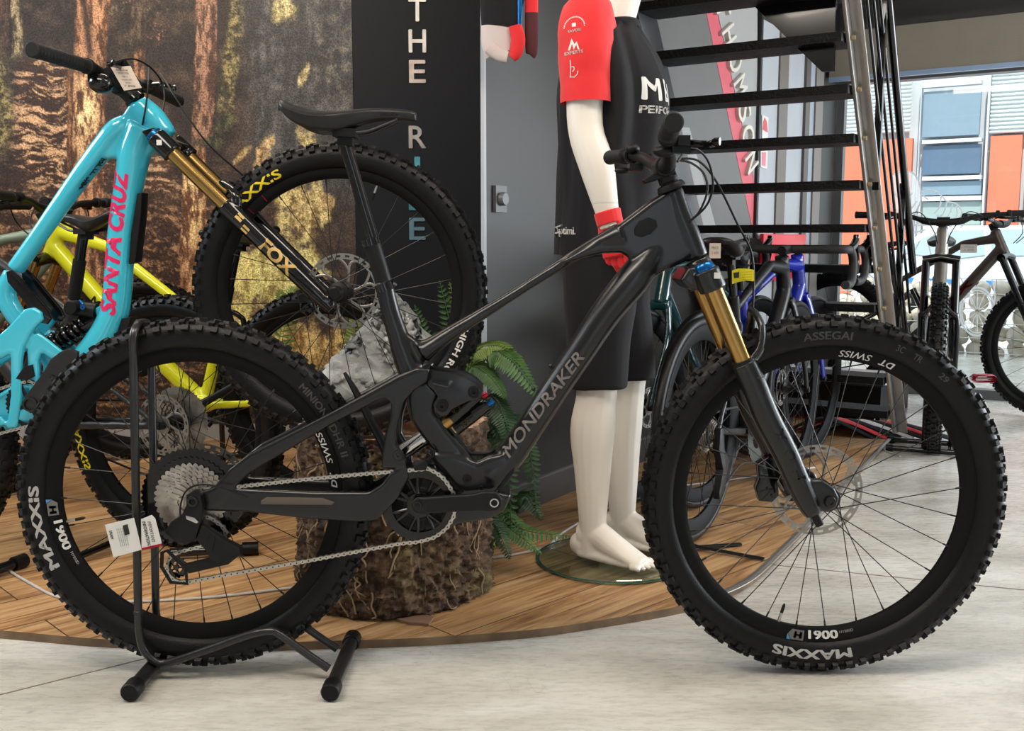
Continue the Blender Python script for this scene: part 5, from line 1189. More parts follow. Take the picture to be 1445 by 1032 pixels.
# ================================================================ STUMP, ROCK, FERNS, CABLE
from mathutils import noise as NZ
def bark_mat():
    m, nt, N, L, b = nodes('mossy_bark'); tc = N('TexCoord')
    mp = N('Mapping'); mp.inputs['Scale'].default_value = (1, 1, .55); L(tc.outputs['Object'], mp.inputs[0])
    n = N('TexNoise', i_Scale=26, i_Detail=10, i_Roughness=.72); L(mp.outputs[0], n.inputs['Vector'])
    r = ramp(N, [(.34, (.010, .005, .003)), (.48, (.065, .034, .018)), (.60, (.17, .10, .055)), (.74, (.36, .26, .16))]); L(n.outputs['Fac'], r.inputs[0])
    n2 = N('TexNoise', i_Scale=5.5, i_Detail=6); L(tc.outputs['Object'], n2.inputs['Vector']); r2 = ramp(N, [(.56, (0, 0, 0)), (.70, (.5, .5, .5))]); L(n2.outputs['Fac'], r2.inputs[0])
    mx = N('Mix', data_type='RGBA'); L(r2.outputs[0], mx.inputs[0]); L(r.outputs[0], mx.inputs[6])
    r3 = ramp(N, [(.35, (.05, .045, .012)), (.7, (.20, .18, .05))]); L(n.outputs['Fac'], r3.inputs[0]); L(r3.outputs[0], mx.inputs[7]); L(mx.outputs[2], b.inputs['Base Color'])
    b.inputs['Roughness'].default_value = .9; bp = N('Bump'); bp.inputs['Strength'].default_value = .9; bp.inputs['Distance'].default_value = .012; L(n.outputs['Fac'], bp.inputs['Height']); L(bp.outputs[0], b.inputs['Normal'])
    return m
SX, SY, SR, SZ = -.312, .47, .237, .462
stump = thing('tree_stump', 'mossy brown tree stump on the wooden platform behind the black bike', 'tree stump', (SX, SY, PH))
q = MB(); nu, nv = 260, 110
def sp_(i, j):
    a = 2*pi*i; z = j
    r = SR*(1.0+.07*max(0, (.25-z))*2.2+.03*sin(3*a+1)+.03*sin(2*a)+.02*(1-z)); 
    p = Vector((cos(a), sin(a), z*1.9)); f = NZ.fractal(p*3.2, 1., 2, 6); f2 = NZ.fractal(p*13, .8, 2, 4)
    r += .018*f+.010*f2+.006*NZ.fractal(p*34, .8, 2, 3); zz_ = PH+max(.0, z)*(SZ-PH)
    r *= .965 if z < .012 else 1
    return (SX+r*cos(a), SY+r*sin(a)*.95, zz_-.0)
q.grid(sp_, nu, nv); q.build('bark', bark_mat(), stump, angle=60)
m, nt, N, L, b = nodes('cut_wood_top'); tc = N('TexCoord'); wv = N('TexWave', wave_type='RINGS', rings_direction='Z', i_Scale=14, i_Distortion=2.5, i_Detail=3); L(tc.outputs['Object'], wv.inputs['Vector']); r = ramp(N, [(.2, (.38, .22, .14)), (.8, (.62, .42, .30))]); L(wv.outputs['Fac'], r.inputs[0]); L(r.outputs[0], b.inputs['Base Color']); b.inputs['Roughness'].default_value = .8
q = MB()
def tp_(i, j):
    a = 2*pi*i; x, y, z = sp_(i, 1.0); k = j; zz_ = SZ-.062*(1-min(1, max(0, (k-.80)/.16)))**1*(1 if k < .96 else 0)
    return (SX+(x-SX)*k, SY+(y-SY)*k, zz_+.003*NZ.noise(Vector((x*9, y*9, k*6))))
q.grid(tp_, 160, 24); q.build('cut_top', m, stump, angle=60)
rootm = mat('pale_rootlet', (.30, .21, .12), .8)
rr = random.Random(5)
for k in range(44):
    a0 = rr.uniform(pi*1.02, pi*1.98); z0 = rr.uniform(.25, .97); pts = []; a = a0; z = z0
    for s in range(7):
        x, y, zz_ = sp_((a/(2*pi)) % 1, max(0.02, z)); e = Vector((x-SX, y-SY, 0)).normalized(); pts.append((x+e.x*.004, y+e.y*.004, zz_)); a += rr.uniform(-.09, .09); z -= rr.uniform(.02, .09)
    q = MB(); q.tube([tuple(p) for p in cr(pts, 3)], rr.uniform(.0012, .0026), 6); q.build('rootlet', rootm, stump)
q = MB(); q.prism([G(x, y, PH+.001) for x, y in ((560, 877), (600, 870), (612, 874), (605, 884), (575, 881))], UP*.006); q.build('bark_chip', mat('bark_chip', (.20, .11, .06), .8), stump)
# rock
def rock_mat():
    m, nt, N, L, b = nodes('grey_slate_rock'); tc = N('TexCoord'); n = N('TexNoise', i_Scale=11, i_Detail=12, i_Roughness=.7, i_Distortion=.8); L(tc.outputs['Object'], n.inputs['Vector'])
    r = ramp(N, [(.3, (.22, .23, .22)), (.46, (.46, .48, .47)), (.6, (.58, .60, .58)), (.75, (.82, .83, .81))]); L(n.outputs['Fac'], r.inputs[0]); L(r.outputs[0], b.inputs['Base Color']); b.inputs['Roughness'].default_value = .8
    bp = N('Bump'); bp.inputs['Strength'].default_value = .8; bp.inputs['Distance'].default_value = .02; L(n.outputs['Fac'], bp.inputs['Height']); L(bp.outputs[0], b.inputs['Normal']); return m
rock = thing('rock', 'pale grey pointed rock standing on the stump behind the turquoise bike wheel', 'rock', P(540, 585, .66))
YR = .66; out_ = [(448, 590), (452, 532), (470, 506), (500, 474), (522, 452), (535, 428), (548, 420), (562, 436), (585, 462), (612, 490), (632, 522), (628, 590)]
q = MB(); q.prism([P(x, y, YR-.06) for x, y in out_], Vector((0, .16, 0)), .03)
rm_ = remesh(q.mesh('rock'), .0045, 2, [rock_mat()])
for v in rm_.vertices:
    p = v.co; d = NZ.fractal(p*6, .9, 2, 5)*.022; c = -abs(NZ.noise(p*22))*.014+NZ.cell(Vector((p.x*16+p.z*7, p.y*10, p.z*14-p.x*5)))*.007; n_ = v.normal; v.co = p+n_*(d+c)
for v in rm_.vertices:
    v.co.y = max(v.co.y, .592); v.co.z = max(v.co.z, .412)
rm_.transform(Matrix.Translation(-world_org(rock))); rm_.update(); put('stone', rm_, None, rock)
# ferns
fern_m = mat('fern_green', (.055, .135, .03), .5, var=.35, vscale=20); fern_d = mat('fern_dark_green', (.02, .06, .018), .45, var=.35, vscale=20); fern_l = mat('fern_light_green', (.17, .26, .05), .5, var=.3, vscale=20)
def frond(parent, pts, wmax, m, n=26, droop=.25, ref=None):
    path = [Vector(tuple(p)) for p in cr([tuple(p) for p in pts], 12)]; L_ = len(path); q = MB().use(m)
    q.tube(path, [.0022*(1-.7*i/L_)+.0004 for i in range(L_)], 5)
    for k in range(n):
        t = .14+.86*k/n; i = min(L_-2, int(t*(L_-1))); p = path[i]; d = (path[i+1]-path[i]).normalized()
        rf = Vector(ref) if ref else Vector((0, -.5, .85)); side = d.cross(rf)
        if side.length < .05: side = d.orthogonal()
        side.normalize(); upn = side.cross(d).normalized()
        w = wmax*(sin(pi*min(1, (t*1.02)**.75))**.7)+.004; 
        for sg in (-1, 1):
            dd = (side*sg+d*.38-upn*droop).normalized(); e = d; L2 = w*(1+rng.uniform(-.1, .1)); hw = min(L2*.2, .0048)+.001
            a = p; b1 = p+dd*L2*.35+e*hw+upn*.002; b2 = p+dd*L2*.35-e*hw+upn*.002; c1 = p+dd*L2*.7+e*hw*.75+upn*.0; c2 = p+dd*L2*.7-e*hw*.75; tip = p+dd*L2-upn*L2*.10; mid1 = p+dd*L2*.35-upn*.001; mid2 = p+dd*L2*.7-upn*.002
            q.add([a, b1, mid1, b2, c1, mid2, c2, tip], [(0, 1, 2), (0, 2, 3), (1, 4, 5, 2), (2, 5, 6, 3), (4, 7, 5), (5, 7, 6)])
    return q.build('frond', None, parent, angle=70)
fA = thing('fern', 'green artificial fern growing at the wall corner to the right of the stump', 'fern', G(712, 778, PH))
b0 = Vector(world_org(fA)); b0.z = PH
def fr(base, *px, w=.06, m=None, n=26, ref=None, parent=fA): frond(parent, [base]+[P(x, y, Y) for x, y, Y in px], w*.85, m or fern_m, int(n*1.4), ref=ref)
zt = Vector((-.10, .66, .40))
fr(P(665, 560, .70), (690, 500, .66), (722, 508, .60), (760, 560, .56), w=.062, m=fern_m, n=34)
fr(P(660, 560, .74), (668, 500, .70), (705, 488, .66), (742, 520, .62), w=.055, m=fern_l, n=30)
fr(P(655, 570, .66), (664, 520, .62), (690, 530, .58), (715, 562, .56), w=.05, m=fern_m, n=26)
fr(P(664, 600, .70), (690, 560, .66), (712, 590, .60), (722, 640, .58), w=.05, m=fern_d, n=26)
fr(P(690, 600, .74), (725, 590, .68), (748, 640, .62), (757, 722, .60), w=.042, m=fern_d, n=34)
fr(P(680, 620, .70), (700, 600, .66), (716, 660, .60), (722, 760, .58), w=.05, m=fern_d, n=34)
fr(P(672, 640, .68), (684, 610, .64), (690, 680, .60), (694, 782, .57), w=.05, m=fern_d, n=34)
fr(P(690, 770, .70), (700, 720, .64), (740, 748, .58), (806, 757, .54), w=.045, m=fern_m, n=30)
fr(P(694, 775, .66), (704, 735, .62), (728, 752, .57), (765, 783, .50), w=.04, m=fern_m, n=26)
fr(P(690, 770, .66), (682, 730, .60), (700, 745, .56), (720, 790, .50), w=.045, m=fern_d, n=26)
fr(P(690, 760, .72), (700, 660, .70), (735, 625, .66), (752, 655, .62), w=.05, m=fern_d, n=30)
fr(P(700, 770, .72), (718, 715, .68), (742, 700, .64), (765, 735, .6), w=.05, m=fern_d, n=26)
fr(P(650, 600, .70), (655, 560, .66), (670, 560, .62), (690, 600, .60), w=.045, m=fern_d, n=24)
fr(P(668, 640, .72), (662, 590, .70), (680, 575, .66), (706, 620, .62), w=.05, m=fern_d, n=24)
q = MB(); ptube(q, [(684, 670, 2.6, .52), (684, 720, 2.6, .52), (681, 755, 3.5, .52), (679, 768, 6, .52), (677, 778, 3, .52)], n=4); q.build('leaf_stem', fern_l, fA)
q = MB(); ptube(q, [(690, 600, 3, .70), (692, 690, 3, .70), (694, 782, 3, .68)], n=4); q.build('stem_bundle', fern_d, fA)
fB = thing('fern', 'green artificial fern with upright fronds behind the grey rock', 'fern', Vector((-.17, .86, PH)))
def fu(*px, w=.05, m=None, n=30): frond(fB, [Vector((-.17, .86, PH+.01))]+[P(x, y, Y) for x, y, Y in px], w*.82, m or fern_m, n*3, droop=.1, ref=(0, -1, .25))
fu((648, 560, .86), (640, 480, .84), (620, 396, .82), w=.052, n=44); fu((652, 560, .9), (654, 480, .90), (634, 398, .90), w=.05, m=fern_l, n=44)
fu((620, 570, .88), (606, 500, .86), (585, 430, .84), w=.045, n=40); fu((615, 580, .9), (590, 510, .88), (568, 440, .87), w=.04, n=38)
fu((640, 560, .88), (630, 500, .88), (612, 470, .86), w=.05, n=36); fu((650, 580, .86), (670, 520, .84), (660, 480, .8), w=.05, m=fern_d, n=36)
fC = thing('fern', 'small green plant behind the turquoise bike wheel left of the rock', 'fern', Vector((-.62, 1.9, PH)))
for a, b_ in (((405, 440), (418, 404)), ((500, 470), (505, 425)), ((520, 460), (522, 428)), ((398, 450), (396, 408))):
    frond(fC, [Vector((-.62, 1.9, PH+.01)), P(a[0], 540, 1.9), P(*a, 1.88), P(*b_, 1.86)], .06, fern_l, 40, droop=.05, ref=(0, -1, .2))
# white power cable along the platform
wcb = MB(); pts = [G(x, y, PH+.004) for x, y in ((-60, 770), (0, 799), (40, 822), (80, 842), (130, 849), (200, 849), (300, 843), (395, 832), (420, 829))]
wcb.tube([tuple(p) for p in cr([tuple(p) for p in pts], 6)], .0036, 8); tag(wcb.build('power_cable', mat('white_cable', (.55, .54, .52), .5)), 'white power cable lying on the wooden platform under the rear wheel', 'cable')
wcb = MB(); pts = [G(x, y, PH+.004) for x, y in ((678, 789), (720, 784), (770, 772), (790, 755), (810, 742), (835, 728), (880, 708), (935, 690), (985, 683), (1040, 676), (1095, 668), (1150, 660))]
wcb.tube([tuple(p) for p in cr([tuple(p) for p in pts], 6)], .0036, 8); tag(wcb.build('power_cable', mat('white_cable', (.55, .54, .52), .5)), 'white cable running from the fern past the mannequin feet', 'cable')

# ================================================================ MANNEQUIN
man = thing('mannequin', 'white headless-cropped mannequin in black and red cycling kit behind the black bike', 'mannequin', (.27, .72, PH))
man['label'] = 'white mannequin wearing a black jersey with red sleeves and red gloves behind the black bike'
FW = B_.copy(); RT = Vector((-.540, -.842, 0)); HC = Vector((.268, .742, 0))
FT = Vector((.944, -.33, 0)); RTt = Vector((-.33, -.944, 0))
def hb_(f, r, z): return HC+FT*f+RTt*r+UP*z
m_ = MB()
def limb(pts, rad, seg=16, ref=None): m_.tube([tuple(p) for p in cr([tuple(p) for p in pts], 4)], [tuple(x) if len(x) > 1 else x[0] for x in [tuple(r) for r in cr([(r,) if isinstance(r, (int, float)) else r for r in rad], 4)]], seg, ref=ref or RT)
anR = P(836, 745, .66); anL = anR-RT*.155+FW*.015
kz = .52
for an, sg, toe in ((anR, 1, 0), (anL, -1, .0)):
    a = Vector((an.x, an.y, .10)); kn = P(842, 545, .66) if sg == 1 else P(842, 545, .66)-RT*.165+FW*.005
    cf = Vector((kn.x, kn.y, .40))-FW*.012
    limb([Vector((a.x, a.y, .045)), Vector((a.x, a.y, .10)), Vector((a.x, a.y, .16)), cf*.5+Vector((a.x, a.y, .16))*.5+Vector((0, 0, 0)), cf, kn+Vector((0, 0, -.03)), kn+Vector((0, 0, .05)), hb_(.0, .095*sg, .75), hb_(.0, .09*sg, .90)],
         [(.040, .033), (.038, .033), (.041, .036), (.052, .045), (.064, .055), (.058, .052), (.062, .056), (.070, .062), (.07, .06)])
    # foot
    fd = (FW*.97+RT*(.06*sg)).normalized(); h = Vector((a.x, a.y, PH+.012+.02))-fd*.035
    m_.ell(h+Vector((0, 0, .022)), (.036, .032, .034), rot=Matrix((fd, fd.cross(UP)*-1, UP)).transposed())
    m_.tube([tuple(p) for p in cr([tuple(h+Vector((0, 0, .045))), tuple(h+fd*.05+UP*.055), tuple(h+fd*.10+UP*.035), tuple(h+fd*.16+UP*.012), tuple(h+fd*.20+UP*.0)], 4)], [tuple(x) for x in cr([(.038, .030), (.040, .034), (.034, .038), (.022, .042), (.015, .036)], 4)], 16, ref=RT)
    m_.tube([tuple(h+UP*.004), tuple(h+fd*.10), tuple(h+fd*.17-UP*.002)], [(.020, .030), (.018, .036), (.014, .040)], 14, ref=RT)
    for t in range(5):
        sd_ = (-.036+.0185*t)*(-sg); L_ = (.052, .050, .045, .038, .030)[t] if True else 0
        b1 = h+fd*.175+RT*sd_*-1+UP*-.004; r_ = .0112 if t == 0 else .0082
        m_.tube([tuple(b1), tuple(b1+fd*L_*.5+UP*.002), tuple(b1+fd*L_-UP*.004)], [r_, r_, r_*.7], 10)
# trunk, neck
m_.tube([tuple(hb_(0, 0, z)) for z in (.84, .95, 1.05, 1.15, 1.28, 1.38, 1.44, 1.475)], [(.075, .125), (.075, .125), (.078, .125), (.09, .14), (.105, .155), (.095, .155), (.07, .11), (.05, .06)], 20, ref=RT)
m_.tube([tuple(hb_(.0, 0, 1.44)), tuple(hb_(.015, 0, 1.52)), tuple(hb_(.035, 0, 1.60))], [.056, .052, .054], 16)
# arms (right one in view)
shR = P(826, 30, .58); elR = P(826, 180, .575); wrR = P(857, 300, .56)
for sg in (1, -1):
    if sg == 1: s_, e_, w_ = shR, elR, wrR
    else:
        mir = lambda p: (lambda d: HC+FT*d.dot(FT)-RTt*d.dot(RTt)+UP*p.z)(Vector((p.x, p.y, 0))-HC)
        s_, e_, w_ = mir(shR), mir(elR), mir(wrR)
    m_.tube([tuple(p) for p in cr([tuple(hb_(0, .10*sg, 1.40)), tuple(s_), tuple(s_*.5+e_*.5), tuple(e_), tuple(e_*.55+w_*.45+FW*.004), tuple(w_), tuple(w_+(w_-e_).normalized()*.04)], 4)], [x[0] for x in cr([(.05,), (.056,), (.050,), (.046,), (.046,), (.031,), (.03,)], 4)], 18)
body = put('body', remesh(m_.mesh('body'), .0040, 3, [white_skin]), None, man)
body.data.transform(Matrix.Translation(-world_org(man)))
q = MB(); 
q.tube([tuple(P(838, 287, .528)+(P(872, 283, .528)-P(838, 287, .528))*(i/8)+Vector((0, -.012*sin(pi*i/8), -.006*(i/8)))) for i in range(9)], .0005, 4); q.build('wrist_joint_line', dark_metal, man)
# gloves: cuff, palm, thumb and four fingers
def glove(w_, e_, sg):
    d = (w_-e_).normalized(); g = MB()
    g.tube([tuple(w_-d*.004), tuple(w_+d*.03)], [.036, .035], 18); fwd = FW; d2 = (d*.9-UP*.25).normalized(); side = RT*sg
    pc = w_+d*.03; pe = pc+d2*.085
    g.tube([tuple(w_+d*.01), tuple(pc), tuple(pc+d2*.04), tuple(pe)], [(.030, .028), (.036, .021), (.043, .018), (.040, .016)], 16, ref=side)
    for i, (o_, L_) in enumerate(((.030, .070), (.010, .078), (-.010, .072), (-.029, .056))):
        b_ = pe+fwd*o_-d2*.008; c1 = (d2-side*.18).normalized(); c2 = (d2-side*.75).normalized(); c3 = (d2*.6-side*1.).normalized()
        p1 = b_+c1*L_*.45; p2 = p1+c2*L_*.33; p3 = p2+c3*L_*.26; g.tube([tuple(b_), tuple(p1), tuple(p2), tuple(p3)], [.0098, .0094, .0088, .0074], 12)
    tb = pc+fwd*.026+d2*.012; t1 = tb+(fwd*.75+d2*.7).normalized()*.036-side*.006; t2 = t1+(fwd*.25+d2*1.).normalized()*.028-side*.008; g.tube([tuple(tb), tuple(t1), tuple(t2)], [.013, .0115, .0092], 12)
    me_ = remesh(g.mesh('glove'), .0022, 2, [red_cloth]); me_.transform(Matrix.Translation(-world_org(man))); return put('glove', me_, None, man)
glove(wrR, elR, 1); mirp = lambda p: (lambda d: HC+FT*d.dot(FT)-RTt*d.dot(RTt)+UP*p.z)(Vector((p.x, p.y, 0))-HC); glove(mirp(wrR), mirp(elR), -1)
# jersey
def loft(name, st, m, parent, N=64, wr=.004, fold=7, seed=0.):
    """st: (z, f0, half depth, half width)"""
    st = [tuple(x) for x in cr(st, 5)]; q = MB().use(m); vs = []; n = len(st)
    for z, f0, a, b_ in st:
        for k in range(N):
            t = 2*pi*k/N; sq = .82; cf = (abs(cos(t))**sq)*(1 if cos(t) > 0 else -1); sf = (abs(sin(t))**sq)*(1 if sin(t) > 0 else -1)
            wv_ = 1+wr/.1*(NZ.noise(Vector((cos(t)*2.4+seed, sin(t)*2.4, z*2.2)))+.5*NZ.noise(Vector((cos(t)*6, sin(t)*6+seed, z*3)))); vs.append(hb_(f0+a*cf*wv_, b_*sf*wv_, z))
    q.add(vs, [(i*N+k, i*N+(k+1) % N, (i+1)*N+(k+1) % N, (i+1)*N+k) for i in range(n-1) for k in range(N)]); return q
jq = loft('jersey', [(.885, .0, .138, .172), (.93, .0, .136, .170), (1.03, .0, .130, .164), (1.15, .004, .134, .168), (1.26, .010, .142, .174), (1.34, .010, .138, .180), (1.41, .006, .118, .176), (1.455, .004, .094, .145), (1.485, .008, .072, .085), (1.50, .014, .060, .066)], black_cloth, man, wr=.018)
jer = jq.build('jersey', None, man, angle=70)
# inner hem turn
for sg in (1, -1):
    s_, e_ = (shR, elR) if sg == 1 else (mirp(shR), mirp(elR)); d = (e_-s_).normalized(); sh0 = hb_(0, .085*sg, 1.452)
    pth = cr([tuple(sh0), tuple(s_*.85+sh0*.15+UP*.020), tuple(s_+d*.06), tuple(s_+d*.14), tuple(s_+d*.205)], 6); rad = cr([(.042, .050), (.066, .066), (.072, .066), (.068, .062), (.066, .060)], 6)
    q = MB().use(red_cloth); N_ = 36; vs = []; pth = [Vector(tuple(p)) for p in pth]
    for i, p in enumerate(pth):
        t_ = (pth[min(i+1, len(pth)-1)]-pth[max(i-1, 0)]).normalized(); bb_ = FW-t_*FW.dot(t_); bb_.normalize(); aa = t_.cross(bb_)
        for k in range(N_):
            th = 2*pi*k/N_; w_ = 1+.05*NZ.noise(Vector((cos(th)*2, sin(th)*2+i*.2, i*.25+sg))); vs.append(p+bb_*(rad[i][0]*cos(th)*w_)+aa*(rad[i][1]*sin(th)*w_))
    q.add(vs, [(i*N_+k, i*N_+(k+1) % N_, (i+1)*N_+(k+1) % N_, (i+1)*N_+k) for i in range(len(pth)-1) for k in range(N_)]); slv = q.build('red_sleeve', None, man, angle=70)
    if sg == 1:
        q = MB().use(white_paper); u_ = (P(840, 60, .5)-P(795, 62, .5)).normalized(); v_ = UP
        text_fit(q, 'SAVOIE', .032, .007, P(812, 38, .48), u_, v_, bold=.05); text_fit(q, 'EXPERTS', .044, .008, P(811, 69.5, .48), u_, v_, bold=.05)
        a = [P(x, y, .48) for x, y in ((803, 66), (808, 49), (812, 58), (815, 54), (819, 66), (816.5, 66), (814.5, 59), (811, 66), (808.5, 57), (806, 66))]; q.add(a, [tuple(range(len(a)))])
        for k in range(22):
            a0, a1 = pi*(k+.1)/22, pi*(k+.75)/22; c = P(812, 33, .48); R_, r_ = .0265, .0235
            q.add([c+u_*(R_*cos(a0))+v_*R_*sin(a0), c+u_*(R_*cos(a1))+v_*R_*sin(a1), c+u_*(r_*cos(a1))+v_*r_*sin(a1), c+u_*(r_*cos(a0))+v_*r_*sin(a0)], [(0, 1, 2, 3)])
        q.add([P(x, y, .48) for x, y in ((808.5, 27), (814, 27), (814, 32.5), (808.5, 32.5))], [(0, 1, 2, 3)])
        for (pp) in ([(806, 80), (807, 95), (806, 105)], [(806, 104), (812, 105), (816, 101), (817, 96)], [(807, 90), (811, 90), (812, 94), (809, 97)]):
            pv = [P(x, y, .48) for x, y in pp]
            for a, b_ in zip(pv[:-1], pv[1:]): n_ = (b_-a).normalized().cross(Vector((0, 1, 0)))*.0009; q.add([a-n_, a+n_, b_+n_, b_-n_], [(0, 1, 2, 3)])
        subdiv(q, 1); project(q, slv, (0, 1, 0), .0015); q.build('sleeve_print', None, slv, smooth=False)
col_ = MB().use(black_cloth); col_.tube([tuple(hb_(.010+.062*cos(2*pi*k/28), .064*sin(2*pi*k/28), 1.498+.006*cos(2*pi*k/28))) for k in range(28)], [(.009, .012)]*28, 8, closed=True, ref=UP); col_.build('collar', None, jer)
def chest(sx, w, h, f, zc, r_, bold=.05):
    """print on the front of the jersey; reading direction towards the wearer's left"""
    q = MB().use(white_paper); u_ = -RTt; text_fit(q, sx, w, h, hb_(.35, r_, zc), u_, UP, bold=bold); subdiv(q, 2); project(q, jer, -FT, .0022); q.build('jersey_print', None, jer, smooth=False)
chest('MDN', .15, .058, 0, 1.315, .050, .04); chest('PERFORMANCE', .16, .020, 0, 1.262, .046)
q = MB().use(white_paper); text_fit(q, 'Optimi.', .056, .028, P(807, 325, .3), (1, 0, -.03), (0, 0, 1), bold=.05); subdiv(q, 1); project(q, jer, (0, 1, 0), .002); q.build('jersey_print', None, jer, smooth=False)
# shorts
q = MB()
m_ = MB()
m_.tube([tuple(hb_(0, 0, z)) for z in (.80, .90, .97)], [(.115, .155), (.112, .155), (.105, .15)], 24, ref=RT)
for sg in (1, -1):
    kn = P(842, 545, .66) if sg == 1 else P(842, 545, .66)-RT*.165+FW*.005; kn = Vector((kn.x, kn.y, .522))
    m_.tube([tuple(p) for p in cr([tuple(kn+FW*.004), tuple(kn*.6+hb_(0, .09*sg, .86)*.4), tuple(hb_(.0, .088*sg, .76)), tuple(hb_(0, .08*sg, .90))], 5)], [tuple(x) for x in cr([(.084, .074), (.092, .08), (.104, .088), (.11, .09)], 5)], 22, ref=RT)
sh_me = remesh(m_.mesh('shorts'), .006, 4, [black_cloth])
for v in sh_me.vertices:
    p = v.co; v.co = p+v.normal*.005*NZ.noise(Vector((p.x*14, p.y*14, p.z*3.5)))
sh_me.transform(Matrix.Translation(-world_org(man))); sh_me.name = 'shorts'; put('shorts', sh_me, None, man)
# glass foot plate
gp_ = MB(); gp_.lathe([(0, 0), (.213, 0), (.215, .002), (.215, .010), (.213, .012), (0, .012)], (.288, .70, PH+.0005), (0, 0, 1), 72)
m, nt, N, L, b = nodes('foot_glass'); nt.nodes.remove(b); out = nt.nodes['Material Output']; t = N('BsdfTransparent'); t.inputs[0].default_value = (.84, .91, .88, 1); g_ = N('BsdfGlossy'); g_.inputs['Roughness'].default_value = .03; mx = N('MixShader'); mx.inputs[0].default_value = .14; L(t.outputs[0], mx.inputs[1]); L(g_.outputs[0], mx.inputs[2]); L(mx.outputs[0], out.inputs[0])
gpo = tag(gp_.build('glass_base', m), 'round greenish glass plate under the feet of the mannequin', 'base plate')
ge = MB(); ge.tube([(.288+.2155*cos(2*pi*k/72), .70+.2155*sin(2*pi*k/72), PH+.0065) for k in range(72)], [(.0052, .0014)]*72, 6, closed=True, ref=(0, 0, 1)); ge.v = [(x, y, min(z, PH+.0118)) for x, y, z in ge.v]; ge.build('green_edge', mat('green_glass_edge', (.015, .075, .055), .15), gpo)
# hanging jerseys at the wall
hj = thing('hanging_jersey', 'black cycling jersey with red and white cuff hanging on the grey wall', 'jersey', RP(705, -20, on_wall(0, 0, .06), B_))
def tube_px(name, px, Y, m, parent, wide=.45, n=4, seg=28): 
    q = MB(); ptube(q, [(x, y, r, Y) for x, y, r in px], wide=wide, n=n, seg=seg); return q.build(name, m, parent)
tube_px('body_panel', [(712, -60, 34), (709, -10, 31), (706, 20, 27), (704, 38, 24)], .98, black_cloth, hj)
tube_px('white_cuff', [(703, 36, 23), (704, 60, 24), (708, 76, 22)], .98, mat('white_cloth', (.58, .50, .48), .8), hj, .42)
tube_px('red_trim', [(727, 36, 9), (731, 56, 10), (728, 74, 9), (722, 82, 6)], .955, red_cloth, hj, .5)
tube_px('blue_seam', [(733, -30, 3), (734, 10, 3), (733, 36, 2)], .95, blue_ano, hj)
tube_px('lower_hem', [(690, 66, 9), (704, 77, 9), (716, 81, 8)], .96, mat('white_cloth', (.58, .50, .48), .8), hj, .5)
hj2 = thing('hanging_jersey', 'red jersey sleeve fading to black hanging right of the other jersey', 'jersey', RP(745, -20, on_wall(0, 0, .06), B_))
tube_px('sleeve', [(750, -60, 10), (750, 0, 9), (750, 20, 9)], .98, red_cloth, hj2); tube_px('dark_end', [(750, 18, 9), (750, 50, 9), (750, 74, 8), (749, 78, 6)], .98, mat('dark_red_cloth', (.07, .01, .014), .8), hj2)
# ================================================================ STAIRS
stairs = thing('staircase', 'steep black steel staircase with open treads and silver stringer behind the mannequin', 'staircase', (1.6, 3.0, 0))
tread_m = mat('black_chequer_plate', (.004, .004, .0045), .5, .0, bump=.5, bscale=90, spec=.15)
KS = .81; Q5 = Vector((1.406, 1.914, .973)); SW = .718
def tr(i): return Vector((Q5.x, Q5.y, 0))-A_*(.132*KS*(5-i))+UP*(Q5.z+.2*KS*(5-i))
for i in range(-3, 11):
    q = MB(); r = tr(i); q.prism([r-UP*.017+A_*.085, r-UP*.017-A_*.085, r+UP*.015-A_*.085, r+UP*.015+A_*.085], -B_*SW, .002); q.build('tread', tread_m, stairs)
sv = mat('silver_stringer', (.42, .41, .40), .3, .8, var=.15, vscale=6); up2 = (tr(-2)-tr(9)).normalized()
def rail(name, off, h, r, m, i0=-3.4, i1=10.6, box=None):
    a, b_ = tr(i0), tr(i1); q = MB()
    if box: q.prism([a+B_*off+UP*h-A_*box[0], a+B_*off+UP*h+A_*box[0], b_+B_*off+UP*h+A_*box[0], b_+B_*off+UP*h-A_*box[0]], B_*box[1], .001)
    else: q.cyl(a+B_*off+UP*h, b_+B_*off+UP*h, r, seg=12)
    return q.build(name, m, stairs)
rail('stringer', .006, .0, 0, sv, box=(.055, .012)); rail('stringer_flange', .018, .0, 0, sv, box=(.006, .04))
rail('stringer', -SW-.018, .0, 0, mat('dark_stringer', (.09, .09, .095), .35, .5), box=(.085, .012)); rail('stringer_flange', -SW-.075, .0, 0, mat('grey_stringer', (.30, .30, .30), .35, .6), box=(.02, .05))
for h, o_, r in ((.22, .045, .006), (.38, .045, .006), (.54, .045, .006), (.72, .05, .016)): rail('rail_rod', o_, h, r, gloss_black)
for i in (0, 4, 8.4):
    q = MB(); p = tr(i)+B_*.04; q.box(p+UP*.36, (.024, .024, .76), Matrix((B_, A_, UP)).transposed()); q.build('rail_post', gloss_black, stairs)
for i in range(0, 9):
    q = MB(); p = tr(i)+B_*.02-A_*.03; q.lathe([(0, .012), (.008, .012), (.01, 0)], p, B_, 8); q.build('bolt', mat('brass_bolt', (.35, .27, .15), .4, .7), stairs)
q = MB(); p = tr(-.2)-B_*.30+A_*.10; q.prism([p-UP*.30+B_*.22, p-UP*.02-B_*.06, p+UP*.25-B_*.06, p+UP*.25+B_*.26, p-UP*.30+B_*.26], A_*.02); q.build('landing_bracket', gloss_black, stairs)
lb = MB(); p = tr(-1)+A_*.35; lb.prism([p-B_*1.2+UP*.0, p+B_*1.6+UP*.0, p+B_*1.6+UP*.16, p-B_*1.2+UP*.16], A_*.1); o = struct('trim_30', lb, mat('dark_beam', (.02, .02, .022), .5))

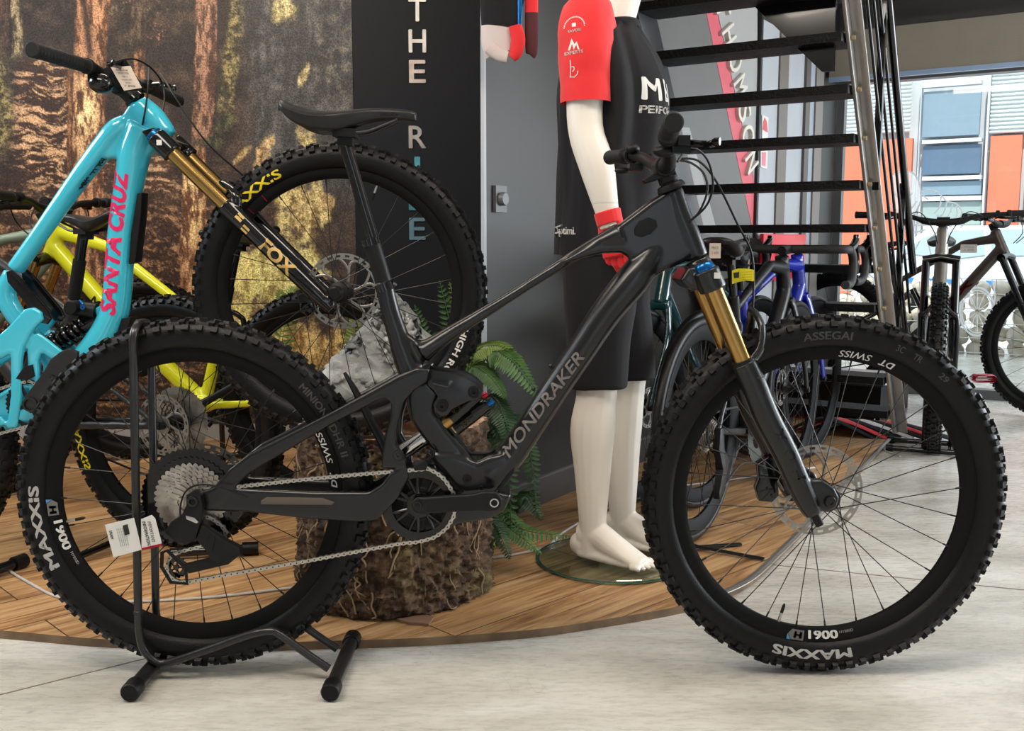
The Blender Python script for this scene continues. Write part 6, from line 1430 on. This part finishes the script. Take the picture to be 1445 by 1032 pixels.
# ================================================================ BACKGROUND BICYCLES (local frame: x forward, y left, z up, origin on the ground under the rear axle)
def make_bike(label, axle, heading, col, kind='mtb', R=.372, pitch=0., lean=0., travel=.56, sad_h=.70, gold_fork=False, group=None, accents=None, steer=0., bar_m=None, wheels='both', skip=(), stl=None, wb=None, hd=None, zoff=0., spk=28):
    road = kind == 'road'; wb = wb or (1.0 if road else 1.22); cs = .415 if road else .44; rz = atan2(heading[1], heading[0])
    M3 = Euler((lean, -pitch, rz)).to_matrix(); a = Vector(axle); root_loc = a-M3 @ Vector((0, 0, R))
    t = thing('road_bike' if road else 'mountain_bike', label, 'bicycle', root_loc, (lean, -pitch, rz), group); ORG[t.name] = Vector((0, 0, 0))
    key = (R, .0145, 'road', .045) if road else (R, .031, 'mtb', .026)
    RA, FA = Vector((0, 0, R)), Vector((wb, 0, R)); BBp = Vector((cs, 0, R-.07 if road else R-.03))
    ha = radians(73 if road else 65); ax = Vector((-cos(ha), 0, sin(ha)))
    HB = FA+ax*(.385 if road else travel)+Vector((-.045*sin(ha), 0, -.045*cos(ha))); HT = HB+ax*(.15 if road else .12)
    sa_ = Vector((-cos(radians(74 if road else 76)), 0, sin(radians(74 if road else 76)))); ST = BBp+sa_*(stl or (.48 if road else .40)); SP = BBp+sa_*sad_h
    m = MB(); T = lambda pts, rad, seg=12: m.tube([tuple(p) for p in pts], rad, seg, ref=(0, 1, 0))
    fat = (.020, .030, .016, .028) if not road else (.020, .028, .014, .024)
    T([HB-ax*.012, HT+ax*.012], [.027, .026]); T([HT-ax*.035, HT*.7+ST*.3+Vector((0, 0, .01)), ST-sa_*.05], [fat[0]+.008, fat[0], fat[2]]); T([HB+ax*.03, HB*.5+BBp*.5+Vector((0, 0, -.005)), BBp], [fat[1], fat[1], fat[1]]); T([BBp, ST], [.023, .019]); m.lathe([(0, -.04), (.03, -.04), (.03, .04), (0, .04)], BBp, (0, 1, 0), 20)
    for s in (-1, 1):
        T([BBp+Vector((-.02, s*.03, 0)), BBp*.5+RA*.5+Vector((0, s*.045, .0)), RA+Vector((0, s*.062, 0))], [(.016, .010), (.013, .009), (.012, .009)])
        sj = ST-sa_*.10 if road else BBp+sa_*.26+Vector((.03, 0, 0)); T([sj+Vector((0, s*.02, 0)), sj*.5+RA*.5+Vector((0, s*.045, 0)), RA+Vector((0, s*.062, 0))], [(.010, .008), (.009, .007), (.010, .008)])
    if not road: T([BBp+sa_*.26+Vector((.03, 0, 0)), BBp+sa_*.30+Vector((.07, 0, .0))], [.018, .016])
    fr__ = put('frame', remesh(m.mesh('frame'), .006, 3, [col]), None, t)
    if accents: q = MB(); cpt = HB*.5+BBp*.5; d = (HB-BBp).normalized(); text_fit(q, accents[0], .30, .034, cpt+Vector((0, -.036, 0)), d, Vector((0, -1, 0)).cross(d), bold=.05); d2 = -d; text_fit(q, accents[0], .30, .034, cpt+Vector((0, .036, 0)), d2, Vector((0, 1, 0)).cross(d2), bold=.05); q.build('frame_lettering', accents[1], fr__, smooth=False, local=True)
    # fork
    m = MB()
    if road:
        for s in (-1, 1): m.tube([tuple(p) for p in cr([tuple(HB-ax*.02+Vector((0, s*.03, 0))), tuple(HB-ax*.12+Vector((.0, s*.048, 0))), tuple(FA+ax*.1+Vector((-.012, s*.052, 0))), tuple(FA+Vector((0, s*.052, 0)))], 4)], [(.018, .010)]*5+[(.014, .009)]*8, 10, ref=(0, 1, 0))
        m.tube([tuple(HB-ax*.015+Vector((0, -.035, 0))), tuple(HB-ax*.015+Vector((0, .035, 0)))], .020, 12); put('fork', remesh(m.mesh('fork'), .005, 2, [col]), None, t)
    else:
        b_ = FA+Vector((-.045*sin(ha), 0, -.045*cos(ha)))
        for s in (-1, 1): m.tube([tuple(b_+ax*k+Vector((0, s*.064, 0))) for k in (-.03, .05, .20, .27)], [.015, .022, .022, .024], 14); m.tube([tuple(b_+Vector((0, s*.064, 0))), tuple(FA+Vector((0, s*.06, 0)))], .013, 10)
        ar_ = cr([tuple(b_+ax*.25+Vector((.02, -.064, 0))), tuple(b_+ax*.31+Vector((.03, -.03, 0))), tuple(b_+ax*.32+Vector((.03, 0, 0))), tuple(b_+ax*.31+Vector((.03, .03, 0))), tuple(b_+ax*.25+Vector((.02, .064, 0)))], 4); m.tube([tuple(p) for p in ar_], .011, 8)
        fk = put('fork', remesh(m.mesh('fork'), .005, 2, [gloss_black]), None, t)
        for s in (-1, 1): q = MB(); q.cyl(b_+ax*.25+Vector((0, s*.064, 0)), b_+ax*(travel-.03)+Vector((0, s*.064, 0)), .0178, seg=18); q.build('stanchion', gold if gold_fork else gloss_black, fk, local=True)
        q = MB(); q.tube([tuple(b_+ax*(travel-.03)+Vector((0, -.078, 0))), tuple(b_+ax*(travel-.015)), tuple(b_+ax*(travel-.03)+Vector((0, .078, 0)))], .022, 12); q.build('crown', gloss_black, fk, local=True)
    # cockpit
    if road:
        sc = HT+ax*.03; ec = sc+Vector((.09, 0, .005)); q = MB(); q.tube([tuple(sc), tuple(ec)], .017, 12); q.build('stem', matt_black, t, local=True); q = MB()
        bar = [ec+Vector((.0, y, 0)) for y in (-.16, 0, .16)]
        rt_ = lambda s: [ec+Vector((0, s*.02, 0)), ec+Vector((0, s*.15, 0)), ec+Vector((.02, s*.195, .0)), ec+Vector((.075, s*.205, -.005)), ec+Vector((.105, s*.208, -.045)), ec+Vector((.085, s*.212, -.10)), ec+Vector((.03, s*.216, -.125)), ec+Vector((-.045, s*.218, -.125))]
        pts = [tuple(p) for p in rt_(-1)[::-1]]+[tuple(p) for p in rt_(1)]; pts = cr(pts, 5); q.tube([tuple(p) for p in pts], .0155, 12); hbx = q.build('drop_handlebar', mat('bar_tape', (.012, .012, .012), .7), t, local=True)
        for s in (-1, 1):
            q = MB(); q.tube([tuple(p) for p in cr([tuple(ec+Vector((.06, s*.206, .0))), tuple(ec+Vector((.10, s*.208, .012))), tuple(ec+Vector((.135, s*.208, .03))), tuple(ec+Vector((.145, s*.208, .05)))], 4)], [(.017, .014)]*9+[(.014, .012)]*4, 12, ref=(0, 1, 0)); q.tube([tuple(p) for p in cr([tuple(ec+Vector((.14, s*.208, .02))), tuple(ec+Vector((.15, s*.212, -.03))), tuple(ec+Vector((.125, s*.216, -.09)))], 4)], [(.005, .009)]*9, 8, ref=(0, 1, 0)); q.build('brake_hood', gloss_black, hbx, local=True)
    else:
        sc = HT+ax*.035; ec = sc+Vector((.045, 0, .01)); q = MB(); q.tube([tuple(sc-ax*.02), tuple(sc+ax*.015)], .020, 14); q.tube([tuple(sc), tuple(ec)], .017, 12); q.tube([tuple(ec+Vector((0, -.028, 0))), tuple(ec+Vector((0, .028, 0)))], .021, 14); q.build('stem', matt_black, t, local=True)
        cs_, sn = cos(steer), sin(steer)
        R2 = lambda x, y, z: ec+Vector((x*cs_-y*sn, x*sn+y*cs_, z))
        pts = cr([tuple(R2(*p)) for p in ((-.045, -.385, .035), (-.03, -.26, .032), (-.01, -.15, .025), (0, -.06, .0), (0, .06, .0), (-.01, .15, .025), (-.03, .26, .032), (-.045, .385, .035))], 4)
        q = MB(); q.tube([tuple(p) for p in pts], [.016 if abs(i-14) < 4 else .0112 for i in range(len(pts))], 14); hbx = q.build('handlebar', matt_black, t, local=True)
        for s in (-1, 1): grip(hbx, R2(-.045, s*.385, .035), R2(-.03, s*.26, .032), local=True); brake_lever(hbx, R2(-.026, s*.225, .031), s, Vector((cs_, sn, 0)), local=True)
        q = MB()
        for s in (-1, 1): q.tube([tuple(p) for p in cr([tuple(R2(.0, s*.17, .02)), tuple(R2(.10, s*.10, .04)), tuple(R2(.12, s*.04, -.04)), tuple(HB+Vector((.05, s*.02, .05)))], 6)], .0024, 6)
        q.build('control_cables', matt_black, t, local=True)
    q = MB(); q.tube([tuple(ST-sa_*.02), tuple(SP-sa_*.06)], .0155 if not road else .0135, 14); 
    pst = q.build('seatpost', gloss_black, t, local=True)
    if not road: q = MB(); q.tube([tuple(ST), tuple(ST+sa_*.12)], .019, 14); q.build('seatpost_sleeve', matt_black, pst, local=True)
    if 'saddle' not in skip: make_saddle(t, SP+Vector((.01, 0, .0)), 0, 0, local=True)
    # drivetrain on the right side (-y)
    q = MB().use(gloss_black); c = BBp+Vector((0, -.05, 0)); plate_circle(q, c, .055, .065 if not road else .10, -.0015, .0015, 32); 
    for k in range(4): an = 2*pi*k/4+.3; q.tube([tuple(c), tuple(c+Vector((.06*cos(an), 0, .06*sin(an))))], [(.006, .002)]*2, 6, ref=(0, 1, 0))
    q.build('chainring', None, t, local=True)
    for s, an in ((-1, -.5), (1, -.5+pi)): q = MB(); c1 = BBp+Vector((0, s*.07, 0)); e1 = c1+Vector((.168*cos(an), 0, .168*sin(an))); q.tube([tuple(c1), tuple(c1*.5+e1*.5), tuple(e1)], [(.015, .007), (.012, .006), (.013, .007)], 12, ref=(0, 1, 0)); q.build('crank_arm', matt_black, t, local=True)
    q = MB().use(cass_m)
    for k, tn in enumerate((50, 44, 38, 32, 27, 23, 19, 16, 13, 11) if not road else (32, 28, 25, 22, 19, 17, 15, 13, 11)): rr_ = tn*.0127/2/pi; plate_circle(q, RA+Vector((0, -.028-.0036*k, 0)), rr_*.78, rr_, 0, .0018, tn, th=.003)
    q.build('cassette', None, t, local=True)
    q = MB().use(dark_metal); tp = .105 if not road else .05; cr_ = .063 if not road else .098
    pth = cr([(BBp.x, BBp.z+cr_), (BBp.x*.5, (BBp.z+R)/2+(cr_+.06)/2), (0, R+.055), (-.04, R+.035), (-.055, R), (-.03, R-.05), (.02, R-.075), (.05, R-.12), (.01, R-.19), (.06, R-.20), (BBp.x*.6, R-.15), (BBp.x, BBp.z-cr_), (BBp.x+cr_*.8, BBp.z-cr_*.5), (BBp.x+cr_*.8, BBp.z+cr_*.5)], 4, closed=True)
    chain_mesh(q, [(p[0], -.05, p[1]) for p in pth]) if spk > 24 else q.tube([(p[0], -.05, p[1]) for p in pth], [(.004, .003)]*len(pth), 6, closed=True, ref=(0, 1, 0)); q.build('chain', None, t, local=True)
    q = MB(); q.prism([Vector((x, -.075, R+z)) for x, z in ((-.012, .01), (.012, .01), (.03, -.06), (.075, -.10), (.06, -.13), (.03, -.19), (-.005, -.205), (-.01, -.18), (.02, -.12), (-.02, -.05))], Vector((0, .022, 0)), .003); q.build('rear_derailleur', matt_black, t, local=True)
    if not road and 'shock' not in skip:
        s0, s1_ = BBp+Vector((.10, 0, .16)), BBp+sa_*.30+Vector((.09, 0, .02)); q = MB(); q.cyl(s0, s1_, .018, seg=16); shx = q.build('rear_shock', gloss_black, t, local=True)
        if 'coil' in skip or (accents and accents[-1] == 'coil'): pass
    if wheels in ('both', 'front'): place_wheel(t, 'front_wheel', FA, (0, 0, steer), key, spk, (.09 if not road else .07, .045), phase=.1, local=True)
    if wheels in ('both', 'rear'): place_wheel(t, 'rear_wheel', RA, (0, 0, 0), key, spk, (.09 if not road else .07, .045), phase=.03, local=True)
    return t
def hdg(deg): return (cos(radians(deg)), sin(radians(deg)))
def onground(px, py, Y, R, z0=PH): p = P(px, py, Y); return Vector((p.x, p.y, R+z0))
# left group
yb = make_bike('yellow mountain bike standing behind the turquoise bike, facing left', onground(462, 583, 1.30, .372), hdg(180-9), yellow, stl=.30, wb=1.27, gold_fork=True, accents=('MONDRAKER', ink), travel=.56, sad_h=.62, spk=24)
kb = make_bike('black mountain bike with yellow tyre lettering between the turquoise and the yellow bike', onground(245, 618, .84, .372), hdg(180-20), mat('grey_frame', (.014, .014, .015), .4), sad_h=.66, spk=24, travel=.54)
Wk = WH[(.372, .031, 'mtb', .026)]
for o in kb.children:
    if o.name.startswith('rear_wheel'):
        d = text_arc('MAXXIS', .165, .020, .333, radians(-14), lambda r: -side_y(Wk)(r), inward=False, bold=.05); decal(o, yellow_dec, ([(x, y, z) for x, y, z in d[0]], [tuple(reversed(f)) for f in d[1]]))
gb_ = make_bike('grey-green mountain bike at the far left, partly outside the frame', onground(-300, 560, 1.55, .372), hdg(26), mat('sage_green_paint', (.16, .22, .16), .35, 0, .3), sad_h=.66, spk=24)
# row of road bikes along the grey wall
blk = mat('gloss_black_paint', (.007, .007, .008), .35, 0, 0, spec=.3); royal = mat('royal_blue_paint', (.008, .02, .34), .25, 0, .5); teal = mat('dark_teal_paint', (.006, .05, .055), .2, 0, .6)
rb1 = make_bike('black road bike with drop handlebar parked on the platform right of the mannequin', (.56, .90, .34+PH), (.52, .854), blk, 'road', R=.338, sad_h=.66, spk=24)
rb2 = make_bike('royal blue road bike standing just behind the black road bike', (.645, 1.28, .34+PH), (.60, .80), royal, 'road', R=.338, sad_h=.62, spk=24)
rb3 = make_bike('dark teal road bike facing the camera between the mannequin and the black fork', (1.03, 2.13, .34+PH), (-.60, -.80), teal, 'road', R=.338, sad_h=.66, spk=24)
# mountain bikes by the window
mb1 = make_bike('dark mountain bike by the window seen head-on, its wheel in a floor stand', (2.33, 3.44, .372), (-.384, -.923), mat('silver_grey_paint', (.30, .28, .25), .3, .5), R=.368, sad_h=.62, spk=24)
mb2 = make_bike('brown-grey mountain bike with red details at the right edge by the window', (1.95, 3.98, .372), (.70, -.71), mat('bronze_grey_paint', (.075, .060, .052), .3, .4), R=.368, sad_h=.60, accents=('FOX', red_ano), spk=24)
def tagcard(label, px, py, Y, w_, h_, m=None):
    c = P(px, py, Y); t = thing('price_tag', label, 'tag', c); q = MB(); q.box(c, (w_, .001, h_)); q.build('card', m or mat('cream_card', (.60, .50, .42), .7), t, smooth=False); q = MB(); text_fit(q, 'PRICE', w_*.6, h_*.18, c+Vector((0, -.0012, h_*.2)), (1, 0, 0), (0, 0, 1)); text_fit(q, '3 499', w_*.6, h_*.2, c+Vector((0, -.0012, -h_*.15)), (1, 0, 0), (0, 0, 1)); q.build('print', grey_dec, t, smooth=False); return t
tagcard('small cream price tag hanging from the saddle of the black road bike', 1009, 354, .95, .034, .045)
tagcard('small cream price tag hanging from the saddle of the royal blue road bike', 1050, 374, 1.5, .038, .040)
tagcard('grey price card hanging from the handlebar of the head-on bike by the window', 1367, 351, 2.2, .07, .035, mat('grey_card', (.30, .28, .26), .7))
# floor stands
def ustand(label, base, d, h=.40, w_=.09, foot=.30, m=None):
    """hoop stand: base point, d = direction across the wheel"""
    t = thing('bike_stand', label, 'bike stand', base); d = Vector(d).normalized(); e = UP.cross(d); b_ = Vector(base); q = MB()
    L_ = [b_+d*w_/2, b_+d*w_/2+UP*(h*.5), b_+d*w_/2+UP*(h*.9), b_+d*w_*.35+UP*(h*.97), b_+UP*h]; L2 = [b_-d*w_/2, b_-d*w_/2+UP*(h*.5), b_-d*w_/2+UP*(h*.9), b_-d*w_*.35+UP*(h*.97)]
    q.tube([tuple(p) for p in cr([tuple(p) for p in L_]+[tuple(p) for p in L2[::-1]], 5)], .011, 12); q.build('hoop', m or gloss_black, t)
    for s in (-1, 1):
        q = MB(); c = b_+e*(.10*s)+UP*.016; q.cyl(c-d*foot/2, c+d*foot/2, .0125, seg=14); f_ = q.build('foot_tube', m or gloss_black, t)
        for z in (-1, 1): q = MB(); q.cyl(c+d*(z*foot/2), c+d*(z*(foot/2-.03)), .0155, seg=14); q.build('rubber_cap', rubber, f_)
    q = MB(); q.cyl(b_-e*.11+UP*.016+d*w_/2, b_+e*.11+UP*.016+d*w_/2, .011); q.build('cross_tube', m or gloss_black, t); return t
ustand('black hoop stand on the platform holding the yellow bike rear wheel', G(333, 655, PH), (1, .25, 0), .62, .10)
ustand('black hoop stand on the bare floor holding the head-on bike by the window', G(1322, 636, 0), (.92, -.38, 0), .62, .11, .42)
fs = thing('bike_stand', 'black folding floor stand with splayed legs under the black road bike', 'bike stand', G(1010, 770, PH)); c = G(985, 772, PH+.012)
q = MB(); q.tube([tuple(c), tuple(G(1078, 789, PH+.006))], [(.010, .004)]*2, 8, ref=UP); q.build('leg', matt_black, fs); q = MB(); q.tube([tuple(c), tuple(G(1045, 768, PH+.006))], [(.010, .004)]*2, 8, ref=UP); q.build('leg', matt_black, fs); q = MB(); q.tube([tuple(c), tuple(G(930, 755, PH+.02))], [(.012, .004)]*2, 8, ref=UP); q.build('leg', matt_black, fs)
fs2 = thing('bike_stand', 'black tube end of a floor stand lying at the left edge of the platform', 'bike stand', G(20, 800, PH)); a = G(-60, 835, PH); b_ = G(36, 800, PH); a.z = b_.z = PH+.02
q = MB(); q.cyl(a, b_, .014); f_ = q.build('foot_tube', gloss_black, fs2); d = (b_-a).normalized(); q = MB(); q.cyl(b_-d*.04, b_, .019); q.build('rubber_cap', rubber, f_)
fs3 = thing('bike_stand', 'black floor stand tubes on the platform seen through the rear wheel', 'bike stand', G(290, 790, PH)); a = G(108, 797, PH); b_ = G(365, 783, PH); a.z = b_.z = PH+.02; c1 = G(160, 775, PH); c1.z = PH+.02
q = MB(); q.cyl(G(240, 790, PH)+UP*.02, b_, .013); f_ = q.build('foot_tube', gloss_black, fs3); d = (b_-a).normalized(); q = MB(); q.cyl(b_-d*.045, b_, .019); q.build('rubber_cap', rubber, f_); q = MB(); q.cyl(a, c1, .010); q.build('foot_tube', gloss_black, fs3)
# low display shelf, clothes, box near the window
sh = thing('display_shelf', 'low white shelf with black goods behind the road bike wheels', 'shelf', Vector((1.45, 3.2, 0)))
def bx3(c, sz, name, m, parent, rot=None): q = MB(); q.box(c, sz, rot); return q.build(name, m, parent, smooth=False)
RZ = Matrix((B_, A_, UP)).transposed(); sc = Vector((1.55, 3.15, 0))
wsh = mat('white_laminate', (.60, .62, .64), .4)
bx3(sc+UP*.24, (.85, .35, .03), 'top_board', wsh, sh, RZ); bx3(sc+UP*.12, (.8, .30, .18), 'body', matt_black, sh, RZ)
for s in (-.4, .4): bx3(sc+B_*s*.95+UP*.06, (.03, .3, .12), 'leg', matt_black, sh, RZ)
rm = thing('red_base_board', 'long bright red board lying on the floor behind the road bike wheels', 'board', G(1120, 592)); bx3(G(1122, 592)+UP*.015, (.55, .12, .03), 'board', mat('red_gloss', (.72, .01, .03), .3), rm, RZ)
ch = thing('clothes_heap', 'black jerseys on hangers with red and white edges lying in a low pile', 'clothes', G(1175, 615)); cc_ = G(1172, 618)
for k in range(7):
    q = MB(); q.tube([tuple(p) for p in cr([tuple(cc_+B_*(-.20+.07*k*.6)+A_*(.03*k)+UP*(.02)), tuple(cc_+B_*(-.02+.045*k)+A_*(.03*k)+UP*(.09-.004*k)), tuple(cc_+B_*(.20+.05*k)+A_*(.03*k)+UP*(.02))], 6)], [(.008, .035)]*13, 8, ref=A_); q.build('garment', (black_cloth, red_cloth, black_cloth, white_paper, black_cloth, red_cloth, black_cloth)[k], ch)
bxo = thing('wooden_block', 'dark wooden block standing near the window behind the front tyre', 'block', G(1262, 576)); bx3(G(1264, 576)+UP*.10, (.10, .12, .20), 'block', mat('dark_wood', (.07, .05, .035), .6, var=.4, vscale=10, bump=.4, bscale=30), bxo, RZ)
wc2 = thing('cable_loop', 'thin white cable with a metal disc lying on the floor near the red board', 'cable', G(1240, 620)); q = MB(); q.tube([tuple(p) for p in cr([tuple(G(x, y)+UP*z) for x, y, z in ((1270, 645, .004), (1235, 630, .004), (1230, 612, .02), (1245, 598, .12), (1262, 604, .06), (1268, 622, .01), (1262, 612, .004))], 6)], .003, 8); q.build('cable', mat('white_cable', (.55, .54, .52), .5), wc2)
q = MB(); q.lathe([(0, .012), (.022, .012), (.025, 0)], G(1273, 596), UP, 20); q.build('disc', mat('bronze_disc', (.10, .08, .05), .4, .6), wc2)
pd = thing('pedal', 'silver and red flat pedal beside the head-on bike by the window', 'pedal', P(1390, 533, 2.3)); q = MB(); c = P(1387, 534, 2.3); hw, hh_ = .045, .02
q.tube([tuple(c+Vector((x, 0, z))) for x, z in ((-hw, -.004), (-hw+.012, -.014), (hw-.008, -.014), (hw, -.008), (hw, .008), (hw-.008, .014), (-hw+.012, .014), (-hw, .004))], [(.005, .03)]*8, 8, closed=True, ref=(0, 1, 0)); q.build('cage', red_ano, pd); q = MB(); q.cyl(c-Vector((hw+.04, 0, 0)), c+Vector((hw, 0, 0)), .005); q.build('spindle', steel, pd)
# line drawing of a helmeted rider stuck on the window glass
dec = thing('window_decal', 'large white line drawing of a helmeted cyclist on the window glass', 'decal', WP(1330, 400, -.012))
wl_, nt, N, L, b = nodes('white_vinyl'); b.inputs['Base Color'].default_value = (.9, .92, .93, 1); tl = N('BsdfTranslucent'); tl.inputs[0].default_value = (.95, .97, .98, 1); mx = N('MixShader'); mx.inputs[0].default_value = .6; L(b.outputs[0], mx.inputs[1]); L(tl.outputs[0], mx.inputs[2]); L(mx.outputs[0], nt.nodes['Material Output'].inputs[0])
def wline(px, w_=1.6, closed=False, name='line'):
    pts = [WP(x, y, -.010) for x, y in [tuple(z) for z in cr(px, 5, closed)]]; q = MB(); q.tube(pts, [(w_*.0027, .0006)]*len(pts), 6, closed=closed, ref=A_); return q.build(name, wl_, dec)
q = MB(); hel = [(1258, 255), (1262, 246), (1275, 241), (1290, 246), (1298, 262), (1299, 282), (1292, 300), (1278, 312), (1266, 306), (1258, 284)]
pts = [WP(x, y, -.0095) for x, y in [tuple(z) for z in cr(hel, 4, True)]]; q.add(pts, [tuple(range(len(pts)))]); m, nt, N, L, b = nodes('frosted_vinyl'); tl = N('BsdfTranslucent'); tl.inputs[0].default_value = (.95, .97, .98, 1); tr_ = N('BsdfTransparent'); mx = N('MixShader'); mx.inputs[0].default_value = .35; L(tl.outputs[0], mx.inputs[1]); L(tr_.outputs[0], mx.inputs[2]); L(mx.outputs[0], nt.nodes['Material Output'].inputs[0]); q.build('helmet_fill', m, dec, smooth=False)
for ln in ([(1262, 246), (1275, 241), (1290, 246), (1298, 262), (1299, 282), (1292, 300), (1278, 312), (1266, 306)], [(1256, 290), (1268, 302), (1282, 298), (1294, 284)], [(1256, 300), (1270, 316), (1286, 310), (1297, 290)], [(1262, 272), (1275, 282), (1288, 272)], [(1240, 318), (1252, 302), (1262, 308), (1270, 322)],
           [(1298, 272), (1315, 268), (1328, 276), (1336, 284), (1350, 288), (1358, 300), (1362, 312), (1355, 322)], [(1300, 274), (1310, 282)], [(1328, 278), (1326, 292), (1318, 302)], [(1336, 284), (1332, 300), (1324, 308)], [(1344, 288), (1340, 302), (1330, 312)], [(1350, 290), (1350, 306), (1338, 316)], [(1358, 300), (1352, 312), (1340, 320)],
           [(1322, 302), (1328, 316), (1320, 330), (1308, 340)], [(1330, 308), (1334, 320), (1326, 334)], [(1290, 318), (1300, 312), (1296, 304)], [(1288, 318), (1302, 318), (1312, 316)], [(1276, 326), (1290, 328), (1306, 324)], [(1236, 330), (1228, 350), (1222, 372), (1226, 392)], [(1248, 322), (1240, 345), (1236, 366)], [(1298, 340), (1285, 362), (1262, 380), (1250, 405)], [(1310, 345), (1318, 372), (1330, 400)],
           [(1214, 380), (1232, 392), (1244, 412)], [(1400, 395), (1404, 420), (1398, 450), (1400, 490)], [(1345, 380), (1360, 400), (1372, 430)]): wline(ln)
for r, w_ in ((34, 2.2), (30, 1.2)): wline([(1379+r*.72*cos(2*pi*k/14), 440+r*sin(2*pi*k/14)) for k in range(14)], w_, True, 'wheel_line')
for k in range(12): a = 2*pi*k/12; wline([(1379+3*cos(a), 440+4*sin(a)), (1379+21*cos(a), 440+29*sin(a))], .8, False, 'spoke_line')

# GROUPS: repeats share a phrase, each keeps its own label
for o in [o for o in bpy.data.objects if o.parent is None and 'label' in o]:
    n = o.name.split('.')[0]
    g = {'road_bike': 'road bikes parked in a row by the grey wall', 'bike_stand': 'black floor stands holding display bikes', 'fern': 'artificial ferns around the stump', 'hanging_jersey': 'jerseys hanging on the grey wall', 'price_tag': 'price tags hanging from the bikes', 'hang_tag': 'printed tags on the foreground bike', 'power_cable': 'white cables on the platform', 'door_sign': 'signs on the pale door'}.get(n)
    if g: o['group'] = g
